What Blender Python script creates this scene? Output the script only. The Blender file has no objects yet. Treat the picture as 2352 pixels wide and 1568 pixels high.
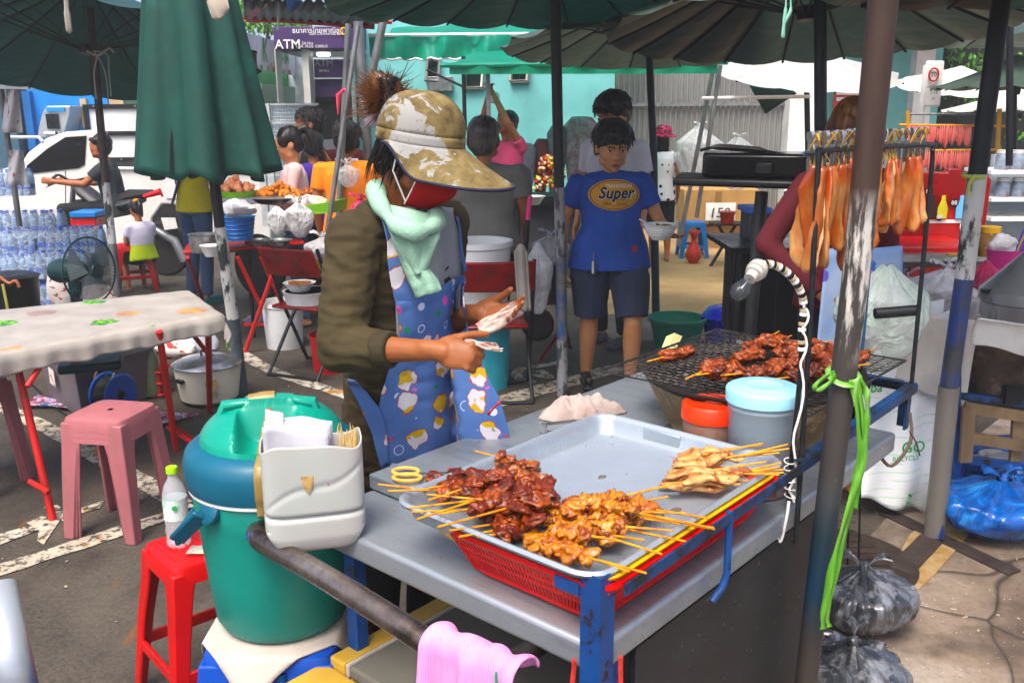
import bpy,math,random,bmesh
import numpy as np
from mathutils import Vector,Matrix,noise,Euler
from mathutils.bvhtree import BVHTree
random.seed(7)
R_=math.radians
sc=bpy.context.scene
COL=sc.collection
# ---------------------------------------------------------------- camera
cam_d=bpy.data.cameras.new('camera');cam=bpy.data.objects.new('camera',cam_d);COL.objects.link(cam)
cam_d.sensor_width=36;cam_d.lens=32.13;cam_d.clip_start=.05;cam_d.clip_end=400
CAMH=1.65
CM=Matrix.Rotation(R_(90-14.03),3,'X') @ Matrix.Rotation(R_(-0.4),3,'Z')
cam.matrix_world=Matrix.Translation((0,0,CAMH)) @ CM.to_4x4()
sc.camera=cam
# ---------------------------------------------------------------- light
w=bpy.data.worlds.new('World');sc.world=w;w.use_nodes=True
nt=w.node_tree;bg=nt.nodes['Background']
sky=nt.nodes.new('ShaderNodeTexSky');sky.sky_type='NISHITA';sky.sun_disc=False
sky.sun_elevation=R_(62);sky.sun_rotation=R_(200);sky.air_density=.55;sky.dust_density=4.5;sky.ozone_density=.6
nt.links.new(sky.outputs[0],bg.inputs[0]);bg.inputs[1].default_value=.135
sd=bpy.data.lights.new('sun','SUN');sun=bpy.data.objects.new('sun',sd);COL.objects.link(sun)
sd.energy=1.3;sd.angle=R_(28);sd.color=(1,.95,.88)
sun.rotation_euler=(R_(28),0,R_(-20))
sc.view_settings.view_transform='Standard';sc.view_settings.look='None'
sc.view_settings.exposure=1.5;sc.view_settings.gamma=1
sc.cycles.max_bounces=7;sc.cycles.transparent_max_bounces=12;sc.cycles.use_denoising=True
# ---------------------------------------------------------------- photo geometry
F_=2099.3
def ray(u,v): return CM @ Vector(((u-1176)/F_,-(v-784)/F_,-1))
def V(u,v,Y):
    d=ray(u,v);return Vector((0,0,CAMH)) + d*(Y/d.y)
def G(u,v,z=0.):
    d=ray(u,v);return Vector((0,0,CAMH)) + d*((z-CAMH)/d.z)
_az=R_(41.5);AX=Vector((math.sin(_az),math.cos(_az),0));BX=Vector((-math.cos(_az),math.sin(_az),0))
O_=Vector((.138,1.3265,0))
def C(a,b,z): return O_ + AX*a + BX*b + Vector((0,0,z))
CART_RZ=math.atan2(AX.y,AX.x)
# ---------------------------------------------------------------- mesh builder
def rotm(e): return Euler([R_(x) for x in e]).to_matrix() if e is not None and not isinstance(e,Matrix) else (e or Matrix.Identity(3))
class MB:
    def __init__(s): s.v=[];s.f=[]
    def add(s,vs,fs):
        n=len(s.v);s.v += [Vector(p) for p in vs];s.f += [tuple(i+n for i in f) for f in fs];return s
    def box(s,c,d,R=None):
        R=rotm(R);c=Vector(c);x,y,z=d[0]/2,d[1]/2,d[2]/2
        vs=[c + R @ Vector((i*x,j*y,k*z)) for i in (-1,1) for j in (-1,1) for k in (-1,1)]
        return s.add(vs,[(0,1,3,2),(4,6,7,5),(0,4,5,1),(2,3,7,6),(0,2,6,4),(1,5,7,3)])
    def bar(s,p,q,w,h=None,up=(0,0,1)):
        p,q=Vector(p),Vector(q);h=h or w;d=q-p;L=d.length;d.normalize();up=Vector(up)
        if abs(d.dot(up)) > .98: up=Vector((1,0,0)) if abs(d.x) < .9 else Vector((0,1,0))
        x=d.cross(up).normalized();z=x.cross(d)
        return s.box((p+q)/2,(w,L,h),Matrix((x,d,z)).transposed())
    def tube(s,pts,r,n=8,cap=True,closed=False,flat=1.):
        pts=[Vector(p) for p in pts];m=len(pts);rs=r if isinstance(r,(list,tuple)) else [r]*m
        T=[]
        for i in range(m):
            a=pts[(i-1) % m] if (closed or i > 0) else pts[i];b=pts[(i+1) % m] if (closed or i < m-1) else pts[i]
            T.append((b-a).normalized() if (b-a).length > 1e-9 else Vector((0,0,1)))
        up=Vector((0,0,1)) if abs(T[0].z) < .9 else Vector((1,0,0))
        x=T[0].cross(up).normalized();vs=[];fs=[]
        for i in range(m):
            x=(x - T[i]*x.dot(T[i])).normalized();y=T[i].cross(x)
            for k in range(n):
                t=2*math.pi*k/n;vs.append(pts[i] + (x*math.cos(t) + y*math.sin(t)*flat)*rs[i])
        for i in range(m if closed else m-1):
            j=(i+1) % m
            for k in range(n): l=(k+1) % n;fs.append((i*n+k,i*n+l,j*n+l,j*n+k))
        if cap and not closed: fs.append(tuple(range(n))[::-1]);fs.append(tuple((m-1)*n+k for k in range(n)))
        return s.add(vs,fs)
    def cap(s,p,q,r1,r2=None,n=12):
        p,q=Vector(p),Vector(q);r2=r1 if r2 is None else r2;d=(q-p);L=d.length
        d=d/L if L > 1e-6 else Vector((0,0,1));pts=[];rs=[]
        for i in range(5): t=math.pi/2*(i+.15)/5;pts.append(p - d*r1*math.cos(t));rs.append(r1*math.sin(t))
        pts += [p,q];rs += [r1,r2]
        for i in range(5): t=math.pi/2*(4.85-i)/5;pts.append(q + d*r2*math.cos(t));rs.append(r2*math.sin(t))
        return s.tube(pts,rs,n)
    def ell(s,c,r,R=None,n=14,m=9):
        c=Vector(c);R=rotm(R);r=(r,r,r) if not hasattr(r,'__len__') else r;vs=[];fs=[]
        for j in range(1,m):
            ph=math.pi*j/m
            for i in range(n): th=2*math.pi*i/n;vs.append(c + R @ Vector((r[0]*math.sin(ph)*math.cos(th),r[1]*math.sin(ph)*math.sin(th),r[2]*math.cos(ph))))
        for j in range(m-2):
            for i in range(n): k=(i+1) % n;fs.append((j*n+i,(j+1)*n+i,(j+1)*n+k,j*n+k))
        a=len(vs);vs += [c + R @ Vector((0,0,r[2])),c - R @ Vector((0,0,r[2]))]
        for i in range(n): k=(i+1) % n;fs.append((a,i,k));fs.append((a+1,(m-2)*n+k,(m-2)*n+i))
        return s.add(vs,fs)
    def lathe(s,prof,c=(0,0,0),n=24,R=None,sx=1,sy=1,fn=None):
        c=Vector(c);R=rotm(R);vs=[];fs=[];m=len(prof)
        for j,(r,z) in enumerate(prof):
            for i in range(n):
                t=2*math.pi*i/n;k=fn(t,j) if fn else 1
                vs.append(c + R @ Vector((r*sx*k*math.cos(t),r*sy*k*math.sin(t),z)))
        for j in range(m-1):
            for i in range(n): k=(i+1) % n;fs.append((j*n+i,j*n+k,(j+1)*n+k,(j+1)*n+i))
        if prof[0][0] > 1e-5: fs.append(tuple(range(n))[::-1])
        if prof[-1][0] > 1e-5 and prof[-1] != prof[0]: fs.append(tuple((m-1)*n+i for i in range(n)))
        return s.add(vs,fs)
    def lathe_open(s,prof,**k):
        n=len(s.f);s.lathe(prof,**k);s.f=[f for f in s.f if len(f) < 5];return s
    def grid(s,fn,nu,nv,wrap=False):
        vs=[fn(i/(nu if wrap else nu-1) if nu > 1 else 0,j/(nv-1)) for j in range(nv) for i in range(nu)]
        fs=[(j*nu+i,j*nu+(i+1) % nu,(j+1)*nu+(i+1) % nu,(j+1)*nu+i) for j in range(nv-1) for i in range(nu if wrap else nu-1)]
        return s.add(vs,fs)
    def prism(s,poly,z0,z1,T=None):
        n=len(poly);vs=[Vector((x,y,z0)) for x,y in poly] + [Vector((x,y,z1)) for x,y in poly]
        if T is not None: vs=[T @ v for v in vs]
        return s.add(vs,[tuple(range(n))[::-1],tuple(range(n,2*n))] + [(i,(i+1) % n,n+(i+1) % n,n+i) for i in range(n)])
    def quad(s,a,b,c,d): return s.add([a,b,c,d],[(0,1,2,3)])
    def blob(s,c,r,seed=0,amp=.25,fr=1.2,R=None,n=14,m=9):
        c=Vector(c);R=rotm(R);r=(r,r,r) if not hasattr(r,'__len__') else r
        a=len(s.v);s.ell((0,0,0),(1,1,1),None,n,m);so=Vector((seed*7.31,seed*3.7,seed*1.9))
        for i in range(a,len(s.v)):
            p=s.v[i];k=1 + amp*(noise.noise(p*fr+so)*1.3 + .5*noise.noise(p*fr*2.7+so)+(.22*noise.noise(p*fr*6+so) if n > 15 else 0))
            p=p*k;s.v[i]=c + R @ Vector((p.x*r[0],p.y*r[1],p.z*r[2]))
        return s
    def loft(s,secs,n=18,R=None):
        # secs: (center, rx, ry), closed flat ends, sections lie in local xy
        R=rotm(R);vs=[];fs=[];m=len(secs)
        for c,rx,ry in secs:
            for i in range(n): t=2*math.pi*i/n;vs.append(Vector(c) + R @ Vector((rx*math.cos(t),ry*math.sin(t),0)))
        for j in range(m-1):
            for i in range(n): k=(i+1) % n;fs.append((j*n+i,j*n+k,(j+1)*n+k,(j+1)*n+i))
        fs.append(tuple(range(n))[::-1]);fs.append(tuple((m-1)*n+i for i in range(n)))
        return s.add(vs,fs)
    def frus(s,p,q,r1,r2,n=14): return s.tube([p,q],[r1,r2],n)
    def mesh(s,name,smooth=40):
        me=bpy.data.meshes.new(name);me.from_pydata([tuple(p) for p in s.v],[],s.f);me.update()
        if smooth:
            me.polygons.foreach_set('use_smooth',[True]*len(me.polygons))
            if smooth < 180: me.set_sharp_from_angle(angle=R_(smooth))
        return me
    def build(s,name,mat,parent=None,world=False,smooth=40,bevel=0,solid=0,sub=0,label=None,bseg=2):
        if world and parent is not None:
            ML=(Matrix.Translation(parent.location) @ parent.rotation_euler.to_matrix().to_4x4()).inverted();s.v=[ML @ v for v in s.v]
        me=s.mesh(name,smooth);me.materials.append(mat)
        o=bpy.data.objects.new(name,me);COL.objects.link(o)
        if parent is not None: o.parent=parent
        if solid: m=o.modifiers.new('solid','SOLIDIFY');m.thickness=solid;m.offset=0
        if bevel: m=o.modifiers.new('bevel','BEVEL');m.width=bevel;m.segments=bseg;m.limit_method='ANGLE';m.angle_limit=R_(35)
        if sub: m=o.modifiers.new('sub','SUBSURF');m.levels=sub;m.render_levels=sub
        if label: o['label']=label
        return o
def tag(o,label=None,cat=None,group=None,kind=None):
    if label: o['label']=label
    if cat: o['category']=cat
    if group: o['group']=group
    if kind: o['kind']=kind
    return o
def thing(name,label,cat,loc=(0,0,0),rz=0,group=None):
    o=bpy.data.objects.new(name,None);COL.objects.link(o);o.empty_display_size=.05
    o.location=loc;o.rotation_euler=(0,0,rz) if not hasattr(rz,'__len__') else rz
    return tag(o,label,cat,group)
def struct(o): o['kind']='structure';return o
def stuff(o): o['kind']='stuff';return o
KIDS={}
def dup(o,loc=None,rz=None,label=None,parent=None,scale=None):
    kids=[c for c in bpy.data.objects if c.parent == o] if o not in KIDS else KIDS[o]
    KIDS[o]=kids
    c=o.copy();COL.objects.link(c)
    if parent is not None: c.parent=parent
    if loc is not None: c.location=loc
    if rz is not None: c.rotation_euler=(0,0,rz) if not hasattr(rz,'__len__') else rz
    if scale: c.scale=(scale,)*3 if not hasattr(scale,'__len__') else scale
    if label: c['label']=label
    for k in kids: dup(k,parent=c)
    return c
# ---------------------------------------------------------------- materials
def hx(h):
    if not isinstance(h,str): return tuple(h)+(1,) if len(h) == 3 else tuple(h)
    h=h.lstrip('#');o=[]
    for i in (0,2,4): x=int(h[i:i+2],16)/255;o.append(x/12.92 if x <= .04045 else ((x+.055)/1.055)**2.4)
    l=.3*o[0]+.55*o[1]+.15*o[2];o=[min(1,max(0,l+(x-l)*1.1)) for x in o];k=(max(l,.002)/.8)**.10;return (*[x*k for x in o],1)
MATS={}
class NB:
    def __init__(s,name):
        s.m=bpy.data.materials.new(name);s.m.use_nodes=True;s.t=s.m.node_tree;s.b=s.t.nodes['Principled BSDF'];s.co=None
    def n(s,typ,**k):
        o=s.t.nodes.new('ShaderNode'+typ)
        for a,b in k.items(): setattr(o,a,b)
        return o
    def l(s,a,b): s.t.links.new(a,b)
    def coord(s,scale=(1,1,1),kind='Object',rot=(0,0,0),loc=(0,0,0)):
        if s.co is None: s.co=s.n('TexCoord')
        m=s.n('Mapping');m.inputs['Scale'].default_value=scale;m.inputs['Rotation'].default_value=rot;m.inputs['Location'].default_value=loc
        s.l(s.co.outputs[kind],m.inputs[0]);return m.outputs[0]
    def noise(s,sc_=5,det=4,rough=.55,st=(1,1,1),dist=0,loc=(0,0,0),kind='Object'):
        o=s.n('TexNoise');o.inputs['Scale'].default_value=sc_;o.inputs['Detail'].default_value=det;o.inputs['Roughness'].default_value=rough;o.inputs['Distortion'].default_value=dist
        s.l(s.coord(st,loc=loc,kind=kind),o.inputs['Vector']);return o.outputs[0]
    def vor(s,sc_=5,st=(1,1,1),feat='F1',loc=(0,0,0),rnd=1.):
        o=s.n('TexVoronoi',feature=feat);o.inputs['Scale'].default_value=sc_;o.inputs['Randomness'].default_value=rnd
        s.l(s.coord(st,loc=loc),o.inputs['Vector']);return o
    def ramp(s,f,stops,interp='LINEAR'):
        o=s.n('ValToRGB');o.color_ramp.interpolation=interp;e=o.color_ramp.elements
        while len(e) < len(stops): e.new(.5)
        for i,(p,c) in enumerate(stops): e[i].position=p;e[i].color=hx(c) if not isinstance(c,(int,float)) else (c,c,c,1)
        s.l(f,o.inputs[0]);return o.outputs[0]
    def mix(s,f,a,b,mode='MIX'):
        o=s.n('Mix',data_type='RGBA',blend_type=mode)
        for sock,val in ((o.inputs[0],f),(o.inputs[6],a),(o.inputs[7],b)):
            if isinstance(val,bpy.types.NodeSocket): s.l(val,sock)
            elif isinstance(val,(int,float)): sock.default_value=val if sock == o.inputs[0] else (val,val,val,1)
            else: sock.default_value=hx(val)
        return o.outputs[2]
    def math(s,op,a,b=0.):
        o=s.n('Math',operation=op)
        for i,x in enumerate((a,b)):
            if isinstance(x,bpy.types.NodeSocket): s.l(x,o.inputs[i])
            else: o.inputs[i].default_value=x
        return o.outputs[0]
    def col(s,c):
        if isinstance(c,bpy.types.NodeSocket): s.l(c,s.b.inputs['Base Color'])
        else: s.b.inputs['Base Color'].default_value=hx(c)
        return s
    def set(s,**k):
        mp=dict(rough='Roughness',metal='Metallic',trans='Transmission Weight',ior='IOR',alpha='Alpha',sheen='Sheen Weight',coat='Coat Weight',sss='Subsurface Weight',emis='Emission Strength',aniso='Anisotropic')
        for a,v in k.items():
            i=s.b.inputs[mp[a]]
            if isinstance(v,bpy.types.NodeSocket): s.l(v,i)
            else: i.default_value=v
        return s
    def bump(s,f,str_=.3,dist=.01):
        o=s.n('Bump');o.inputs['Strength'].default_value=str_;o.inputs['Distance'].default_value=dist
        s.l(f,o.inputs['Height'])
        nl=s.b.inputs['Normal']
        if nl.is_linked: s.l(nl.links[0].from_socket,o.inputs['Normal'])
        s.l(o.outputs[0],nl);return s
def mat(name,c,c2=None,rough=.5,metal=0,sc_=6,lo=.35,hi=.7,st=(1,1,1),bump=.15,bsc=None,bdist=.004,det=5,**k):
    if name in MATS: return MATS[name]
    b=NB(name)
    if c2 is None:
        r,g,bb,_=hx(c);c2=(r*.72,g*.72,bb*.72)
    b.col(b.ramp(b.noise(sc_,det,.6,st),[(lo,c),(hi,c2)]))
    rr=b.ramp(b.noise(sc_*1.7,3,.6,st,loc=(3,1,2)),[(.3,max(0,rough-.08)),(.75,min(1,rough+.12))])
    b.set(rough=rr,metal=metal,**k)
    if bump: b.bump(b.noise(bsc or sc_*5,4,.6,st),bump,bdist)
    MATS[name]=b.m;return b.m
def grimy(name,c,dirt='#3b3128',amt=.5,rough=.45,sc_=9,bump=.2,**k):
    if name in MATS: return MATS[name]
    b=NB(name);n1=b.noise(sc_,7,.65);n2=b.noise(sc_*6,3,.7)
    m1=b.ramp(n1,[(.48,0.),(.72,amt)]);base=b.ramp(b.noise(2.2,2),[(.3,c),(.75,tuple(x*.82 for x in hx(c)[:3]))])
    b.col(b.mix(m1,base,dirt)).set(rough=b.ramp(n2,[(.3,rough),(.8,min(1,rough+.25))]),**k);b.bump(n2,bump,.002)
    MATS[name]=b.m;return b.m
def chipped(name,paint,under,lo=.5,hi=.55,sc_=12,st=(1,1,.35),rough=.45,umetal=0.3,bump=.4):
    """old paint flaking off a pipe or frame"""
    if name in MATS: return MATS[name]
    b=NB(name);n1=b.noise(sc_,8,.65,st);f=b.ramp(n1,[(lo,0.),(hi,1.)])
    p=b.ramp(b.noise(3,3),[(.3,paint),(.8,tuple(x*.7 for x in hx(paint)[:3]))])
    u=b.ramp(b.noise(20,5,.7),[(.35,under),(.7,tuple(x*.5 for x in hx(under)[:3]))])
    b.col(b.mix(f,p,u)).set(rough=b.ramp(f,[(0,rough),(1,.6)]),metal=b.ramp(f,[(0,0.),(1,umetal)]));b.bump(f,bump,.002);b.bump(b.noise(60,3),.15,.001)
    MATS[name]=b.m;return b.m
# ---------------------------------------------------------------- writing
def text_geo(s,size=1.,align='CENTER',bold=0,sx=1.,shear=0):
    cu=bpy.data.curves.new('t','FONT');cu.body=s;cu.size=size;cu.align_x=align;cu.align_y='CENTER';cu.offset=bold*size;cu.shear=shear;cu.resolution_u=3
    o=bpy.data.objects.new('t',cu);COL.objects.link(o)
    me=bpy.data.meshes.new_from_object(o);vs=[Vector((v.co.x*sx,v.co.y,0)) for v in me.vertices];fs=[tuple(p.vertices) for p in me.polygons]
    bpy.data.objects.remove(o);bpy.data.curves.remove(cu);bpy.data.meshes.remove(me);return vs,fs
def frame(o,right,up):
    """4x4 from a point, a text-right vector and an up vector (normal faces the viewer)"""
    r=Vector(right).normalized();n=r.cross(Vector(up)).normalized();u=n.cross(r)
    M=Matrix((r,u,n)).transposed().to_4x4();M.translation=Vector(o);return M
def write(s,size,T,m,parent,name='lettering',world=True,bold=0,sx=1.,align='CENTER',shear=0):
    vs,fs=text_geo(s,size,align,bold,sx,shear);b=MB();b.add([T @ v for v in vs],fs)
    return b.build(name,m,parent,world=world,smooth=0)
def bake(o):
    bpy.context.view_layer.update();dg=bpy.context.evaluated_depsgraph_get()
    me=bpy.data.meshes.new_from_object(o.evaluated_get(dg));old=o.data;o.modifiers.clear();o.data=me;return o
def wrinkle(me,amp,fr,st=(1,1,1),seed=0,ridge=False):
    n=len(me.vertices);co=np.empty(n*3,np.float32);no=np.empty(n*3,np.float32)
    me.vertices.foreach_get('co',co);me.vertex_normals.foreach_get('vector',no);co=co.reshape(-1,3);no=no.reshape(-1,3)
    q=co*np.array(st)*fr + np.array([seed*5.1,seed*2.3,seed]);k=np.array([noise.noise(p) for p in q.tolist()],np.float32)
    if ridge: k=1-2*np.abs(k)
    co += no*(amp*k)[:,None];me.vertices.foreach_set('co',co.ravel());me.update()
def arc(c,r,a0,a1,n,ax=(1,0,0),ay=(0,0,1)):
    c=Vector(c);ax=Vector(ax);ay=Vector(ay)
    return [c + ax*r*math.cos(R_(a0+(a1-a0)*i/(n-1))) + ay*r*math.sin(R_(a0+(a1-a0)*i/(n-1))) for i in range(n)]
def bez(p0,p1,p2,p3=None,n=10):
    o=[]
    for i in range(n):
        t=i/(n-1);u=1-t
        o.append(Vector(p0)*u*u + Vector(p1)*2*u*t + Vector(p2)*t*t if p3 is None else Vector(p0)*u**3 + Vector(p1)*3*u*u*t + Vector(p2)*3*u*t*t + Vector(p3)*t**3)
    return o
def spline(pts,n=6):
    pts=[Vector(p) for p in pts];q=[pts[0]]+pts+[pts[-1]];o=[]
    for i in range(1,len(q)-2):
        a,b,c,d=q[i-1:i+3]
        for k in range(n):
            t=k/n;o.append(.5*((2*b)+(c-a)*t+(2*a-5*b+4*c-d)*t*t+(3*b-a-3*c+d)*t**3))
    return o+[pts[-1]]
# ---------------------------------------------------------------- people
def skin_mat(name,c,c2):
    b=NB(name);b.col(b.ramp(b.noise(9,4),[(.35,c),(.72,c2)])).set(rough=.5,sss=.06);b.bump(b.noise(90,3),.12,.001);return b.m
SKIN=skin_mat('skin','#a86a45','#8f5536');SKIN2=skin_mat('skin_light','#c98f68','#b57a55');SKIN3=skin_mat('skin_tan','#b0642f','#98522a')
def hair_mat(name,c,c2):
    b=NB(name);n1=b.noise(60,3,.6,(1,1,.12));b.col(b.ramp(n1,[(.35,c),(.75,c2)])).set(rough=.42);b.bump(n1,.6,.004);return b.m
HAIR=hair_mat('hair_black','#0b0908','#231a15');HAIRB=hair_mat('hair_brown','#2e180b','#8a5628');HAIRG=hair_mat('hair_greying','#2b2725','#6d655f')
EYE_W=mat('eye_white','#d8d4cc',rough=.3,bump=0);EYE_D=mat('eye_dark','#100a08',rough=.2,bump=0);LIP=mat('lips','#8e4a3d',rough=.45,bump=0)
def cloth_mat(name,c,c2=None,rough=.85,wr=.35,sc_=7,fine=.12,**k):
    if name in MATS: return MATS[name]
    b=NB(name);r,g,bb,_=hx(c);c2=c2 or (r*.8,g*.8,bb*.8)
    b.col(b.ramp(b.noise(5,5),[(.35,c),(.7,c2)])).set(rough=rough,sheen=.0,**k)
    b.bump(b.noise(sc_,4,.5,(1,1,.5),dist=.8),wr,.03);b.bump(b.noise(220,2),fine,.001);MATS[name]=b.m;return b.m
def hand(mb,wrist,d,n,s,k=1.,curl=(25,30,25),thumb=(35,20),spread=6,fn=8):
    """palm + five fingers. d: direction, n: palm normal (fingers curl towards it), s: side of the thumb"""
    w=Vector(wrist);d=Vector(d).normalized();n=(Vector(n)-d*Vector(n).dot(d)).normalized();s0=d.cross(n).normalized()
    s=s0 if Vector(s).dot(s0) > 0 else -s0
    pc=w + d*.048*k;Rm=Matrix((s,n,d)).transposed()
    mb.ell(pc,(.038*k,.0155*k,.052*k),Rm,14,9);mb.ell(w+d*.03*k+s*.022*k+n*.006*k,(.019*k,.015*k,.034*k),Rm,10,7)
    mb.cap(w-d*.03*k,w+d*.02*k,.024*k,.026*k)
    L=(.074,.082,.077,.060);tips=[]
    curls=curl if hasattr(curl[0],'__len__') else [curl]*4
    for i in range(4):
        off=(.027-.0185*i)*k;p=w + d*(.088-.003*abs(i-1.2))*k + s*off;a=R_(spread*(1.3-i));dd=(d*math.cos(a)+s*math.sin(a)).normalized()
        for j,fr in enumerate((.46,.30,.24)):
            t=R_(curls[i][j]);nn=(n - dd*n.dot(dd)).normalized() if j == 0 else nn
            dd2=(dd*math.cos(t)+nn*math.sin(t)).normalized();nn=(nn*math.cos(t)-dd*math.sin(t)).normalized();dd=dd2
            q=p + dd*L[i]*fr*k;mb.cap(p,q,(.0098-.0011*j-(.001 if i == 3 else 0))*k,(.0092-.0012*j-(.001 if i == 3 else 0))*k,fn);p=q
        tips.append(p)
    p=w + d*.022*k + s*.030*k + n*.006*k;a=R_(thumb[0]);dd=(d*math.cos(a)+s*math.sin(a)).normalized();t=R_(thumb[1])
    for j,ll in enumerate((.040,.032,.027)):
        dd=(dd*math.cos(t)+n*math.sin(t)).normalized();q=p + dd*ll*k;mb.cap(p,q,(.0125-.001*j)*k,(.0115-.0012*j)*k,fn);p=q
        if j > 0: dd=(dd*math.cos(t*.6)+d*math.sin(t*.6)).normalized()
    return tips
def head(mb,c,Rh,k=1.,face=1.,ear=1):
    """Rh maps head axes (x left, -y forward, z up)"""
    c=Vector(c);P=lambda x,y,z: c + Rh @ Vector((x,y,z))*k
    mb.ell(P(0,.012,.035),(.074*k,.092*k,.082*k),Rh,18,12);mb.ell(P(0,-.02,-.005),(.066*k,.074*k,.085*k),Rh,16,11)
    mb.ell(P(0,-.038,-.058),(.046*k,.045*k,.042*k),Rh,14,9);mb.ell(P(0,-.066,-.083),(.020*k,.017*k,.016*k),Rh,8,6)
    for s in (-1,1):
        mb.ell(P(s*.036,-.060,-.018),(.024*k,.020*k,.023*k),Rh,10,7)
        mb.ell(P(s*.045,-.02,-.055),(.022*k,.04*k,.025*k),Rh,10,7)
        mb.ell(P(s*.024,-.083,.036),(.026*k,.010*k,.009*k),Rh,10,6)
        if ear: mb.ell(P(s*.075,.008,-.005),(.009*k,.018*k,.030*k),Rh @ Matrix.Rotation(R_(-12),3,'X'),8,7)
    if face:
        mb.cap(P(0,-.086,.022),P(0,-.104,-.018),.008*k,.0115*k,8)
        for s in (-1,1): mb.ell(P(s*.0125,-.094,-.022),(.009*k,.010*k,.008*k),Rh,8,6)
        mb.ell(P(0,-.088,-.046),(.023*k,.010*k,.0065*k),Rh,10,6);mb.ell(P(0,-.086,-.057),(.020*k,.010*k,.0068*k),Rh,10,6)
    return P
def face_parts(P,Rh,k,par,brow=HAIR):
    for s in (-1,1):
        e=MB();e.ell(P(s*.030,-.0845,.012),(.0125*k,.006*k,.0052*k),Rh,10,7);e.build('eye',EYE_W,par)
        e=MB();e.ell(P(s*.030,-.0895,.012),(.0052*k,.0025*k,.0052*k),Rh,8,6);e.build('iris',EYE_D,par)
        e=MB();e.tube([P(s*.014,-.094,.030),P(s*.03,-.095,.035),P(s*.047,-.086,.030)],[.003*k,.0042*k,.002*k],6,flat=.6);e.build('eyebrow',brow,par)
        e=MB();e.tube([P(s*.017,-.0905,.014),P(s*.03,-.0925,.0185),P(s*.043,-.0865,.014)],[.0012*k,.002*k,.0012*k],5);e.build('eyelid',EYE_D,par)
    e=MB();e.ell(P(0,-.0945,-.0515),(.020*k,.005*k,.0075*k),Rh,12,6);e.build('lips',LIP,par)
PEND=[]
def fin(mb,name,m,par,vox,sm=5,wr=None,world=False,solid=0):
    o=mb.build(name,m,par,world=world,smooth=180)
    r=o.modifiers.new('r','REMESH');r.mode='VOXEL';r.voxel_size=vox;r.use_smooth_shade=True
    if sm: s=o.modifiers.new('s','SMOOTH');s.factor=.5;s.iterations=sm
    PEND.append((o,m,wr));return o
def flush():
    if not PEND: return
    bpy.context.view_layer.update();dg=bpy.context.evaluated_depsgraph_get()
    res=[(o,bpy.data.meshes.new_from_object(o.evaluated_get(dg)),m,wr) for o,m,wr in PEND]
    PEND.clear()
    for o,me,m,wr in res:
        o.modifiers.clear();o.data=me
        if wr: wrinkle(me,*wr)
        me.polygons.foreach_set('use_smooth',[True]*len(me.polygons));me.materials.clear();me.materials.append(m)
def interp(a,b,t): return Vector(a)*(1-t)+Vector(b)*t
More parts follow.
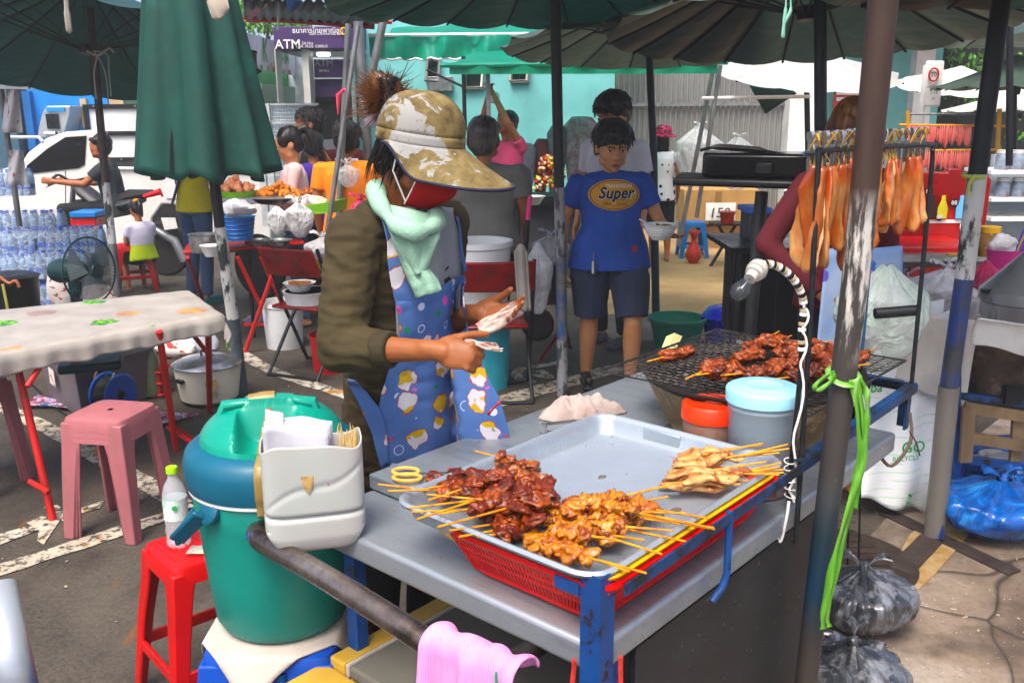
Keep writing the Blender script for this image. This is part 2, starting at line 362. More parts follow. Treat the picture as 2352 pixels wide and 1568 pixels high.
def human(label,loc,rz,H=1.62,pose=None,wd=1.,skin=SKIN,vox=.012,shirt=None,sleeve='short',legs=None,leg_len='long',hair=None,hmat=HAIR,group=None,
          yaw=0,pitch=0,roll=0,face=0,belly=.0,shoes=None,handL=None,handR=None,hem=.86,wr=.008,lean=(0,0),hk=1.1,lg=1.):
    k=H/1.70;t=thing('person',label,'person',loc,rz,group)
    J=dict(head=(0,-.015,1.575),neck=(0,.012,1.43),sR=(-.175*wd,.01,1.375),sL=(.175*wd,.01,1.375),eR=(-.225*wd,.03,1.10),eL=(.225*wd,.03,1.10),wR=(-.225*wd,-.05,.87),wL=(.225*wd,-.05,.87),
             hR=(-.085,0,.90),hL=(.085,0,.90),kR=(-.095,-.015,.48),kL=(.095,-.015,.48),aR=(-.10,.03,.075),aL=(.10,.03,.075),chest=(0,0,1.24),pel=(0,0,.95))
    if pose: J.update(pose)
    J={a: Vector(b)*k for a,b in J.items()}
    if lean != (0,0):
        for a in ('head','neck','sR','sL','chest','eR','eL','wR','wL'):
            if pose and a in pose and a[0] in 'ew': continue
            z=(J[a].z/k-.95)*k;J[a] += Vector((lean[0]*z,lean[1]*z,0))
    Rh=Euler((R_(pitch),R_(roll),R_(yaw))).to_matrix();w=k*wd
    sd=(J['sL']-J['sR']).normalized();up=(J['neck']-J['pel']).normalized();fw=sd.cross(up).normalized()*1.0
    RT=Matrix((sd,up.cross(sd).normalized(),up)).transposed()
    if (RT @ Vector((0,1,0))).y < 0 and not pose: pass
    hd=(J['hL']-J['hR']).normalized()
    def torso(b,g=0.,z0=None):
        ch,pe,ne=J['chest'],J['pel'],J['neck']
        se=[(pe-up*(.06*k if z0 is None else z0),(.155 if z0 is None else .176*max(1,lg*1.09))*w+g,(.10 if z0 is None else .126*max(1,lg*1.04))*k+g+belly*.7),(pe,.165*w*(1 if z0 is None else max(1,lg*1.05))+g,.115*k+g+belly),(interp(pe,ch,.45),.145*w+g,.108*k+g+belly*1.3),(ch,.160*w+g,.115*k+g+belly*.6),
              (interp(ch,ne,.5),.165*w+g,.10*k+g),(interp(ch,ne,.78),.13*w+g,.075*k+g),(ne-up*.012*k,.062*k+g,.060*k+g)]
        b.loft(se,20,RT)
        [b.cap(ne-up*.05*k,J[q]-up*.012*k,.052*k+g,.047*k+g) for q in ('sR','sL')]
    kk=k*hk;bd=MB();torso(bd,-.010*k)
    bd.cap(J['neck']-up*.03*k,J['head']-Rh @ Vector((0,-.015,.07))*k,.052*k,.050*k)
    P=head(bd,J['head'],Rh,kk,face)
    for s in 'RL':
        bd.cap(J['s'+s],J['e'+s],.046*w,.038*k);bd.cap(J['e'+s],interp(J['e'+s],J['w'+s],.3),.037*k,.038*k);bd.cap(interp(J['e'+s],J['w'+s],.3),J['w'+s],.038*k,.026*k)
        sgn=-1 if s == 'R' else 1;hp=handR if s == 'R' else handL
        d=(J['w'+s]-J['e'+s]).normalized();hp=hp or {}
        hand(bd,J['w'+s]+d*.02*k,hp.get('d',d),hp.get('n',(-sgn,0,0)),hp.get('s',(0,-1,.1)),k*1.02,hp.get('curl',(25,30,25)),hp.get('thumb',(30,15)))
        bd.cap(J['h'+s],interp(J['h'+s],J['k'+s],.95),.078*w,.052*k*lg);bd.cap(J['k'+s],interp(J['k'+s],J['a'+s],.32),.050*k*lg,.053*k*lg);bd.cap(interp(J['k'+s],J['a'+s],.32),J['a'+s],.053*k*lg,.034*k*lg)
        an=J['a'+s];fd=Vector((hd.y,-hd.x,0)).normalized();f0=Vector((an.x,an.y,max(an.z-.035*k,.03*k)))
        bd.cap(f0+Vector((0,0,0))-fd*.02*k,f0+fd*.12*k-Vector((0,0,.008*k)),.033*k,.022*k)
        for q in range(5): bd.cap(f0+fd*.12*k+Vector((fd.y,-fd.x,0))*(-.024+.012*q)*k,f0+fd*(.155-.006*abs(q-1))*k+Vector((fd.y,-fd.x,0))*(-.026+.013*q)*k-Vector((0,0,.012*k)),.010*k,.008*k,6)
    fin(bd,'body',skin,t,vox,4)
    if face: face_parts(P,Rh,kk,t)
    if shirt:
        b=MB();torso(b,.013*k,z0=(.95-hem)*k);
        for s in 'RL':
            sh=J['s'+s];e=J['e'+s];b.cap(sh-up*.010*k,sh-up*.012*k,.056*w,.056*w)
            if sleeve == 'short': b.frus(interp(sh,e,-.05),interp(sh,e,.62),.062*w,.064*k)
            elif sleeve == 'long': b.cap(sh,e,.060*w,.050*k);b.frus(e,interp(e,J['w'+s],.97),.050*k,.035*k)
            elif sleeve == 'cap': b.frus(interp(sh,e,-.05),interp(sh,e,.32),.060*w,.058*k)
        fin(b,'shirt',shirt,t,vox,3,(wr*k,7,(1,1,.7),random.random()*9) if wr else None)
    if legs:
        b=MB();pe=J['pel'];b.loft([(interp(J['hR'],J['hL'],.5)-Vector((0,0,.06*k)),.172*w,.120*k),(pe-up*.045*k,.168*w,.122*k+belly*.7)],18,RT)
        for s in 'RL':
            h,kn,an=J['h'+s],J['k'+s],J['a'+s]
            if leg_len == 'short': b.cap(h,interp(h,kn,.3),.098*w*lg,.097*w*lg);b.frus(interp(h,kn,.3),interp(h,kn,.93),.100*w*lg,.092*k*lg)
            elif leg_len == 'long': b.cap(h,kn,.094*w,.066*k);b.cap(kn,interp(kn,an,.1),.066*k,.066*k);b.frus(kn,interp(kn,an,.97),.065*k,.055*k)
        fin(b,'trousers' if leg_len == 'long' else 'shorts',legs,t,vox,3,(wr*k,6,(1,1,.8),random.random()*9))
    if hair:
        b=MB();C_=lambda x,y,z: P(x,y,z);
        b.ell(C_(0,.024,.045),(.084*kk,.094*kk,.088*kk),Rh,18,12);b.ell(C_(0,.050,.0),(.078*kk,.062*kk,.075*kk),Rh,14,9)
        if hair in ('short','bowl'):
            for i in range(16):
                a=R_(-80+160*i/15);b.ell(C_(.066*math.sin(a),.0-.072*math.cos(a),.066+.008*math.cos(a)),(.020*kk,.020*kk,(.030 if hair == 'bowl' else .022)*kk),Rh,8,6)
            for s in (-1,1): b.ell(C_(s*.072,.015,.005),(.014*kk,.03*kk,(.05 if hair == 'bowl' else .035)*kk),Rh,8,6)
        if hair == 'bowl': b.ell(C_(0,.010,.060),(.094*kk,.100*kk,.078*kk),Rh,18,12)
        if hair == 'spiky':
            for i in range(26):
                a=random.uniform(0,6.28);rr=random.uniform(.01,.075);p=C_(rr*math.cos(a),.01+rr*math.sin(a)*1.1-.01,.10-rr*.4);q=p + (Rh @ Vector((.2*math.cos(a),.2*math.sin(a)-.45,.6))).normalized()*.05*kk;b.cap(p,q,.016*kk,.004*kk,6)
        if hair in ('pony','bun','long'):
            for s in (-1,1): b.ell(C_(s*.06,-.02,.045),(.022*kk,.05*kk,.05*kk),Rh,10,7)
        if hair == 'pony': b.tube([C_(0,.10,.07),C_(0,.15,.07),C_(.01,.17,.0),C_(.015,.155,-.09),C_(.01,.145,-.15)],[.022*kk,.034*kk,.036*kk,.028*kk,.008*kk],10)
        if hair == 'bun': b.blob(C_(0,.10,.075),.042*kk,3,.2)
        if hair == 'long': b.loft([(C_(0,.055,.02),.075*kk,.05*kk),(C_(0,.06,-.08),.08*kk,.045*kk),(C_(0,.06,-.15),.07*kk,.03*kk)],14,Rh)
        fin(b,'hair',hmat,t,max(.006,vox*.7),3,(.006*kk,26,(1,1,.3),1))
    if hair in ('bowl','short','spiky') and hmat is HAIR and hk > 1.15:
        b=MB();rq=random.Random(H*100)
        for i in range(420):
            a,e=rq.uniform(0,6.28),rq.uniform(-.25,1.45);d=Vector((math.cos(a)*math.cos(e),math.sin(a)*math.cos(e),math.sin(e)));q=Vector((d.x*.093,d.y*.100+.010,d.z*.080+.060));tn=Vector((d.x*.5+rq.uniform(-.3,.3),d.y*.6-.1+rq.uniform(-.3,.3),-1.1+.6*d.z)).normalized();L=rq.uniform(.02,.036)
            b.tube([P(*(q*.97)),P(*(q*1.01+tn*L*.5)),P(*(q*.985+tn*L))],[.0034*kk,.0028*kk,.0006],4,cap=False)
        stuff(b.build('hair_strands',hmat,t,smooth=180))
    if shoes:
        for s in 'RL':
            b=MB();an=J['a'+s];fd=Vector((hd.y,-hd.x,0)).normalized();z=max(an.z-.035*k,.03*k)
            f0=Vector((an.x,an.y,z));b.cap(f0-fd*.03*k,f0+fd*.15*k-Vector((0,0,.004)),.038*k,.032*k);b.box(f0+fd*.06*k-Vector((0,0,z-.012)),(.075*k,.25*k,.024),Matrix((Vector((-fd.y,fd.x,0)),fd,Vector((0,0,1)))).transposed())
            fin(b,'shoe',shoes,t,.008,2)
    return t,J,P,Rh
# ================================================================ SETTING
def slab(b,u0,v0,u1,v1,Y,d=.1):
    p,q=V(u0,v0,Y),V(u1,v1,Y);return b.box(((p.x+q.x)/2,Y+d/2,(p.z+q.z)/2),(abs(q.x-p.x),d,abs(p.z-q.z)))
def T(name,label,cat,p,group=None,rz=0): return thing(name,label,cat,(p[0],p[1],p[2]),rz,group)
nb=NB('asphalt');n1=nb.noise(.9,8,.62);n2=nb.noise(60,3,.7);n3=nb.noise(3.3,6,.7,loc=(4,2,0))
c=nb.mix(nb.ramp(n2,[(.35,0.),(.75,.55)]),nb.ramp(n1,[(.34,'#251f1b'),(.5,'#39322c'),(.68,'#524a41')]),'#6c6557')
c=nb.mix(nb.ramp(n3,[(.45,0.),(.75,.6)]),c,'#241f1b');c=nb.mix(nb.ramp(nb.noise(14,2,.5,(1,.25,1),loc=(9,9,0)),[(.70,0.),(.73,.6)]),c,'#7c4a22')
nb.col(c).set(rough=nb.ramp(n3,[(.4,.85),(.7,.5)]));nb.bump(n2,.5,.006);nb.bump(n1,.4,.03);M_ASPH=nb.m
nb=NB('concrete');n1=nb.noise(1.3,8,.66);n2=nb.noise(45,4,.7);vo=nb.vor(1.1,feat='DISTANCE_TO_EDGE');
wv=nb.n('VectorMath',operation='ADD');nb.l(nb.coord(),wv.inputs[0]);nn=nb.n('TexNoise');nn.inputs['Scale'].default_value=6;nb.l(nn.outputs['Color'],wv.inputs[1]);nb.l(wv.outputs[0],vo.inputs['Vector'])
c=nb.ramp(n1,[(.33,'#5b4c40'),(.5,'#857565'),(.66,'#a3978a')]);c=nb.mix(nb.ramp(n2,[(.5,0.),(.8,.5)]),c,'#3f3630')
c=nb.mix(nb.ramp(vo.outputs['Distance'],[(.0,.85),(.012,0.)]),c,'#1c1511');c=nb.mix(nb.ramp(nb.vor(38).outputs['Distance'],[(.06,.9),(.09,0.)]),c,'#d9d6cf')
c=nb.mix(nb.ramp(nb.noise(2.2,4,.6,loc=(5,0,0)),[(.5,0.),(.62,.7)]),c,'#4a3e35')
nb.col(c).set(rough=nb.ramp(n1,[(.3,.9),(.7,.55)]));nb.bump(n2,.4,.005);nb.bump(nb.ramp(vo.outputs['Distance'],[(0,0.),(.02,1.)]),.6,.01);M_CONC=nb.m
M_SAND=mat('sand_paving','#b3966c','#967a55',rough=.85,sc_=2.2,bump=.3,bdist=.01);M_GREYP=mat('grey_paving','#7f766b','#554d44',rough=.85,sc_=1.8,bump=.3,bdist=.01)
b=MB();b.grid(lambda u,v: Vector((-24+48*u,-5+44*v,0)),5,5);struct(b.build('asphalt_ground',M_ASPH,smooth=0))
def sheet(name,pts,m,z=.004):
    b=MB();b.add([Vector((p[0],p[1],z)) for p in pts],[tuple(range(len(pts)))]);return struct(b.build(name,m,smooth=0))
sheet('concrete_pavement',[(.25,-1),(6,-1),(6,4.9),(2.9,5.0),(1.9,3.95),(1.15,3.0),(.3,2.0)],M_CONC)
sheet('grey_pavement',[(.75,6.6),(9,6.3),(9,9.0),(.6,8.3)],M_GREYP)
sheet('sand_pavement',[(.6,7.5),(4.2,7.3),(9.5,9.5),(11,14),(.8,13.8)],M_SAND,.008)
sheet('yellow_paint_patch',[G(1985,1420),G(2090,1230),G(2155,1180),G(2240,1215),G(2140,1330),G(2060,1400)],mat('yellow_worn','#a08a66','#94703a',sc_=9,lo=.45,hi=.6,rough=.9),.008)
nb=NB('worn_paint');f=nb.ramp(nb.noise(22,8,.75),[(.44,0.),(.5,1.)]);c=nb.mix(f,'#4a423a',nb.ramp(nb.noise(3,3),[(.3,'#bfb9aa'),(.75,'#988d7a')]));c=nb.mix(nb.ramp(nb.noise(7,5,.6,loc=(7,0,0)),[(.60,0.),(.64,.8)]),c,'#a9742c');nb.col(c).set(rough=.8);nb.bump(f,.5,.003);M_PAINT=nb.m
def strip(pts,w,z=.005,name='painted_line'):
    pts=[Vector((p[0],p[1],z)) for p in pts];L=[];Rr=[]
    for i,p in enumerate(pts):
        d=(pts[min(i+1,len(pts)-1)]-pts[max(i-1,0)]).normalized();n=Vector((-d.y,d.x,0));ww=w*(1+.25*noise.noise(p*9));L.append(p+n*ww/2);Rr.append(p-n*ww/2)
    m=len(pts);b=MB();b.add(L+Rr,[(i,i+1,m+i+1,m+i) for i in range(m-1)]);return struct(b.build(name,M_PAINT,smooth=0))
def lerp_pts(a,c,n=24): return [Vector(a).lerp(Vector(c),i/(n-1)) for i in range(n)]
strip(lerp_pts(G(-60,905),G(110,985),12)+lerp_pts(G(120,990),G(420,1160),24),.10);strip(lerp_pts(G(-60,1330),G(450,1165)),.10)
strip(bez(G(540,800),G(640,880),G(700,868),G(860,935),30),.10);strip(lerp_pts(G(1090,940),G(1420,845)),.16);strip(lerp_pts(G(440,1180),G(470,1170),4),.1)
# road arrow and letter
b=MB()
for poly in ([(0,1225),(70,1205),(60,1200),(105,1180),(150,1175),(100,1250),(85,1240),(90,1215),(40,1235),(0,1250)],[(100,1165),(130,1158),(155,1175),(190,1165),(240,1148),(230,1165),(180,1180),(185,1190),(150,1200)]):
    b.add([G(x,y,.005) for x,y in poly],[tuple(range(len(poly)))])
struct(b.build('painted_arrow',M_PAINT,smooth=0))
strip([G(u,v) for u,v in spline([(1350,846,0),(1290,850,0),(1220,870,0),(1188,860,0),(1195,845,0),(1245,832,0)],5) for u,v in [(u,v)]] if 0 else [G(p.x,p.y) for p in spline([(1225,880,0),(1190,868,0),(1195,850,0),(1250,840,0),(1290,832,0)],5)],.07)
strip([G(p.x,p.y) for p in spline([(1225,862,0),(1262,868,0),(1240,852,0)],5)],.06)
# manhole cover
t=T('manhole_cover','round rusty iron manhole cover beside the cart','manhole cover',G(1925,1290));M_RUST=mat('rusty_iron','#4a3a30','#2b211b',rough=.7,metal=.4,sc_=14,bump=.5)
b=MB();b.lathe([(0,.012),(.26,.012),(.28,.009),(.29,.004)],n=36);b.build('cover',M_RUST,t)
for i in range(9): b=MB();b.box((.0,-.2+.05*i,.014),(.36*math.sqrt(max(.05,1-((i-4)/5)**2)),.02,.006));b.build('rib',M_RUST,t)
# ---------------------------------------------------------------- teal building and sheds
M_TEAL=grimy('teal_wall','#7fc4c4','#4f8e8e',.4,rough=.75,sc_=1.5);M_FRAME_AL=mat('window_aluminium','#9a9892',rough=.4,metal=.7,sc_=20);M_DGLASS=mat('dark_glass','#1b2226',rough=.1,bump=0)
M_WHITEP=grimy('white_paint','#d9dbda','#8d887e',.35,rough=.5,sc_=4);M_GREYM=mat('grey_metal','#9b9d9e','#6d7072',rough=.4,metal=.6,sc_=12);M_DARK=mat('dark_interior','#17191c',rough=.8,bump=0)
t=T('teal_building','long teal painted building with small hopper windows behind the stalls','building',V(1150,420,14.5)*1 - Vector((0,0,V(1150,420,14.5).z)))
b=MB();slab(b,800,40,1420,520,14.5,.3);b.build('wall',M_TEAL,t,1)
for u0,v0,u1,v1 in ((1066,125,1112,205),(978,130,1012,190),(1172,120,1216,190)):
    f=MB();slab(f,u0,v0,u1,v0+6,14.42,.1);slab(f,u0,v1-6,u1,v1,14.42,.1);slab(f,u0,v0+6,u0+5,v1-6,14.42,.1);slab(f,u1-5,v0+6,u1,v1-6,14.42,.1);fo=f.build('window',M_FRAME_AL,t,1)
    g=MB();slab(g,u0+5,v0+6,u1-5,v1-6,14.47,.04);go=g.build('pane',M_DGLASS,t,1)
    s=MB();a,bb,c_,d_=V(u0+3,v0+10,14.4),V(u1-3,v0+10,14.4),V(u1-7,v1-4,14.0),V(u0-1,v1-4,14.0);s.tube([a,bb,c_,d_],.022,4,closed=True);s.build('open_sash',M_FRAME_AL,t,1)
b=MB();slab(b,800,500,1420,600,14.45,.2);b.build('plinth',M_GREYP,t,1)
t=T('corrugated_shed','grey corrugated metal shed wall right of the teal building','shed',V(1600,500,13.2)-Vector((0,0,V(1600,500,13.2).z)))
nb=NB('corrugated');c=nb.ramp(nb.noise(1.2,5,.6,(1,1,.5)),[(.3,'#9a9b9a'),(.62,'#878784'),(.8,'#6f6458')]);nb.col(c).set(rough=.5,metal=.35);M_CORR=nb.m
x0,x1=V(1410,300,13.2).x,V(1830,300,13.2).x;b=MB();NN=420
b.grid(lambda u,v: Vector((x0+(x1-x0)*u,13.2+.022*math.sin(2*math.pi*u*NN/12),v*3.4)),NN,3);b.build('sheet_wall',M_CORR,t,1,smooth=180)
b=MB();slab(b,1826,60,1868,470,12.9,.35);b.build('corner_pillar',M_WHITEP,t,1)
b=MB();b.box(((x0+x1)/2,13.15,1.75),(x1-x0,.04,.05));b.build('rail',M_GREYM,t,1)
t=T('shop_front','teal shop front with a grey awning roof behind the hanging meat','building',(5.6,14.2,0))
b=MB();slab(b,1868,100,2130,480,14.2,.3);b.build('wall',M_TEAL,t,1)
b=MB();b.prism([(V(1960,100,12).x,3.0),(V(2400,100,12).x,2.9),(V(2400,100,12).x,2.98),(V(1960,100,12).x,3.08)],-14.5,-12.2,Matrix.Rotation(R_(90),4,'X'));b.build('roof_awning',mat('awning_grey','#77807e',rough=.6),t,1)
for u in (1975,2010): b=MB();slab(b,u,190,u+5,240,14.15,.05);b.build('bracket',M_GREYM,t,1)
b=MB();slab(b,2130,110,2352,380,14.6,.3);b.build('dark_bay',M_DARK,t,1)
b=MB();slab(b,2110,100,2132,300,13.6,.2);b.build('column',M_WHITEP,t,1)
M_RED=mat('red_paint','#c02014','#a5180f',rough=.4,sc_=5);M_WHT=mat('white_gloss','#e6e6e2',rough=.4,bump=.02);M_BLK=mat('black_plastic','#141516',rough=.4,bump=.05)
t=T('red_poster','red and white printed poster on the teal wall behind the hanging meat','poster',V(1950,260,13.9));b=MB();slab(b,1918,198,1990,300,13.9,.02);b.build('sheet',mat('poster_red','#c93a2c',bump=0),t,1)
for i,(v,h) in enumerate(((210,8),(224,8),(240,5),(252,20),(280,5))): b=MB();slab(b,1922,v,1985-9*(i % 2),v+h,13.88,.01);b.build('print_block',M_WHT,t,1)
# green tarps
def tarp_mat(name,c,c2,tr=.35):
    b=NB(name);b.col(b.ramp(b.noise(3,4),[(.3,c),(.7,c2)])).set(rough=.45);b.bump(b.noise(5,4,.5,(1,1,1),dist=1),.4,.05)
    tl=b.n('BsdfTranslucent');tl.inputs[0].default_value=hx(c);mx=b.n('MixShader');mx.inputs[0].default_value=tr;o=b.t.nodes['Material Output']
    b.l(b.b.outputs[0],mx.inputs[1]);b.l(tl.outputs[0],mx.inputs[2]);b.l(mx.outputs[0],o.inputs[0]);return b.m
M_TARP=tarp_mat('green_tarp','#10b090','#0c9c82',.5);M_TARPD=tarp_mat('dark_green_canvas','#0d4a40','#0a3a33',.08);M_CANG=tarp_mat('green_canvas','#12483f','#0d3a33',.12);M_CANGR=tarp_mat('grey_green_canvas','#4d5f54','#3f4e46',.16)
M_CANW=tarp_mat('white_canvas','#c9cac8','#b5b6b4',.3);M_CANWW=tarp_mat('bright_canvas','#dfe6de','#cfd8cf',.35)
M_POLE=mat('galvanised_pole','#8b8d8c','#5a5b5a',rough=.45,metal=.6,sc_=14,st=(1,1,.3));M_BPOLE=mat('dark_pole','#1e2326','#101315',rough=.5,metal=.3)
t=T('green_canopy','long bright green tarpaulin canopy with a white scalloped fringe, upper one','canopy',(V(1100,100,11).x,11,0))
b=MB();p0,p1,p2,p3=V(845,108,10.2),V(1180,100,10.2),V(1800,20,13),V(900,70,12.8)
b.grid(lambda u,v: (p0.lerp(V(1300,98,10.2),u)).lerp(V(900,66,12.8).lerp(V(1500,30,12.8),u),v)+Vector((0,0,-.06*math.sin(math.pi*v)+.015*math.sin(u*30))),40,8);b.build('roof_sheet',M_TARP,t,1,smooth=180)
b=MB();pa,pb=V(846,84,10.15),V(1300,80,10.15);b.grid(lambda u,v: pa.lerp(pb,u)+Vector((0,.05*math.sin(u*26+v*2)+.03*math.sin(u*61),-.22*v*(1+.10*abs(math.sin(u*40))))),120,8);b.build('valance',M_TARP,t,1,smooth=180)
b=MB();b.tube([pa.lerp(pb,i/60)+Vector((0,.05*math.sin(i/60*26+2)-.01,-.22*(1+.10*abs(math.sin(i/60*40))))) for i in range(61)],.012,5);b.build('white_trim',M_WHT,t,1)
b=MB();b.tube([pa+Vector((0,0,.01)),pb+Vector((0,0,.01))],.02,6);b.build('frame_bar',M_WHT,t,1)
t=T('green_canopy','lower flat green tarpaulin canopy on a metal frame over the flower stall','canopy',(V(1300,150,9).x,9,0))
b=MB();q=[V(1032,150,8.2),V(1650,143,8.2),V(1500,100,10.2),V(1095,118,10.2)];b.grid(lambda u,v: q[0].lerp(q[1],u).lerp(q[3].lerp(q[2],u),v)+Vector((0,0,-.05*math.sin(math.pi*v)*math.sin(u*9)**2)),40,10);b.build('roof_sheet',M_TARP,t,1,smooth=180)
b=MB();b.grid(lambda u,v: q[0].lerp(q[1],u)+Vector((0,.02*math.sin(u*40),-.075*v-.02*u*v)),60,3);b.build('valance',tarp_mat('green_tarp_edge','#14966f','#0e8060',.3),t,1,smooth=180)
b=MB();b.tube([q[0]+Vector((-.08,0,0)),q[1]+Vector((.08,0,0))],.022,8);b.build('front_bar',M_TARP,t,1)
for (u,v,Y,u2,v2) in ((1120,150,8.3,1128,540),(1655,150,8.3,1600,500),(1640,150,8.6,1560,560)):
    b=MB();p=V(u,v,Y);b.tube([p,V(u2,v2,Y+.1)],.02,8);b.build('leg',M_POLE,t,1)
b=MB();b.tube([V(1612,226,8.3),V(1860,222,8.5)],.016,8);b.build('side_rail',M_WHT,t,1)
t=T('green_flag','dark green cloth corner hanging by the grey shed','cloth',V(1760,200,9.5));b=MB();b.add([V(1690,140,9.5),V(1720,134,9.5),V(1830,215,9.6),V(1758,262,9.5)],[(0,1,2,3)]);b.build('hanging_cloth',M_TARPD,t,1,solid=.01)
for uu,nn in ((878,'steel pole of the canopy frame leaning left, behind the hair bun'),(800,'leaning steel post with a red ribbon beside the purple bank'),(815,'thin steel post behind the folded money stall rope')): pass
def pole(name,label,a,b_,r,m=M_POLE,cat='pole',extra=None):
    b=MB();b.tube([a,Vector(a).lerp(Vector(b_),.5),b_],r,12);o=b.build(name,m);return tag(o,label,cat)
pole('steel_pole','leaning grey steel post just left of the hair bun',V(800,55,6.6),V(775,560,6.6),.022)
pole('steel_pole','slanting steel pole crossing behind the purple bank sign',V(822,60,6.4),V(742,600,6.2),.018)
pole('steel_pole','thick steel pole rising to the umbrella behind the hair bun',V(822,50,6.9),V(850,420,6.9),.035)
pole('steel_pole','steel pole tilted right above the hair bun',V(880,50,7.1),V(852,180,7.1),.03)
pole('steel_pole','thin dark bar sloping across the teal wall',V(980,160,9),V(1065,200,9),.012,M_BPOLE);pole('steel_pole','thin dark upright in front of the teal wall',V(1064,130,9),V(1068,300,9),.02,M_BPOLE)
b=MB();b.tube(spline([V(868,165,6.3),V(862,200,6.3),V(866,250,6.3)],4),.012,5)
# grey box on teal wall, metal roof at the top left
t=T('wall_box','grey electric box on the teal wall left of the hat','box',V(1030,190,14.4));b=MB();slab(b,982,176,1040,210,14.38,.12);b.build('casing',M_GREYM,t,1,bevel=.01)
t=T('market_roof','dark corrugated market roof on a red steel frame, top left','roof',(-3,9,0))
b=MB();r0,r1,r2,r3=V(560,-5,7.5),V(900,6,7.5),V(860,56,12),V(560,42,12);b.grid(lambda u,v: r0.lerp(r1,u).lerp(r3.lerp(r2,u),v)+Vector((0,0,.02*math.sin(u*90))),140,3);b.build('roof_sheet',mat('dark_roof','#3c4747','#2b3333',rough=.5,metal=.3,sc_=2),t,1,smooth=180,solid=.01)
for a,c in (((560,40,11.8),(860,62,11.8)),((580,30,9.5),(640,-20,8)),((565,46,12),(900,50,12))):
    b=MB();b.tube([V(*a),V(*c)],.035,6);b.build('truss_bar',M_RED,t,1)
pole('hanging_wire','white rope hanging from the market roof by the folded umbrella',V(640,0,8),V(638,70,8),.008,M_WHT,'rope')
t=T('blue_bag','small blue plastic bag hanging under the roof at the top edge','bag',V(676,5,5));b=MB();b.tube([V(676,-12,5),V(676,0,5),V(672,14,5),V(668,30,5)],[.012,.045,.03,.004],9);o=b.build('bag_film',mat('blue_film','#2a4f7f',rough=.3),t,1)
# ---------------------------------------------------------------- bank kiosks
M_PURP=mat('bank_purple','#4a3266','#402a5a',rough=.5,sc_=2,bump=.02);M_YEL=mat('yellow_print','#e8b21e',bump=0,rough=.6);M_LGREY=mat('pale_panel','#c9c9c4',rough=.5,sc_=3);M_KGREEN=mat('kiosk_green','#1c9a48','#178a3f',rough=.5,sc_=2,bump=.02)
t=T('bank_kiosk','purple ATM kiosk with grey pillars and a ceiling lamp','kiosk',(V(720,250,13).x,13,0))
b=MB();slab(b,627,62,812,112,13,.8);b.build('sign_board',M_PURP,t,1,bevel=.01)
b=MB();p,q=V(812,62,13),V(812,112,13);b.add([p,q,V(846,118,15),V(846,66,15)],[(0,1,2,3)]);b.build('side_sign',M_PURP,t,1,solid=.03,smooth=0)
for u,w_ in ((632,10),(692,26),(804,8)): b=MB();slab(b,u,112,u+w_,300,13.1,.3);b.build('pillar',M_LGREY,t,1)
b=MB();slab(b,627,112,846,310,15,.2);b.build('back_wall',mat('kiosk_back','#a9b5bb',rough=.5),t,1)
b=MB();slab(b,640,112,812,118,13.3,1.4);b.build('ceiling',M_GREYM,t,1)
b=MB();slab(b,720,137,812,178,13.3,.1);b.build('small_sign',M_PURP,t,1)
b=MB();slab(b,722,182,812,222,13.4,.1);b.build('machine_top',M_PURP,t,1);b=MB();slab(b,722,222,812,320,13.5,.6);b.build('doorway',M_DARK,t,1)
b=MB();b.lathe([(0,0),(.09,0),(.1,.03)],(V(740,128,13.6).x,13.7,V(740,128,13.6).z),16);lm=NB('lamp_glow');lm.b.inputs['Emission Color'].default_value=(1,.97,.9,1);lm.b.inputs['Emission Strength'].default_value=3;b.build('ceiling_lamp',lm.m,t,1)
FV=lambda u,v,Y: frame(V(u,v,Y),(1,0,0),(0,0,1))
write('ATM',.17,FV(661,103,12.98),M_WHT,t,bold=.01);write('24 Hrs',.055,FV(706,100,12.98),M_WHT,t);write('VISA  PLUS  CIRRUS',.05,FV(716,107,12.98),M_WHT,t)
write('ธนาคารไทยพาณิชย์',.09,FV(730,71,12.98),M_WHT,t,bold=.004);write('Siam Commercial Bank',.05,FV(750,78,12.98),M_WHT,t);write('ATM',.13,FV(744,146,13.28),M_GREYM,t,bold=.01);write('24 Hrs',.05,FV(744,163,13.28),M_WHT,t)
b=MB();b.tube([V(789+7*math.cos(a),72+7*math.sin(a)*1.1,12.97) for a in [R_(90+i*36) for i in range(10)]],.012,5,closed=True);b.build('emblem',M_YEL,t,1)
t=T('green_bank_sign','white and green bank sign board with a green K above the shop','sign',(V(600,120,11).x,11,V(600,120,11).z))
A0,A1,A2,A3=V(540,68,11.6),V(690,112,15.5),V(690,176,15.5),V(540,152,11.6)
b=MB();b.add([A0,A1,A2,A3],[(0,1,2,3)]);b.build('board',mat('sign_white','#dfe0ea',rough=.4,bump=0),t,1,solid=.04,smooth=0)
sr=(A1-A0);sr.z=0;fk=lambda u,v: frame(Vector((0,0,0)),sr,(0,0,1))
def onboard(s_,h,lift=.04): 
    p=A0.lerp(A1,s_).lerp(A3.lerp(A2,s_),h);Fm=frame(p,sr,(0,0,1));return Matrix.Translation(Fm.col[2].xyz*lift) @ Fm
write('K',.42,onboard(.34,.42),M_KGREEN,t,bold=.02,shear=.2);write('ATM',.26,onboard(.66,.50),M_KGREEN,t,bold=.012);write('K-EXCELLENCE',.1,onboard(.52,.80),M_RED,t,bold=.005)
for i in range(6): b=MB();b.box((0,0,0),(.09,.07,.004));b.v=[onboard(.30+.09*i,.93) @ v for v in b.v];b.build('card_mark',(M_KGREEN,M_GREYM,M_RED)[i % 3],t,1)
t=T('green_shop','bright green shop wall with a white poster behind the folded umbrella','building',(V(610,250,14).x,13.5,0))
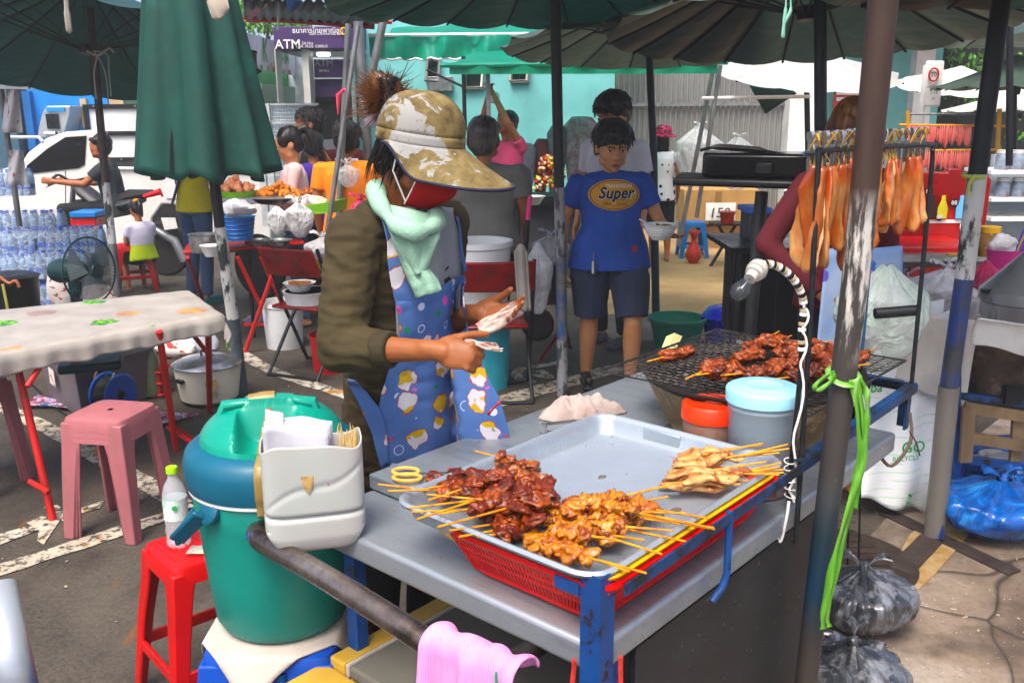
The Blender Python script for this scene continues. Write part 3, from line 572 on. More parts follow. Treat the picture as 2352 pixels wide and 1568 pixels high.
b=MB();a,c_,=V(520,146,12.1),V(700,174,16.2);b.add([Vector((a.x,12.1,0)),Vector((c_.x,16.2,0)),c_,a],[(0,1,2,3)]);b.build('wall',M_KGREEN,t,1,solid=.05,smooth=0)
b=MB();p=[V(598,192,13.4),V(676,200,14.9),V(676,262,14.9),V(598,255,13.4)];b.add(p,[(0,1,2,3)]);b.build('window',mat('poster_pale','#a8b5ae','#7fae90',sc_=2,bump=0),t,1,solid=.03,smooth=0)
# blue ATM wall
M_BLUEW=mat('bank_blue','#1a86d6','#1775bd',rough=.5,sc_=2,bump=.02);M_SILV=mat('silver_plastic','#a9b0b3','#8f969a',rough=.35,metal=.4,sc_=4,bump=.03)
t=T('blue_bank_wall','blue painted bank wall behind the pickup truck','building',(V(150,300,13).x,13.2,0))
b=MB();slab(b,60,205,340,420,13.2,.3);b.build('wall',M_BLUEW,t,1)
b=MB();slab(b,-60,205,62,470,13.0,.5);b.build('grey_blue_bay',mat('bay_blue','#3f6378',rough=.6),t,1);b=MB();slab(b,182,227,204,294,13.15,.06);b.build('notice',mat('buff_paper','#b59f7c',bump=0),t,1)
b=MB();slab(b,250,228,286,262,13.15,.06);b.build('notice',mat('buff_paper','#b59f7c',bump=0),t,1);b=MB();slab(b,286,228,345,262,13.1,.06);b.build('green_panel',mat('dull_green','#3d5a4a',bump=0),t,1);b=MB();slab(b,66,210,76,420,13.1,.1);b.build('corner_post',mat('blue_deep','#1668ad'),t,1)
t=T('cash_machine','silver cash machine with a dark screen set in the blue wall','cash machine',V(115,330,12.9))
prof=[(84,318),(90,285),(97,258),(106,243),(162,243),(158,262),(150,290),(144,318)]
b=MB();n_=len(prof);f_=[V(x,y,12.75) for x,y in prof];g_=[Vector((p.x,13.19,p.z)) for p in f_];b.add(f_+g_,[tuple(range(n_)),tuple(range(2*n_-1,n_-1,-1))]+[(i,n_+i,n_+(i+1) % n_,(i+1) % n_) for i in range(n_)]);b.build('casing',M_SILV,t,1,bevel=.02)
b=MB();slab(b,104,262,136,296,12.72,.04);b.build('screen',M_DGLASS,t,1);b=MB();slab(b,106,247,148,256,12.72,.04);b.build('top_sign',M_BLUEW,t,1);b=MB();slab(b,100,302,134,308,12.72,.04);b.build('keypad',M_WHT,t,1);b=MB();slab(b,126,302,133,308,12.715,.04);b.build('card_slot',M_BLK,t,1)
# ---------------------------------------------------------------- steel mesh cabinet
t=T('mesh_cabinet','white metal cage cabinet behind the girl in pale pink','cabinet',(V(660,400,9.6).x,9.6,0));M_CAB=mat('cabinet_white','#cfd3d3','#aab0b0',rough=.5,metal=.2)
for v in (238,280,318,360,400): b=MB();slab(b,598,v,730,v+4,9.6,.05);b.build('shelf_rail',M_CAB,t,1)
for u in (598,618,722): b=MB();slab(b,u,238,u+5,520,9.58,.05);b.build('upright',M_CAB,t,1)
b=MB();[b.tube([V(602+6*i,240,9.63),V(602+6*i,400,9.63)],.004,4) for i in range(20)];[b.tube([V(600,244+8*i,9.63),V(726,244+8*i,9.63)],.004,4) for i in range(20)];stuff(b.build('wire_mesh',M_CAB,t,1));b=MB();slab(b,600,240,728,520,10.1,.04);b.build('back_panel',mat('cab_back','#8ea0ab',rough=.6),t,1)
# ---------------------------------------------------------------- trees
M_LEAF=mat('leaves','#5f9a2e','#2e6a1c',rough=.6,sc_=3,bump=0);M_BARK=mat('bark','#5a4a3a','#3a2f25',rough=.9,bump=.5)
def tree(label,base,H,cr,cz,n,seed):
    t=T('tree',label,'tree',base);rnd=random.Random(seed);b=MB();b.tube([(0,0,0),(.1,0,H*.4),(.05,.05,H*.75)],[.13,.1,.06],8)
    for i in range(5): a=i*1.3;b.tube([(.08,0,H*(.4+.06*i)),(.5*cr*math.cos(a),.5*cr*math.sin(a),H*(.6+.05*i)),(.85*cr*math.cos(a),.85*cr*math.sin(a),H*(.75+.04*i))],[.05,.03,.01],6)
    b.build('trunk',M_BARK,t);b=MB()
    cl=[(rnd.uniform(-1,1)*cr,rnd.uniform(-1,1)*cr*.6,H*cz+rnd.uniform(-.5,.6)*cr*.8) for _ in range(38)]
    for i in range(n):
        c=rnd.choice(cl);p=Vector(c)+Vector((rnd.gauss(0,1),rnd.gauss(0,1),rnd.gauss(0,.8)))*.17*cr;e=Euler((rnd.uniform(0,6),rnd.uniform(0,6),rnd.uniform(0,6))).to_matrix();s=rnd.uniform(.035,.07)
        b.add([p+e @ Vector(q)*s for q in ((-1,0,0),(0,-.5,.1),(1.2,0,0),(0,.5,.1))],[(0,1,2,3)])
    b.build('crown',M_LEAF,t,smooth=0)
tree('leafy green tree at the right beyond the white umbrellas',(V(2250,260,15).x,15.5,0),3.0,1.6,.62,9000,3)
tree('small tree top seen over the white bank sign',(V(600,60,17).x,17,0),3.6,.7,.93,1500,5)
# ================================================================ UMBRELLAS
def umbrella(label,hub,R,rise,m,n=16,pole_to=None,pr=.025,pm=M_BPOLE,tilt=(0,0,0),strut=True,parts=None,sag=.05,rib_m=M_BPOLE,hubdrop=.28,name='market_umbrella',scal=.03,cut=0):
    """hub: point on the axis level with the rim"""
    t=T(name,label,'umbrella',(pole_to[0],pole_to[1],0) if pole_to is not None else (hub[0],hub[1],0));Rt=Euler([R_(a) for a in tilt]).to_matrix();h=Vector(hub)
    def S(th,r):  # r 0..1
        k=th*n/(2*math.pi);fr=abs((k % 1)-.5)*2;rr=R*r*(1-(scal*(1-fr**2))*r);z=rise*(1-r)**1.0*(1-.25*r) - sag*R*(1-fr**2)*r*.6*(1 if r > .2 else r*5)
        return h + Rt @ Vector((rr*math.cos(th),rr*math.sin(th),z))
    b=MB();NU=n*6;b.grid(lambda u,v: S(2*math.pi*u,max(.01,v)),NU,9,wrap=True);b.build('canopy',m,t,1,smooth=60)
    for i in range(n):
        th=2*math.pi*i/n;b=MB();b.tube([S(th,max(.02,r/6))-Vector((0,0,.012)) for r in range(7)],.007,5);b.build('rib',rib_m,t,1)
        if strut: b=MB();b.tube([S(th,.48)-Vector((0,0,.015)),h+Rt @ Vector((.03*math.cos(th),.03*math.sin(th),rise-hubdrop))],.005,5);b.build('strut',rib_m,t,1)
    b=MB();b.lathe([(0,-.03),(.045,-.03),(.05,.0),(.045,.03),(0,.03)],h+Rt @ Vector((0,0,rise-hubdrop)),12,Rt);b.build('hub',rib_m,t,1)
    if parts:
        for a,c,r,mm in parts: b=MB();b.tube([a,Vector(a).lerp(Vector(c),.5),c],r,14);b.build('pole',mm,t,1)
    return t
M_SILVP=chipped('silver_worn_pole','#8f9191','#4b5053',sc_=22);M_BLUEP=chipped('blue_worn_pole','#2b5a9a','#7b7d7c',.46,.54,20)
M_GREENP=chipped('worn_white_pole','#c4c4bf','#3d4443',.5,.56,14)
# open green umbrella, left
u0=V(225,190,6.7);f0=V(290,720,6.7)
umbrella('open dark green umbrella with its post beside the girl on the red stool',Vector((V(205,190,7.0).x,7.0,2.10)),1.25,.55,M_CANG,16,f0,tilt=(-14,0,0),parts=[(V(207,20,7.1),V(243,420,6.9),.028,mat('brown_pole','#4a3a31','#2f2520',rough=.6)),(V(243,420,6.9),V(258,560,6.85),.03,M_GREENP),(V(258,560,6.85),V(270,680,6.8),.032,M_POLE)],hubdrop=.53)
b=MB()
for (u,v,du) in ((222,118,-6),(246,112,4),(232,130,12)): b.tube(spline([V(215,118,6.9),V(u,v+14,6.88),V(u+du,v+50,6.88),V(u+du+5,v+110,6.88)],5),.006,4)
b.tube(spline([V(200,118,6.9),V(225,128,6.85),V(250,112,6.9),V(262,122,6.9)],5),.009,5);tag(b.build('twine',mat('twine','#9a9488',rough=.9)),'loose pale twine knotted round the green umbrella post','twine')
b=MB();b.tube(spline([V(152,0,5),V(154,30,5),V(160,78,5)],5),[.012]*5+[.016]*5+[.004],6);tag(b.build('hanging_strip',mat('twine','#9a9488')),'pale strip hanging beneath the green umbrella canopy','strip')
# near canopy edges at the very top
umbrella('dark green umbrella edge in the top right corner',V(2330,-60,2.9)+Vector((.2,.1,0)),.75,.25,M_CANG,12,(V(2300,0,3.4).x+.2,3.0,0),strut=False)
# closed umbrella
t=T('closed_umbrella','folded dark green umbrella hanging in pleats round a worn post','umbrella',G(560,905));Yc=5.1
cx=lambda z: V(478,400,Yc).x
top=V(430,-60,Yc);bot=V(474,402,Yc);bot=Vector((bot.x,Yc,bot.z))
def fold(u,v):
    th=2*math.pi*u;n=8;s=math.sin(n*th+1.1*math.sin(th*2));r=(.205+.125*v**.9)*(1+.17*(s if s > 0 else -abs(s)**.6*1.2)*(.45+.75*v)+.05*math.sin(3*th+1)*v);c=top.lerp(bot,v)
    rag=.025*math.sin(n*th*1.0+1)*v**6 + .015*math.sin(th*2)*v**6
    return c + Vector((math.cos(th)*r,math.sin(th)*r*.8,rag))
b=MB();b.grid(fold,200,26,wrap=True);nb=NB('pleated_canvas');nb.col(nb.ramp(nb.noise(3,6,.6),[(.3,'#0f5045'),(.55,'#0c4238'),(.75,'#1f6357')])).set(rough=.7);nb.bump(nb.noise(200,2),.15,.001);nb.bump(nb.noise(5,4,.5,(1,1,.3)),.5,.03);b.build('canopy',nb.m,t,1,smooth=180,solid=.006)
for i in range(9): th=(i+.2)*2*math.pi/9;b=MB();b.tube([top.lerp(bot,k/5)+Vector((math.cos(th)*(.1+.2*k/5),math.sin(th)*(.08+.16*k/5),.02)) for k in range(6)],.008,5);b.build('rib',M_BPOLE,t,1)
p0,p1,p2,p3=V(488,380,5.1),V(505,520,5.15),V(535,730,5.25),G(557,905)
b=MB();b.tube([p0,p1],.030,14);b.build('pole',M_BPOLE,t,1);b=MB();b.tube([p1,p2],[.033,.036],14);b.build('pole_sleeve',M_GREENP,t,1);b=MB();b.tube([p2,p3],[.037,.036],14);b.build('pole_base',mat('grey_blue_pole','#525d64','#3b444a',rough=.5,sc_=20),t,1)
b=MB();b.blob(V(500,12,4.75),(.05,.02,.075),3,.3);tag(b.build('white_rag',mat('cream_rag','#b8ab9c',rough=.9)),'scrap of cream cloth tied at the top of the folded umbrella','cloth')
# central umbrella + pole
pc=G(1292,908)
umbrella('big dark green umbrella spreading over the middle of the market',Vector((V(1250,52,5.05).x,5.05,2.20)),1.15,.40,M_CANG,18,pc,parts=[(V(1275,-10,5.1),V(1284,430,5.2),.03,M_BPOLE),(V(1284,430,5.2),V(1288,590,5.24),.031,M_SILVP),(V(1288,590,5.24),V(1291,780,5.27),.0315,M_BLUEP),(V(1291,780,5.27),pc,.033,M_SILVP)],hubdrop=.3)
# mid umbrella behind
umbrella('grey green umbrella half hidden behind the big right umbrella',Vector((V(1490,118,6.7).x,6.7,2.10)),1.04,.36,M_CANGR,16,G(1507,740),parts=[(V(1490,100,6.7),V(1500,330,6.7),.026,M_BPOLE),(V(1500,330,6.7),V(1507,740,6.7),.030,mat('slate_pole','#2a3d47','#1c2a32',rough=.5,metal=.3))],hubdrop=.3,tilt=(-5,0,0))
# big right umbrella
umbrella('large grey green umbrella with long struts above the hanging meat',Vector((V(1850,96,4.4).x,4.4,2.02)),.93,.42,M_CANGR,18,(V(1885,300,4.3).x,4.3,0),parts=[(V(1884,-20,4.3),V(1886,700,4.25),.028,mat('navy_pole','#16222a','#0d151b',rough=.45,metal=.3))],hubdrop=.36,tilt=(-6,0,0))
umbrella('grey green umbrella on the far right over the red cooler',Vector((V(2330,105,8).x,8,2.22)),.85,.3,M_CANGR,16,(V(2320,105,5.6).x,5.6,0),hubdrop=.2,parts=[(V(2320,60,5.6),V(2318,380,5.6),.02,M_BPOLE)])
umbrella('wide pale grey umbrella in front of the corrugated shed',Vector((V(1850,196,8.6).x,8.6,1.99)),.84,.22,M_CANW,12,(V(1850,196,8.6).x,8.6,0),parts=[(V(1852,150,8.6),V(1858,480,8.6),.025,M_BPOLE)],strut=False,scal=.06,tilt=(13,1,0))
umbrella('white umbrella behind the road sign',V(2200,196,11),.72,.22,M_CANWW,12,(V(2200,196,11).x,11,0),parts=[(V(2200,180,11),V(2195,330,11),.02,M_BPOLE)],strut=False,tilt=(11,0,0))
umbrella('dark grey umbrella at the right edge above the meat rack',V(2330,200,7.6),.62,.25,M_CANGR,12,(V(2330,200,7.6).x,7.6,0),parts=[(V(2330,160,7.6),V(2330,400,7.6),.02,M_BPOLE)],strut=False)
umbrella('bright white umbrella lowest at the right edge',V(2340,252,9.5),.72,.22,M_CANWW,12,(V(2340,252,9.5).x,9.5,0),parts=[(V(2330,240,9.5),V(2322,420,9.5),.022,M_BPOLE)],strut=False)
b=MB()
for du in (0,9): b.tube(spline([V(1806+du,-10,3.1),V(1804+du*1.3,25,3.1),V(1800+du*.2,55,3.1),V(1796+du*.5,88,3.1)],4),[.003]*4+[.006]*4+[.004]*4+[.001],5)
tag(b.build('hanging_string',mat('mint_string','#8fc9b4',rough=.5)),'pair of pale mint strings hanging from the large umbrella','string')
# ---------------------------------------------------------------- road sign
t=T('road_sign','tall narrow white road sign with a red ring on a pole','sign',(V(2140,300,9).x,9,0));b=MB();b.tube([(V(2128,150,9).x,9.03,0),V(2128,150,9.03)],.03,8);b.build('post',M_WHITEP,t,1)
b=MB();slab(b,2130,140,2160,245,9,.04);b.build('plate',M_WHT,t,1,bevel=.015);b=MB();c_=V(2145,172,8.98);b.tube([c_+Vector((.045*math.cos(a),0,.06*math.sin(a))) for a in [i*.524 for i in range(12)]],.009,5,closed=True);b.build('ring',M_RED,t,1);write('20',.06,FV(2145,172,8.97),M_BLK,t)
for i in range(3): write(('หยุดรถ','7-18','น.')[i],.045,FV(2145,200+13*i,8.97),M_BLK,t)
b=MB();slab(b,2100,250,2500,420,16.4,.3);o=b.build('market_wall',mat('brown_wall','#5f5248','#4a4038',rough=.9,sc_=2));tag(o,'low brown wall under the leafy tree on the right','wall')
# ================================================================ STALLS AND PEOPLE BEHIND
M_JEAN=cloth_mat('jeans','#3f5878','#2d4260');M_YSH=cloth_mat('yellow_shirt','#c2b40c','#a59708');M_BLKC=cloth_mat('black_cloth','#17181b');M_ORG=cloth_mat('orange_shirt','#ee8a2c','#e07a1e');M_PUR=cloth_mat('purple_shirt','#4a2fa0');M_PPK=cloth_mat('pale_pink_shirt','#e6c4c0');M_MAR=cloth_mat('maroon_shirt','#631822');M_GSH=cloth_mat('grey_shirt','#77766f','#66655f');M_PKS=cloth_mat('pink_shirt','#cf4f72','#b8406a');M_WSH=cloth_mat('white_shirt','#c4c1c4','#a9a6ab');M_DGS=cloth_mat('charcoal_shirt','#2d3438')
def atY(u,Y): return (V(u,400,Y).x,Y,0)
t,J,P,Rh=human('young woman in a pale pink long sleeved top counting change over the snack stall',atY(672,7.2),R_(-72),1.53,dict(eR=(-.19,-.06,1.12),wR=(-.06,-.30,1.13),eL=(.19,-.05,1.12),wL=(.05,-.30,1.12)),shirt=M_PPK,sleeve='long',legs=M_JEAN,hair='pony',pitch=22,face=1,skin=SKIN2,wd=1.02,hk=1.22)
b=MB();b.blob(P(0,-.28,-.43),(.05,.03,.04),2);b.build('paper_bundle',mat('buff','#a39c8c'),t)
human('man in a black shirt with spiky black hair standing behind the pink woman',atY(722,7.95),R_(-80),1.68,shirt=M_BLKC,legs=M_BLKC,hair='spiky',face=1,wd=1.05,hk=1.22)
human('woman in a purple shirt touching her ear, half hidden',atY(722,7.6),R_(205),1.50,dict(eR=(-.25,.0,1.15),wR=(-.15,.0,1.42)),shirt=M_PUR,legs=M_BLKC,hair='bowl',wd=.95)
t,J,P,Rh=human('person in a bright orange shirt seen from behind with bobbed black hair',atY(800,6.75),R_(176),1.57,dict(eR=(-.2,-.05,1.12),wR=(-.1,-.25,1.1)),shirt=M_ORG,legs=M_BLKC,leg_len='short',hair='bowl',wd=1.18,hk=1.2)
for s,nn in ((.255,0),): b=MB();b.tube(arc((0,0,0),.065,0,350,14,(1,0,0),(0,1,0)),.004,4);
human('person in a maroon top with a small hair bun beyond the orange shirt',atY(795,8.4),R_(180),1.60,shirt=M_MAR,legs=M_BLKC,hair='bun',wd=.95)
human('grey haired man in a plain grey shirt seen from behind',atY(1112,5.75),R_(168),1.60,dict(eR=(-.27,-.02,1.12),wR=(-.24,-.20,.95),eL=(.27,-.02,1.12),wL=(.24,-.2,.95)),shirt=M_GSH,legs=M_BLKC,hair='short',hmat=HAIRG,wd=1.34,vox=.010,hk=1.28)
human('man in a pink shirt reaching both arms up to a canopy pole',atY(1165,8.8),R_(-40),1.66,dict(eR=(-.20,-.12,1.60),wR=(-.10,-.16,1.83),eL=(.16,-.18,1.60),wL=(-.02,-.16,1.85),head=(0,-.01,1.585)),shirt=M_PKS,sleeve='cap',legs=M_BLKC,hair='short',pitch=-20,face=1)
b=MB();p=V(1137,225,8.7);b.blob(p,(.05,.03,.05),4,.4);tag(b.build('plastic_bag',M_WHT),'small white bag in the raised hands of the man in pink','bag')
t,J,P,Rh=human('young man in a pale grey T-shirt, behind the man in blue',atY(1408,6.5),R_(-38),1.75,shirt=M_WSH,legs=M_DGS,hair='bowl',pitch=18,face=1,skin=SKIN2,shoes=mat('sandal_grey','#4d5054',rough=.6),wd=1.12,hk=1.28)
# polka dots
nb=NB('polka');v=nb.vor(13,st=(1,.6,1),rnd=.25);nb.col(nb.ramp(v.outputs['Distance'],[(.30,'#141418'),(.34,'#dcdce2')])).set(rough=.85);M_POLKA=nb.m
t,J,P,Rh=human('woman in a white polka dot top and pink checked hat, seen from behind',atY(1520,10.3),R_(175),1.47,shirt=M_POLKA,sleeve='cap',legs=M_BLKC,leg_len='short',hair='long',hem=.80,wd=.95)
nb=NB('pink_check');ck=nb.n('TexChecker');ck.inputs['Scale'].default_value=26;nb.l(nb.coord(),ck.inputs[0]);ck.inputs['Color1'].default_value=hx('#c01d55');ck.inputs['Color2'].default_value=hx('#3a0d22');nb.col(ck.outputs[0])
b=MB();b.lathe([(.0,.15),(.06,.145),(.095,.11),(.105,.05),(.16,.02),(.155,.012),(.10,.04)],(0,0,0),20);b.v=[P(v.x,v.y+.01,v.z+.01) for v in b.v];b.build('hat',nb.m,t)
# yellow shirt person
t,J,P,Rh=human('person in a yellow shirt and blue jeans seen from behind at the snack stall',atY(440,8.15),R_(150),1.62,dict(eR=(-.24,-.1,1.13),wR=(-.12,-.28,1.0),eL=(.24,-.05,1.1),wL=(.1,-.25,1.0)),shirt=M_YSH,sleeve='short',legs=M_JEAN,hair='long',shoes=mat('teal_shoe','#1d7f7a'),wd=1.05)
b=MB();b.tube([(-.17,.02,1.38),(-.02,.14,1.15),(.16,.10,.90)],.028,6,flat=.4);b.build('strap',cloth_mat('violet_strap','#5b62a8'),t)
# girl on a red stool
M_BI=NB('two_tone');sp=M_BI.n('SeparateXYZ');M_BI.l(M_BI.coord(),sp.inputs[0]);M_BI.col(M_BI.ramp(sp.outputs[2],[(.60,'#b8cf08'),(.603,'#d5cfe0')],'CONSTANT')).set(rough=.85);M_BI.bump(M_BI.noise(9,3),.3,.02)
SP=dict(head=(.0,-.06,1.40),neck=(0,.0,1.235),sR=(-.165,.01,1.17),sL=(.165,.01,1.17),chest=(0,.02,1.03),pel=(0,.05,.77),hR=(-.09,.03,.72),hL=(.09,.03,.72),kR=(-.13,-.33,.70),kL=(.13,-.33,.70),aR=(-.12,-.28,.25),aL=(.12,-.28,.25),eR=(-.20,-.02,.93),wR=(-.12,-.25,.95),eL=(.20,-.02,.93),wL=(.12,-.25,.95))
t,J,P,Rh=human('little girl in a white and lime top sitting on a red stool',(V(318,500,8.75).x,8.75,-.15),R_(-132),1.13,SP,shirt=M_BI.m,sleeve='short',legs=M_BLKC,leg_len='short',hair='pony',pitch=20,wd=1.1,hem=.86)
b=MB();b.blob(P(0,.10,.085),(.035,.02,.022),5,.4);b.build('hair_tie',mat('orange_tie','#e0951a'),t)
def stool(label,loc,rz,m,h=.45,top=.30,bot=.36,lw=.055,group=None,ribs=False,name='plastic_stool',stretch=True,hole=False):
    t=thing(name,label,'stool',loc,rz,group);a=top/2;c=bot/2
    b=MB();sec=[]
    for (s,z) in ((a-.018,h),(a-.004,h-.004),(a,h-.014),(a+.003,h-.055)): sec.append((s,z))
    n=32
    def sq(t_,s): 
        x,y=math.cos(t_),math.sin(t_);e=.28;return Vector((s*math.copysign(abs(x)**e,x),s*math.copysign(abs(y)**e,y),0))
    vs=[sq(2*math.pi*(i+.5)/n,s)+Vector((0,0,z)) for s,z in sec for i in range(n)]+[sq(2*math.pi*(i+.5)/n,sec[-1][0]-.006)+Vector((0,0,sec[-1][1])) for i in range(n)]+[sq(2*math.pi*(i+.5)/n,sec[0][0]-.01)+Vector((0,0,h-.012)) for i in range(n)]
    fs=[tuple(range(n))]+[(j*n+i,(j+1)*n+i,(j+1)*n+(i+1) % n,j*n+(i+1) % n) for j in range(5) for i in range(n)]+[tuple(range(6*n-1,5*n-1,-1))]
    b.add(vs,fs);b.build('seat',m,t,smooth=50)
    if ribs:
        for i in range(-3,4): b=MB();b.box((i*.028,0,h+.001),(.006,a*1.1,.005));b.build('seat_rib',m,t,bevel=.002)
    for sx in (-1,1):
        for sy in (-1,1):
            b=MB();A_=[];w0,w1=lw*1.25,lw*.8
            for z,s,ww in ((h-.02,a-.001,w0*1.7),(h-.05,a+.002,w0*1.15),(h-.10,a+(c-a)*.12,w0),(h*.5,a+(c-a)*.5,w0*.85),(0,c,w1)):
                A_ += [(sx*s,sy*s,z),(sx*s,sy*(s-ww),z),(sx*(s-.012),sy*(s-ww),z),(sx*(s-.012),sy*(s-.012),z),(sx*(s-ww),sy*(s-.012),z),(sx*(s-ww),sy*s,z)]
            q=6;fs=[(j*q+i,j*q+(i+1) % q,(j+1)*q+(i+1) % q,(j+1)*q+i) for j in range(4) for i in range(q)]+[tuple(range(q))[::-1],tuple(4*q+i for i in range(q))]
            b.add(A_,fs);b.build('leg',m,t,bevel=.005,smooth=30)
    if stretch:
        z=h*.33;s=a+(c-a)*.67-.008
        for (x0,y0,x1,y1) in ((-s,-s,s,-s),(s,-s,s,s),(s,s,-s,s),(-s,s,-s,-s)): b=MB();b.bar((x0*.86 if x0 != x1 else x0,y0*.86 if y0 != y1 else y0,z),(x1*.86 if x0 != x1 else x1,y1*.86 if y0 != y1 else y1,z),.012,.035);b.build('stretcher',m,t,bevel=.003)
    if hole: b=MB();b.lathe([(0,h+.0012),(.012,h+.0012)],n=12);b.build('hole',M_BLK,t)
    return t
M_REDP=mat('red_plastic','#c8170e','#a5110b',rough=.35,sc_=3,bump=.08);M_BLUEPL=mat('blue_plastic','#1d4fb4','#173f93',rough=.4,sc_=3,bump=.1);M_SKYPL=mat('sky_blue_plastic','#1f7cc8',rough=.4);M_LIMEP=mat('lime_plastic','#86c43a',rough=.4)
stool('red plastic stool under the little girl',(V(312,620,8.8).x,8.8,0),R_(20),M_REDP,.45,.30,.40)
# motorbike with rider
M_CHROME=mat('chrome','#b5b7b8',rough=.2,metal=.9,bump=0);M_TYRE=mat('tyre','#18181a','#2a2826',rough=.8,sc_=20);M_STEEL=mat('brushed_steel','#a7a9aa','#8b8e90',rough=.35,metal=.75,sc_=10,bump=.08)
def wheel(par,c,R,w,ax,rimm=M_CHROME,spokes=10,name='wheel'):
    ax=Vector(ax).normalized();q=ax.to_track_quat('Z','Y').to_matrix();b=MB();o=[]
    b.lathe([(R-w*.9,-w/2),(R-w*.25,-w/2),(R,0),(R-w*.25,w/2),(R-w*.9,w/2),(R-w*.9,-w/2)],c,32,q);wo=b.build(name,M_TYRE,par,world=True)
    b=MB();b.lathe([(R-w*.95,-w*.35),(R-w*.8,-w*.35),(R-w*.8,w*.35),(R-w*.95,w*.35),(R-w*.95,-w*.35)],c,32,q)
    for i in range(spokes): a=2*math.pi*i/spokes;b.tube([Vector(c),Vector(c)+q @ Vector((math.cos(a),math.sin(a),0))*(R-w*.9)],.005 if spokes > 12 else .010,4)
    b.lathe([(0,-w*.4),(.03,-w*.4),(.03,w*.4),(0,w*.4)],c,12,q);stuff(b.build('rim',rimm,par,world=True));return wo
mb_=V(220,560,9.7);t=T('motorbike','dark motorbike with a red tail light beside the white pickup','motorbike',(mb_.x,9.7,0))
M_MBK=mat('dark_fairing','#2b3036',rough=.3);xr=V(372,500,9.6).x;xf=V(150,500,9.9).x
wheel(t,(xr,9.6,.29),.29,.09,(.1,1,0));wheel(t,(xf,9.9,.29),.29,.08,(.1,1,0))
b=MB();b.tube([V(330,458,9.65),V(290,470,9.7),V(240,475,9.75),V(195,440,9.8),V(170,420,9.85)],[.05,.12,.13,.12,.05],10,flat=.6);b.build('fairing',M_MBK,t,1)
b=MB();b.tube([V(352,442,9.6),V(300,452,9.7),V(250,470,9.7)],[.03,.08,.07],8);b.build('seat',M_BLK,t,1)
b=MB();b.tube([V(330,452,9.55),V(368,440,9.55),V(374,452,9.55)],[.02,.035,.01],8);b.build('tail_light',mat('tail_red','#e0180c',rough=.2),t,1)
b=MB();b.tube([V(345,520,9.5),V(400,552,9.5),V(424,600,9.5)],[.03,.05,.045],10);b.build('exhaust',M_STEEL,t,1)
b=MB();b.tube(spline([V(118,412,9.7),V(135,402,9.75),V(165,415,9.8),V(215,405,9.95)],4),.014,6);b.build('handlebar',M_BLK,t,1);b=MB();b.tube([V(170,415,9.85),(xf,9.9,.3)],.03,8);b.build('fork',M_CHROME,t,1)
b=MB();q=[V(370,500,9.45),V(402,500,9.45),V(408,524,9.45),V(378,528,9.45)];b.add(q,[(0,1,2,3)]);b.build('number_plate',M_WHT,t,1,solid=.01,smooth=0)
t,J,P,Rh=human('man in a charcoal shirt riding the dark motorbike',(V(250,500,9.7).x,9.75,0),R_(-82),1.70,dict(head=(0,-.03,1.33),neck=(0,.01,1.19),sR=(-.18,.02,1.13),sL=(.18,.02,1.13),chest=(0,.03,1.0),pel=(0,.06,.74),hR=(-.09,.02,.70),hL=(.09,.02,.70),kR=(-.2,-.40,.72),kL=(.22,-.40,.72),aR=(-.2,-.32,.28),aL=(.22,-.32,.28),eR=(-.24,-.18,.95),wR=(-.26,-.46,.97),eL=(.24,-.16,.97),wL=(.24,-.42,1.0)),shirt=M_DGS,legs=M_BLKC,hair='short',hem=.82)
# white pickup
M_TRUCK=mat('truck_white','#d9d8d3','#c9c7c1',rough=.3,sc_=1.5,bump=.01);M_TGLASS=NB('tinted_glass');n_=M_TGLASS.noise(2.5,6,.7,(1,1,2));M_TGLASS.col(M_TGLASS.ramp(n_,[(.5,'#0c0f12'),(.62,'#1a2226'),(.66,'#4b5c60')])).set(rough=.08);M_TGLASS=M_TGLASS.m
Yt=11.2;t=T('pickup_truck','white pickup truck with tinted cab window parked behind the stalls','pickup truck',(V(300,500,Yt).x,Yt,0))
prof=[(-10,575),(-10,395),(50,372),(62,352),(105,318),(150,303),(203,299),(222,302),(226,385),(432,388),(622,392),(624,560),(430,566),(425,500),(400,470),(372,470),(350,500),(345,572)]
b=MB();f_=[V(x,y,Yt) for x,y in prof];n_=len(f_);g_=[p+Vector((0,1.6,0)) for p in f_];b.add(f_+g_,[tuple(range(n_))[::-1],tuple(range(n_,2*n_))]+[(i,(i+1) % n_,n_+(i+1) % n_,n_+i) for i in range(n_)]);b.build('body',M_TRUCK,t,1,smooth=25,bevel=.025)
b=MB();wp=[(56,400),(62,380),(108,342),(150,315),(198,312),(194,378),(180,386)];f_=[V(x,y,Yt-.012) for x,y in wp];b.add(f_+[p+Vector((0,.01,0)) for p in f_],[tuple(range(7))[::-1]]+[(i,(i+1) % 7,7+(i+1) % 7,7+i) for i in range(7)]);b.build('cab_window',M_TGLASS,t,1,smooth=0)
b=MB();q=V(396,440,Yt-.012);b.box(q,(.17,.012,.17));b.build('fuel_door',M_TRUCK,t,1,bevel=.02);b=MB();q=[V(150,392,Yt-.006),V(150,560,Yt-.006)];b.bar(q[0],q[1],.006,.004);b.build('door_gap',M_BLK,t,1)
b=MB();b.tube([V(228,386,Yt-.02),V(430,389,Yt-.02),V(620,393,Yt-.02)],.02,6);b.build('bed_rail',M_WHT,t,1)
wheel(t,(V(390,540,Yt).x,Yt+.12,.33),.33,.2,(0,1,0),M_GREYM,8);wheel(t,(V(30,540,Yt).x,Yt+.12,.33),.33,.2,(0,1,0),M_GREYM,8)
b=MB();b.tube([V(15,315,Yt),V(88,315,Yt),V(98,325,Yt)],.02,6);b.build('roof_bar',M_WHT,t,1)
t=T('cargo_frame','black framed white cargo screen standing on the pickup bed','screen',(V(290,390,11.3).x,11.3,V(290,388,11.3).z))
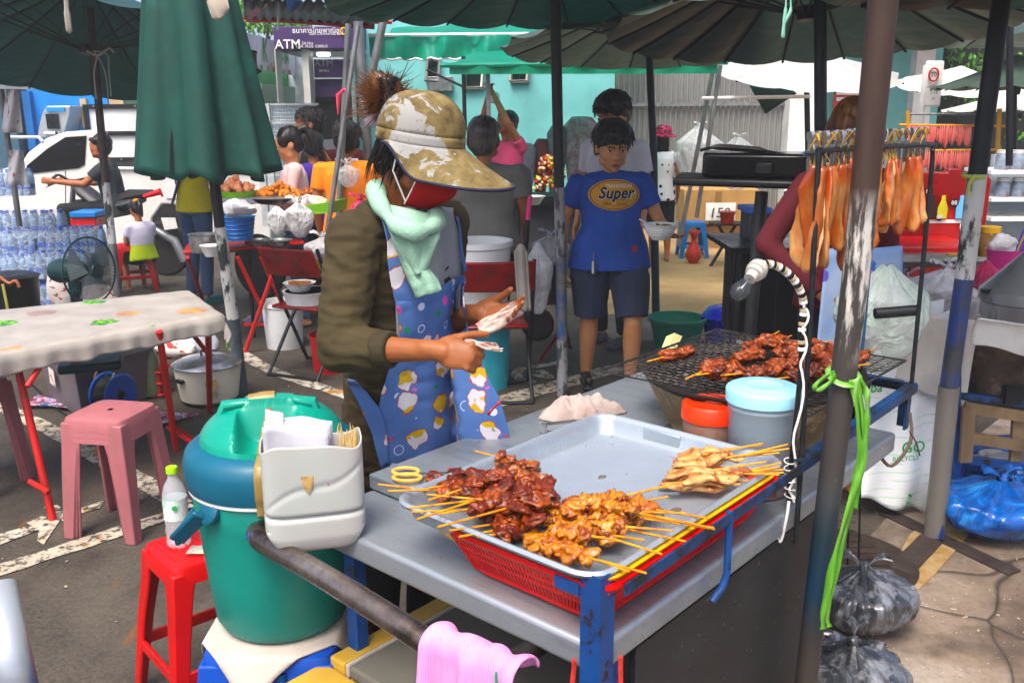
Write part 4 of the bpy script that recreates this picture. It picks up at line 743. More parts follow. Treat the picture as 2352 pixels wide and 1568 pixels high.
for v0,v1 in ((246,300),(308,360)): b=MB();slab(b,204,v0,480,v1,11.33,.03);b.build('panel',M_WHITEP,t,1)
for v in (240,302,362): b=MB();slab(b,198,v,480,v+8,11.3,.05);b.build('frame_bar',M_BLK,t,1)
b=MB();slab(b,197,240,206,388,11.29,.05);b.build('frame_post',M_BLK,t,1)
for i in range(9): b=MB();b.box(V(215+32*i,244+(i % 3)*61,11.29),(.02,.02,.02));b.build('bolt',M_CHROME,t,1)
b=MB();slab(b,206,369,480,386,11.34,.03);b.build('lower_panel',mat('slate_panel','#43484d'),t,1)
# ---------------------------------------------------------------- water bottle packs
nb=NB('bottle_film');nb.col('#c9def2').set(rough=.12,trans=.0,alpha=.55);nb.bump(nb.noise(25,4),.6,.01);M_WB=nb.m
M_WCAP=mat('blue_cap','#2d63c8',rough=.4,bump=0);M_WLAB=mat('blue_label','#2a55b8','#3f7ad0',rough=.4,sc_=30,bump=0)
M_WBODY=mat('clear_bottle','#a9c6e2','#7fa6cc',rough=.15,sc_=30,bump=.2,alpha=.75)
def water_bottle(par,loc):
    b=MB();b.lathe([(0,0),(.03,.002),(.033,.02),(.033,.10),(.030,.11),(.033,.12),(.032,.15),(.022,.185),(.013,.20),(.013,.21),(0,.21)],n=12);o=b.build('bottle',M_WBODY,par);o.location=loc
    b=MB();b.lathe([(0,.205),(.015,.205),(.015,.228),(0,.228)],n=10);b.build('cap',M_WCAP,o)
    b=MB();b.lathe_open([(.0338,.06),(.0338,.10)],n=12);b.build('label',M_WLAB,o);return o
def pack(label,loc,rz,cols,rows=2):
    t=thing('water_pack',label,'water bottles',loc,rz,'shrink wrapped packs of water bottles');p0_=None
    for i in range(cols):
        for j in range(rows):
            l=((i-(cols-1)/2)*.068,(j-(rows-1)/2)*.068,0)
            if p0_ is None: p0_=water_bottle(t,l)
            else: dup(p0_,loc=(l[0]+random.uniform(-.004,.004),l[1],l[2]),rz=(random.uniform(-.07,.07),random.uniform(-.09,.09),random.uniform(0,6)),parent=t)
    b=MB();hx_,hy_=cols*.034+.004,rows*.034+.004
    def wrap(u,v):
        th=2*math.pi*u;x,y=math.cos(th),math.sin(th);e=.3;k=1-.12*max(0,v-.8)/.2+.01*math.sin(th*9);return Vector((hx_*math.copysign(abs(x)**e,x)*k,hy_*math.copysign(abs(y)**e,y)*k,.23*v+.004*math.sin(th*13)))
    b.grid(wrap,60,8,wrap=True);b.build('film',M_FILM,t,smooth=180);return t
nb=NB('clear_film');fn_=nb.noise(14,6,.7,(1,1,1.6),dist=1.5);nb.col('#e6eef6').set(rough=.12,alpha=nb.ramp(fn_,[(.45,.14),(.56,.25),(.60,.75),(.64,.3)]));nb.bump(fn_,.8,.02);M_FILM=nb.m  # pale opaque streaks put into the alpha imitate glare on the wrap
wt=0;lev=[]
# (u centre, v base, Y, cols)
for (u,v,Y,cols,lab) in ((150,712,7.55,6,'bottom pack of the water bottle stack, beside the fan'),(35,712,7.5,7,'bottom left pack of the water bottle stack behind the black bin'),
        (140,637,7.6,7,'second level water pack of the stack, right part'),(20,645,7.55,7,'second level water pack of the stack, left part'),
        (170,580,7.75,8,'third level water pack ending below the blue tray'),(20,590,7.65,7,'third level water pack at the left edge'),(75,545,7.7,8,'long water pack on top of the main stack'),(20,450,7.9,6,'single pack of water standing highest at the left edge')):
    p=V(u,v,Y);pack(lab,(p.x,Y,max(0,p.z)),R_(8),cols,2)
p=V(20,540,7.95);b=MB();b.box((p.x,8.0,p.z/2),(.7,.3,p.z));tag(b.build('crate',mat('cardboard_box_blue','#7390b0','#5a7796'),bevel=.01),'pale blue box supporting the topmost water pack','box')
b=MB();b.box((V(75,700,7.95).x,8.05,.33),(1.1,.25,.66));tag(b.build('crate',mat('cardboard_box_blue','#7390b0','#5a7796'),bevel=.01),'long pale blue crate hidden behind the lower water packs','box')
t=T('crate','blue and red plastic crate behind the water packs','crate',V(187,520,8.9));
b=MB();slab(b,158,487,220,500,8.9,.3);b.build('tray',M_SKYPL,t,1,bevel=.01);b=MB();slab(b,160,500,220,522,8.92,.28);b.build('bin',M_REDP,t,1,bevel=.01);b=MB();slab(b,160,522,222,640,8.95,.25);b.build('stand',mat('white_crate','#b9b6ae'),t,1)
for (u,v0,v1,l) in ((28,205,305,'white printed plastic sheet hanging at the far left'),(38,345,425,'white bag with red print tied to the thin left post')):
    b=MB();b.grid(lambda a,c: V(u+24*(a-.5)*2*(.6+.4*c),v0+(v1-v0)*c,7.0+.04*math.sin(a*7+c*3)),10,8);nb=NB('print_film');nb.col(nb.ramp(nb.noise(30,3,.5,(1,1,.5)),[(.62,'#c9c6c4'),(.66,'#a83c44')])).set(rough=.3);tag(b.build('plastic_sheet',nb.m,smooth=180,solid=.004),l,'plastic bag')
pole('steel_pole','thin shiny steel post beside the water packs at the left edge',V(2,205,7.3),V(45,520,7.3),.022)
# fan
t=T('electric_fan','dark green standing fan beside the water packs','fan',G(200,760));M_FAN=mat('fan_green','#12393b','#0c2a2c',rough=.35);Yf=6.4
fc=V(208,622,Yf-.05);ax=Vector((.93,-.36,.05)).normalized();q=ax.to_track_quat('Z','Y').to_matrix();RF=.235
b=MB();b.tube([fc-ax*.33,fc-ax*.28,fc-ax*.12,fc-ax*.06],[.075,.088,.080,.045],18);b.build('motor_housing',M_FAN,t,1)
for k in range(3):
    a0=k*2.09;b=MB()
    def blade(u,v): a=a0+u*1.25;r=.04+(RF-.07)*v;return fc+q @ Vector((r*math.cos(a),r*math.sin(a),-.03+.05*u))
    b.grid(blade,8,6);b.build('blade',mat('fan_blade','#7f8d90',rough=.2,alpha=.8,bump=0),t,1,smooth=180)
b=MB();[b.tube([fc+q @ Vector((RF*math.cos(a),RF*math.sin(a),z)) for a in [2*math.pi*i/40 for i in range(40)]],.007,6,closed=True) for z in (-.01,)];b.build('cage_ring',M_FAN,t,1)
b=MB()
for k in range(56):
    a=2*math.pi*k/56
    for sg in (-1,1): b.tube([fc+q @ Vector((r*RF*math.cos(a+sg*r*.2),r*RF*math.sin(a+sg*r*.2),sg*.075*(1-r**3)-.01)) for r in (.2,.5,.8,.94,1)],.0016,3,cap=False)
stuff(b.build('cage_wires',M_FAN,t,1));b=MB();b.lathe([(0,.07),(.05,.068),(.055,.06)],fc,16,q);b.build('badge',M_FAN,t,1)
b=MB();b.tube([fc-ax*.16-Vector((0,0,.06)),V(180,720,Yf),Vector((V(182,720,Yf).x,Yf,.45))],[.045,.04,.05],12);b.build('neck',M_FAN,t,1);b=MB();b.lathe([(0,0),(.18,0),(.17,.03),(.03,.06),(.03,.48),(0,.48)],(V(182,720,Yf).x,Yf,0),20);b.build('stand',M_FAN,t,1)
# bins and sacks by the fan
t=T('waste_bin','black bin with a knotted liner at the left edge','bin',G(10,800));p=V(2,640,6.3);b=MB();b.lathe([(0,0),(.16,0),(.19,p.z-.02),(.205,p.z),(.15,p.z+.02),(.05,p.z+.01),(0,p.z)],(p.x,6.4,0),24);b.build('barrel',M_BLK,t,1)
b=MB();b.tube(spline([V(-5,632,6.15),V(20,650,6.15),V(36,645,6.15),V(45,660,6.15)],4),.012,5);b.build('knot',mat('orange_strap','#9c5a35'),t,1);b=MB();b.tube(spline([V(6,652,6.15),V(14,690,6.15),V(20,725,6.15)],4),.010,5);b.build('liner_tail',mat('lime_strap','#a9a55a'),t,1)
nb=NB('sack_print');nb.col(nb.ramp(nb.noise(16,2,.5,(1,1,2)),[(.60,'#cfc9c2'),(.63,'#b13a36')])).set(rough=.6);nb.bump(nb.noise(9,4),.5,.03);M_SACK=nb.m
for (u,v,Y,w_,h,l) in ((150,660,7.1,.14,.2,'white sack with red lettering between the water and the fan'),(225,690,6.9,.18,.12,'white sack with red lettering behind the fan'),):
    b=MB();p=V(u,v,Y);b.blob(p,(w_,.12,h),4,.15,n=20,m=12);tag(b.build('sack',M_SACK),l,'sack')
# ---------------------------------------------------------------- snack stall
t=T('snack_stall','low snack stall table behind the folded umbrella','table',atY(640,7.0));b=MB();slab(b,500,456,770,466,6.75,.55);b.build('table_top',M_STEEL,t,1);
for u in (512,560,750): b=MB();b.tube([V(u,462,6.8),Vector((V(u,462,6.8).x,6.8,0))],.015,6);b.build('leg',M_BPOLE,t,1)
M_FRY=mat('fried_gold','#e08c12','#a85a08',rough=.5,sc_=20,bump=.4);M_FRY2=mat('fried_brown','#b8682a','#7c3c12',rough=.5,sc_=20,bump=.4)
def heap(label,c,r,n,s,m,kind='snack heap',name='food_heap',seed=1,piece='piece'):
    rnd=random.Random(seed);t=T(name,label,kind,c);c=Vector(c)
    b0=MB();b0.blob((0,0,0),(s,s,s*.8),seed,.3,n=8,m=6);me=b0.mesh('p',180);me.materials.append(m)
    for i in range(n):
        a=rnd.uniform(0,6.28);q=math.sqrt(rnd.random());o=bpy.data.objects.new(piece,me);COL.objects.link(o);o.parent=t;o.location=(r[0]*q*math.cos(a),r[1]*q*math.sin(a),r[2]*(1-q)*rnd.uniform(.55,1)+s*.6);o.rotation_euler=(rnd.uniform(0,6),rnd.uniform(0,6),0);o.scale=(rnd.uniform(.8,1.3),)*3
    return t
heap('heap of golden fried snacks on the black pan',V(640,452,7.0),(.20,.12,.11),90,.022,M_FRY);heap('heap of brown fried snacks right of the golden heap',V(715,450,7.0),(.13,.09,.06),55,.018,M_FRY2,seed=4)
heap('wrapped orange snacks in the pale green basin',V(545,440,6.9),(.11,.08,.09),30,.03,mat('snack_pink','#c98a66','#a85c38'),seed=6)
t=T('basin','pale green basin of wrapped snacks','basin',V(548,460,6.9));b=MB();b.lathe_open([(.09,0),(.13,.07),(.135,.07),(.095,-.005)],n=24);b.build('bowl',M_LIMEP,t)
t=T('pan','wide black frying pan under the golden snacks','pan',V(640,462,6.95));b=MB();b.lathe([(0,0),(.22,0),(.25,.035),(.24,.035),(.21,.01),(0,.01)],n=28);b.build('pan_body',M_BLK,t)
t=T('tray','lime green plastic tray with bagged rice','tray',V(715,490,6.2));b=MB();p=[V(660,478,6.2),V(768,462,6.3),V(765,488,6.3),V(665,496,6.2)];b.add(p+[x+Vector((.05,.22,.0)) for x in p],[(0,3,2,1),(4,5,6,7),(0,4,7,3),(3,7,6,2),(1,2,6,5)]);b.build('tray_body',M_LIMEP,t,1,smooth=0,solid=.005)
b=MB();b.blob(V(712,465,6.35),(.12,.09,.05),3,.2,n=20,m=12);tag(b.build('bag',mat('rice_bag','#c9b095','#e0d5c8',rough=.3,sc_=12)),'clear bag of food lying in the lime tray','bag')
t=T('basket','blue woven plastic basket under the snack stall','basket',V(548,550,6.6));b=MB();b.lathe([(0,0),(.10,0),(.125,.16),(.135,.165)],n=24);b.build('basket_wall',M_SKYPL,t);[None for i in range(1)]
for i in range(5): b=MB();b.lathe_open([(.103+.005*i,.015+.03*i),(.108+.005*i,.02+.03*i),(.104+.005*i,.026+.03*i)],n=24);b.build('band',M_BLUEPL,t)
b=MB();b.blob(V(545,478,6.5),(.12,.09,.06),8,.3,n=20,m=12);tag(b.build('plastic_bags',mat('white_film','#cfcfd2',rough=.3)),'bundle of white bags above the blue basket','bag')
# bowls and red table
M_REDT=grimy('red_table','#c0251b','#5a1c14',.4,rough=.4);M_ALU=mat('aluminium','#b4b6b6','#8f9192',rough=.3,metal=.8,sc_=15,bump=.05)
t=T('folding_table','red folding table with crossed red legs in the middle of the left side','table',G(600,760));zt=.72
q=[G(418,582,zt),G(600,572,zt),G(705,560,zt),G(655,545,zt),G(470,568,zt)];q=[G(420,578,zt),G(700,556,zt),G(690,545,zt),G(430,560,zt)]
b=MB();b.prism([(p.x,p.y) for p in q],zt-.02,zt);b.build('table_top',M_REDT,t,1,bevel=.006)
for (a,c) in (((545,590),(640,790)),((640,590),(562,810)),((430,590),(470,700)),((600,590),(690,790))):
    pa=G(a[0],a[1],.68);pb=G(c[0],c[1],0);b=MB();b.tube([pa,pb],.016,8);b.build('leg',M_REDT,t,1)
b=MB();b.bar(G(560,745,.12)+Vector((0,.0,0)),G(640,745,.12),.02);b.build('crossbar',M_REDT,t,1)
t=T('pot','aluminium pot on the red folding table','pot',G(470,578,zt));b=MB();b.lathe([(0,0),(.09,0),(.095,.01),(.10,.12),(.108,.125),(.095,.12),(.09,.01)],n=28);b.build('pot_body',M_ALU,t)
t=T('bowl','white bowl beside the aluminium pot','bowl',G(500,582,zt)+Vector((0,-.12,0)));b=MB();b.lathe([(0,0),(.045,0),(.075,.07),(.08,.075),(.07,.07),(.04,.008),(0,.008)],n=24);b.build('bowl_body',M_WHT,t)
for (u,l) in ((595,'shallow steel dish left on the red table'),(640,'shallow steel dish right on the red table')):
    t=T('dish',l,'dish',G(u,563,zt));b=MB();b.lathe([(0,0),(.06,0),(.10,.04),(.105,.04),(.06,.008),(0,.008)],n=24);b.build('dish_body',M_ALU,t)
# bicycle-like wheel under table, buckets
t=T('cart_wheel','spoked cart wheel behind the red table legs','wheel',G(590,700));p=G(590,695);wheel(t,(p.x,p.y+.2,.30),.30,.05,(.5,1,0),M_CHROME,22,name='tyre')
def bucket(name,label,p,r,h,m,cat='bucket',lid=None,taper=.85,par=None):
    t=T(name,label,cat,p);b=MB();b.lathe([(0,0),(r*taper,0),(r*.98,h*.9),(r*1.04,h*.92),(r*1.04,h),(r*.97,h),(r*taper*.95,.01),(0,.01)],n=32);b.build('body',m,t)
    if lid: b=MB();b.lathe([(0,h+.03),(r*.8,h+.025),(r*1.05,h+.012),(r*1.05,h+.001)],n=32);b.build('lid',lid,t)
    return t
bucket('bucket','white plastic bucket on the ground under the folding chair',G(655,795),.15,.34,M_WHITEP);bucket('bucket','red bucket under the folding chair',G(760,850),.13,.25,M_REDP)
# folding chair (frame + red back) with bowls
def folding_chair(label,p,rz,k=1.):
    t=thing('folding_chair',label,'chair',p,rz);s=.21*k;FR=M_BPOLE
    for x in (-s,s):
        b=MB();b.tube([(x,-.22,.0),(x,.0,.43),(x,.16,.84)],.012,8);b.build('front_leg',FR,t);b=MB();b.tube([(x*.92,.22,.0),(x*.92,-.14,.43)],.012,8);b.build('rear_leg',FR,t)
    b=MB();b.tube([(-s,-.22,.012),(s,-.22,.012)],.012,8);b.build('foot_bar',FR,t);b=MB();b.tube([(-s*.92,.22,.012),(s*.92,.22,.012)],.012,8);b.build('foot_bar',FR,t)
    b=MB();b.box((0,-.02,.45),(.36*k,.36,.025));b.build('seat',mat('maroon_vinyl','#8e1712','#6d110d',rough=.3),t,bevel=.012)
    b=MB();b.grid(lambda u,v: Vector(((u-.5)*2*s,.13+.08*v+.03*(1-(2*u-1)**2),.66+.18*v)),12,5);b.build('backrest',mat('red_vinyl','#a01a12','#5f0e0a',rough=.3),t,solid=.018,bevel=.004);return t
p=G(668,862);folding_chair('red and black folding chair loaded with bowls behind the vendor',(p.x+.12,p.y+.12,0),R_(155))
t=T('basin','white basin with turquoise inside on the folding chair','basin',(p.x+.12,p.y+.1,.465));b=MB();b.lathe([(0,0),(.14,0),(.155,.075),(.16,.08),(.0,.078)],n=32);b.build('rim',M_WHT,t);b=MB();b.lathe([(0,.081),(.145,.081)],n=32);b.build('liner',mat('turquoise','#3fb7c8',bump=0),t)
t=T('bowl','white bowl of yellow curry on top of the turquoise basin','bowl',(p.x+.08,p.y+.06,.55));b=MB();b.lathe([(0,0),(.06,0),(.10,.055),(.105,.055),(.09,.045),(0,.045)],n=28);b.build('bowl_body',M_WHT,t);b=MB();b.blob((0,0,.047),(.08,.08,.012),2,.3);b.build('curry',mat('curry','#b8701a','#7e4510',rough=.3,sc_=30),t)
# yellow bag, clear bags beneath stall
def film_mat(name,c,c2,alpha=.6,sc_=8,rough=.18):
    b=NB(name);n1=b.noise(sc_,6,.65,dist=.6);b.col(b.ramp(n1,[(.35,c),(.65,c2)])).set(rough=rough,alpha=b.ramp(n1,[(.3,alpha*.8),(.7,min(1,alpha*1.25))]));b.bump(b.noise(sc_*1.2,5,.6,dist=1.2),.9,.03);return b.m
M_CLEARB=film_mat('clear_bag','#b9bdc0','#e2e4e6',.45);M_WHITEB=film_mat('white_bag','#c4c2c0','#e3e2e4',.95);M_REDB=film_mat('red_bag','#c01040','#d83060',.8);M_MIXB=film_mat('bag_with_sausages','#a8564a','#d8c8c4',.9,12)
def bag(label,p,r,m,seed=1,name='plastic_bag',knot=True,amp=.22,handles=False,cat='bag',pleat=0):
    """a tied sack: radiating folds gather at the knot; p = bottom centre"""
    t=T(name,label,cat,p);b=MB();rx,ry,h=r;so=seed*3.1
    def S(u,v):
        th=2*math.pi*u;z=v;body=math.sin(math.pi*min(1,(v*.93+.05)))**.5 if v < .86 else 0;prof=(math.sin(math.pi*(.04+.80*v)))**.62*(1-max(0,v-.72)/.28*.80)
        nz=noise.noise(Vector((math.cos(th)*1.6+so,math.sin(th)*1.6,v*2.2)))*amp;pl=(.05+.10*v)*math.sin(th*17+3*math.sin(th*3+so))*max(0,v-.25)+.03*math.sin(th*29+so)*v+noise.noise(Vector((math.cos(th)*6+so,math.sin(th)*6,v*7)))*.09
        k=prof*(1+nz+pl*(.7 if v < .95 else .3));return Vector((rx*k*math.cos(th),ry*k*math.sin(th),h*v*(1+.04*noise.noise(Vector((th,v*3,so))))))
    b.grid(S,110,30,wrap=True);b.f.append(tuple(range(109,-1,-1)));b.build('bag_film',m,t,smooth=180)
    if knot:
        b=MB();b.blob((0,0,h*1.02),(.018,.018,.02),seed);b.build('knot',m,t)
        for i in range(3): a=seed+i*2.1;b=MB();b.grid(lambda u,v: Vector((math.cos(a+(u-.5)*.9*v)*(.01+.06*v)*1.2,math.sin(a+(u-.5)*.9*v)*(.01+.06*v)*1.2,h*1.02+.07*v*(1-.6*v)+.01*math.sin(u*12))),8,6);b.build('ear',m,t,smooth=180)
    return t
bag('yellow shopping bag hanging behind the red table',V(770,640,6.0),(.13,.10,.30),mat('yellow_bag','#b8a21c',rough=.4),2,knot=False);bag('white crumpled bag over the yellow bag',V(745,600,5.9),(.12,.1,.16),M_WHITEB,3);bag('grey white bags hanging from the snack stall edge',V(690,545,6.2),(.10,.07,.24),M_WHITEB,5);bag('pale thin bag hanging beside the cluster of shopping bags',V(640,540,6.3),(.07,.05,.2),M_WHITEB,6,knot=False)
bag('magenta shopping bag carried by the person in orange',V(832,560,6.2),(.10,.08,.30),M_REDB,7);bag('clear bag with blue contents next to the orange shirt',V(800,430,6.5),(.08,.06,.16),M_CLEARB,8)
# red ribbon
b=MB();p=V(790,205,6.45);b.tube([p,p+Vector((-.04,0,-.04)),p+Vector((-.05,0,-.17))],[.008,.02,.004],6);b.tube([p,p+Vector((.04,0,-.03))],[.01,.02],6);tag(b.build('ribbon',mat('ribbon_red','#d8455a',rough=.5)),'pink red ribbon tied round a leaning steel post','ribbon')
flush()
# ================================================================ THE CART
CART=thing('food_cart','stainless steel food cart with a blue angle iron rail and black side panel','food cart',O_,CART_RZ)
nb=NB('cart_steel');n1=nb.noise(3,6,.6);n2=nb.noise(40,4,.6,(1,.12,1));nb.col(nb.mix(nb.ramp(n2,[(.52,0.),(.7,.35)]),nb.ramp(n1,[(.3,'#a9b0b6'),(.7,'#878f96')]),'#5f676e')).set(rough=nb.ramp(nb.noise(6,7,.7),[(.35,.28),(.7,.52)]),metal=.55);nb.bump(n2,.06,.001);nb.bump(nb.noise(2.5,2),.25,.01);M_SS=nb.m
nb=NB('blue_iron');n1=nb.noise(16,8,.7);f=nb.ramp(n1,[(.56,0.),(.61,1.)]);nb.col(nb.mix(f,nb.ramp(nb.noise(4,4),[(.3,'#1b4f92'),(.7,'#143d74')]),'#2a211c')).set(rough=.45);nb.bump(f,.3,.001);M_BIRON=nb.m
nb=NB('rail_iron');n1=nb.noise(9,8,.7);f=nb.ramp(n1,[(.46,0.),(.56,1.)]);nb.col(nb.mix(f,'#1f4a7c','#22252a')).set(rough=.5,metal=.2);nb.bump(f,.3,.001);M_RAIL=nb.m
b=MB();b.box((.685,.395,.7725),(1.37,.79,.055));b.build('counter_top',M_SS,CART,bevel=.010,bseg=3,smooth=60)
b=MB();b.box((.775,.62,.822),(1.19,.34,.036));b.build('raised_top',M_SS,CART,bevel=.003)
nb=NB('side_panel');n1=nb.noise(4,7,.65);nb.col(nb.ramp(n1,[(.35,'#1d1f20'),(.6,'#27292a'),(.75,'#3a3d3e')])).set(rough=.5);nb.col(nb.mix(nb.ramp(nb.noise(90,2),[(.70,0.),(.74,.6)]),nb.ramp(n1,[(.35,'#1d1f20'),(.6,'#26282a'),(.75,'#35393a')]),'#7d7f7e'));nb.bump(n1,.1,.005)
b=MB();b.box((.545,.012,.42),(.85,.012,.64));b.build('side_panel',nb.m,CART)
b=MB();b.box((.965,.40,.42),(.012,.74,.64));b.build('end_panel',nb.m,CART);
for (x,y) in ((.09,.04),(.09,.745),(1.00,.04),(1.33,.745)): b=MB();b.box((x,y,.37),(.035,.035,.745));b.build('leg',M_BIRON,CART,bevel=.003)
b=MB();b.box((.09,.39,.30),(.03,.68,.03));b.build('lower_rail',M_BIRON,CART)
# corner post of angle iron
b=MB();b.add([(-.006,-.006,.93),(.034,-.006,.93),(.034,-.003,.93),(-.003,-.003,.93),(-.003,.034,.93),(-.006,.034,.93)]+[(-.006,-.006,.665),(.034,-.006,.69),(.034,-.003,.69),(-.003,-.003,.655),(-.003,.034,.69),(-.006,.034,.69)],[(0,1,2,3,4,5),(11,10,9,8,7,6)]+[(i,6+i,6+(i+1) % 6,(i+1) % 6) for i in range(6)]);b.build('corner_post',M_BIRON,CART,smooth=0)
def angle(p,q,wv,wh,name,m=M_RAIL):
    b=MB();p=Vector(p);q=Vector(q);b.bar(p-Vector((0,0,wv/2)),q-Vector((0,0,wv/2)),.004,wv);return b.build(name,m,CART)
angle((.034,-.026,.912),(1.42,-.026,.93),.022,.02,'front_rail');b=MB();b.bar((.70,-.014,.9205),(1.42,-.014,.932),.022,.003);b.build('front_rail_flange',M_RAIL,CART)
angle((1.42,-.020,.93),(1.42,.60,.93),.026,.02,'end_rail');b=MB();b.box((1.41,.30,.9325),(.022,.58,.003));b.build('end_rail_flange',M_RAIL,CART)
angle((-.008,.035,.908),(-.008,.085,.908),.022,.02,'left_rail',M_BIRON);angle((.0,.60,.93),(1.42,.60,.93),.02,.02,'rear_rail') if 0 else None
for (x,y,z0) in ((1.415,-.008,.80),(1.415,.59,.80)): b=MB();b.box((x,y,(z0+.93)/2),(.03,.006,.93-z0));b.build('rail_post',M_RAIL,CART);b=MB();b.box((x+.014,y+.014,(z0+.928)/2),(.005,.03,.926-z0));b.build('rail_post',M_RAIL,CART)
b=MB();b.tube([(.385,-.022,.915),(.385,-.024,.79),(.375,-.020,.76),(.352,-.012,.738)],.0075,8);b.build('strut',M_BIRON,CART)
# handle of the cart: bent pipe
HM=chipped('handle_pipe','#3b352f','#20459a',.60,.64,9,(1,1,1),.35,.0);nb=NB('handle_steel');n1=nb.noise(11,7,.65,(1,1,.6));f=nb.ramp(n1,[(.63,0.),(.66,1.)]);nb.col(nb.mix(f,nb.ramp(nb.noise(4,8,.7),[(.3,'#aaa19a'),(.5,'#857870'),(.65,'#463c36')]),'#2a52b0')).set(rough=nb.ramp(nb.noise(30,3),[(.3,.2),(.7,.42)]),metal=nb.ramp(f,[(0,.9),(1,0.)]));nb.bump(f,.4,.001);nb.bump(nb.noise(80,3),.1,.001);HM=nb.m
hp=[Vector(p) for p in ((.16,.80,.70),(.06,.845,.745),(-.03,.855,.765),(-.085,.845,.775),(-.108,.81,.78),(-.115,.76,.78),(-.12,.60,.78),(-.125,.45,.775),(-.128,.33,.768),(-.126,.25,.757),(-.118,.18,.748))]
b=MB();b.tube(spline(hp,6),.0235,20);b.build('handle',HM,CART)
b=MB();b.tube([(-.118,.18,.748),(-.100,.155,.742),(-.04,.15,.735),(.06,.15,.73)],.019,14);b.build('handle_return',mat('dark_pipe','#2b2522','#171311',rough=.5,metal=.4,sc_=20),CART)
# drip marks / scraps on the steel
for i,(a,bb,z,s) in enumerate(((.80,.74,.841,.008),(.62,.77,.841,.005),(.25,.72,.841,.005),(.50,.74,.841,.003),(1.02,.10,.801,.006),(.90,.07,.801,.009),(.86,.05,.801,.007),(.14,.66,.801,.004),(.05,.42,.801,.003))):
    b=MB();b.blob((a,bb,z),(s,s*.6,.0012),i,.5,n=8,m=5);b.build('grease_mark',mat('grease','#a58a62','#7a6040'),CART)
# ---------------------------------------------------------------- tray, basket
def rrect(x0,y0,x1,y1,r,n=6):
    o=[]
    for cx_,cy_,a in ((x1-r,y1-r,0),(x0+r,y1-r,90),(x0+r,y0+r,180),(x1-r,y0+r,270)):
        o += [(cx_+r*math.cos(R_(a+90*i/n)),cy_+r*math.sin(R_(a+90*i/n))) for i in range(n+1)]
    return o
def rings(levels,closed_bottom=True,thick=0):
    b=MB();n=len(levels[0][0])
    for pts,z in levels: b.v += [Vector((x,y,z)) for x,y in pts]
    for j in range(len(levels)-1): b.f += [(j*n+i,j*n+(i+1) % n,(j+1)*n+(i+1) % n,(j+1)*n+i) for i in range(n)]
    if closed_bottom: b.f.append(tuple(range((len(levels)-1)*n,len(levels)*n)))
    return b
TR=thing('tray','large rectangular aluminium tray holding the piles of grilled skewers','tray',O_,CART_RZ)
nb=NB('tray_aluminium');n1=nb.noise(8,6,.65);sp=nb.noise(26,5,.7);nb.col(nb.mix(nb.ramp(sp,[(.66,0.),(.72,.5)]),nb.ramp(n1,[(.3,'#aeb7be'),(.7,'#98a3ac')]),'#8a7a58')).set(metal=.55,rough=nb.ramp(n1,[(.35,.25),(.65,.42)]));nb.bump(nb.noise(5,3),.2,.006);M_TRAY=nb.m
def L(d,z,r): return (rrect(-.008+d,.004+d,.665-d,.480-d,r),z)
b=rings([L(-.010,.924,.055),L(-.012,.929,.057),L(-.006,.933,.052),L(0,.931,.046),L(.004,.922,.042),L(.014,.893,.036),L(.022,.887,.03)]);b.build('tray_body',M_TRAY,TR,smooth=50,solid=.0015)
b=MB();b.box((.655,.30,.912),(.006,.10,.03));b.build('rim_fold',M_TRAY,TR,bevel=.003)
for (a,c,s) in ((.42,.30,.012),(.66,.46,.007),(.64,.43,.004),(.60,.40,.003),(.47,.27,.003),(.55,.44,.003),(.34,.11,.02),(.38,.09,.013)):
    b=MB();b.blob((a,c,.888),(s,s*.7,.0008),int(a*100),.6,n=14,m=5);b.build('grease_spot',mat('oil_spot','#7c7146','#5d5330',rough=.08,alpha=.5),TR)
def clampz(o):
    for v in o.data.vertices:
        if v.co.x > .014 and v.co.y > .022 and v.co.z > .882: v.co.z=.882
M_YELT=mat('yellow_tray','#e2b40c',rough=.35,bump=0)
t=thing('tray','yellow plastic tray under the aluminium tray, only its rim showing','tray',O_,CART_RZ)
b=rings([(rrect(-.003,-.013,.62,.40,.045),.917),(rrect(-.004,-.015,.621,.401,.045),.922),(rrect(-.001,-.004,.616,.398,.04),.9205),(rrect(.010,.005,.606,.390,.03),.889),(rrect(.075,.065,.54,.31,.03),.812)]);o=b.build('tray_body',M_YELT,t,solid=.002);clampz(o)
BK=thing('basket','long red slotted plastic basket under the trays on the cart','basket',O_,CART_RZ)
M_RBK=mat('basket_red','#d8221a','#bc1812',rough=.35,sc_=3,bump=.02)
def bk(z): d=.034-.034*(z-.806)/.1;return rrect(-.004+d*1.7,-.012+d*1.6,.62-d,.35-d*.6,.03)
b=rings([(rrect(-.006,-.020,.63,.36,.045),.904),(rrect(-.006,-.020,.63,.36,.045),.912),(rrect(-.003,-.010,.625,.356,.04),.9115),(rrect(.000,-.008,.62,.352,.04),.900)],False);b.build('rim',M_RBK,BK,smooth=40)
b=rings([(bk(.806),.806),(bk(.818),.818),],False);b.build('base_band',M_RBK,BK,solid=.003)
b=rings([(bk(.893),.893),(bk(.905),.905)],False);b.build('top_band',M_RBK,BK,solid=.003)
for z in (.872,.852): b=rings([(bk(z-.003),z-.003),(bk(z+.003),z+.003)],False);b.build('mid_band',M_RBK,BK,solid=.003)
b=MB()
def P2(side,s,z):
    d=.034-.034*(z-.806)/.1;x0,y0,x1,y1=-.004+d*1.7,-.012+d*1.6,.62-d,.35-d*.6
    return Vector((x0+(x1-x0)*s,y0,z)) if side == 0 else Vector((x0,y0+(y1-y0)*s,z)) if side == 1 else Vector((x0+(x1-x0)*s,y1,z)) if side == 2 else Vector((x1,y0+(y1-y0)*s,z))
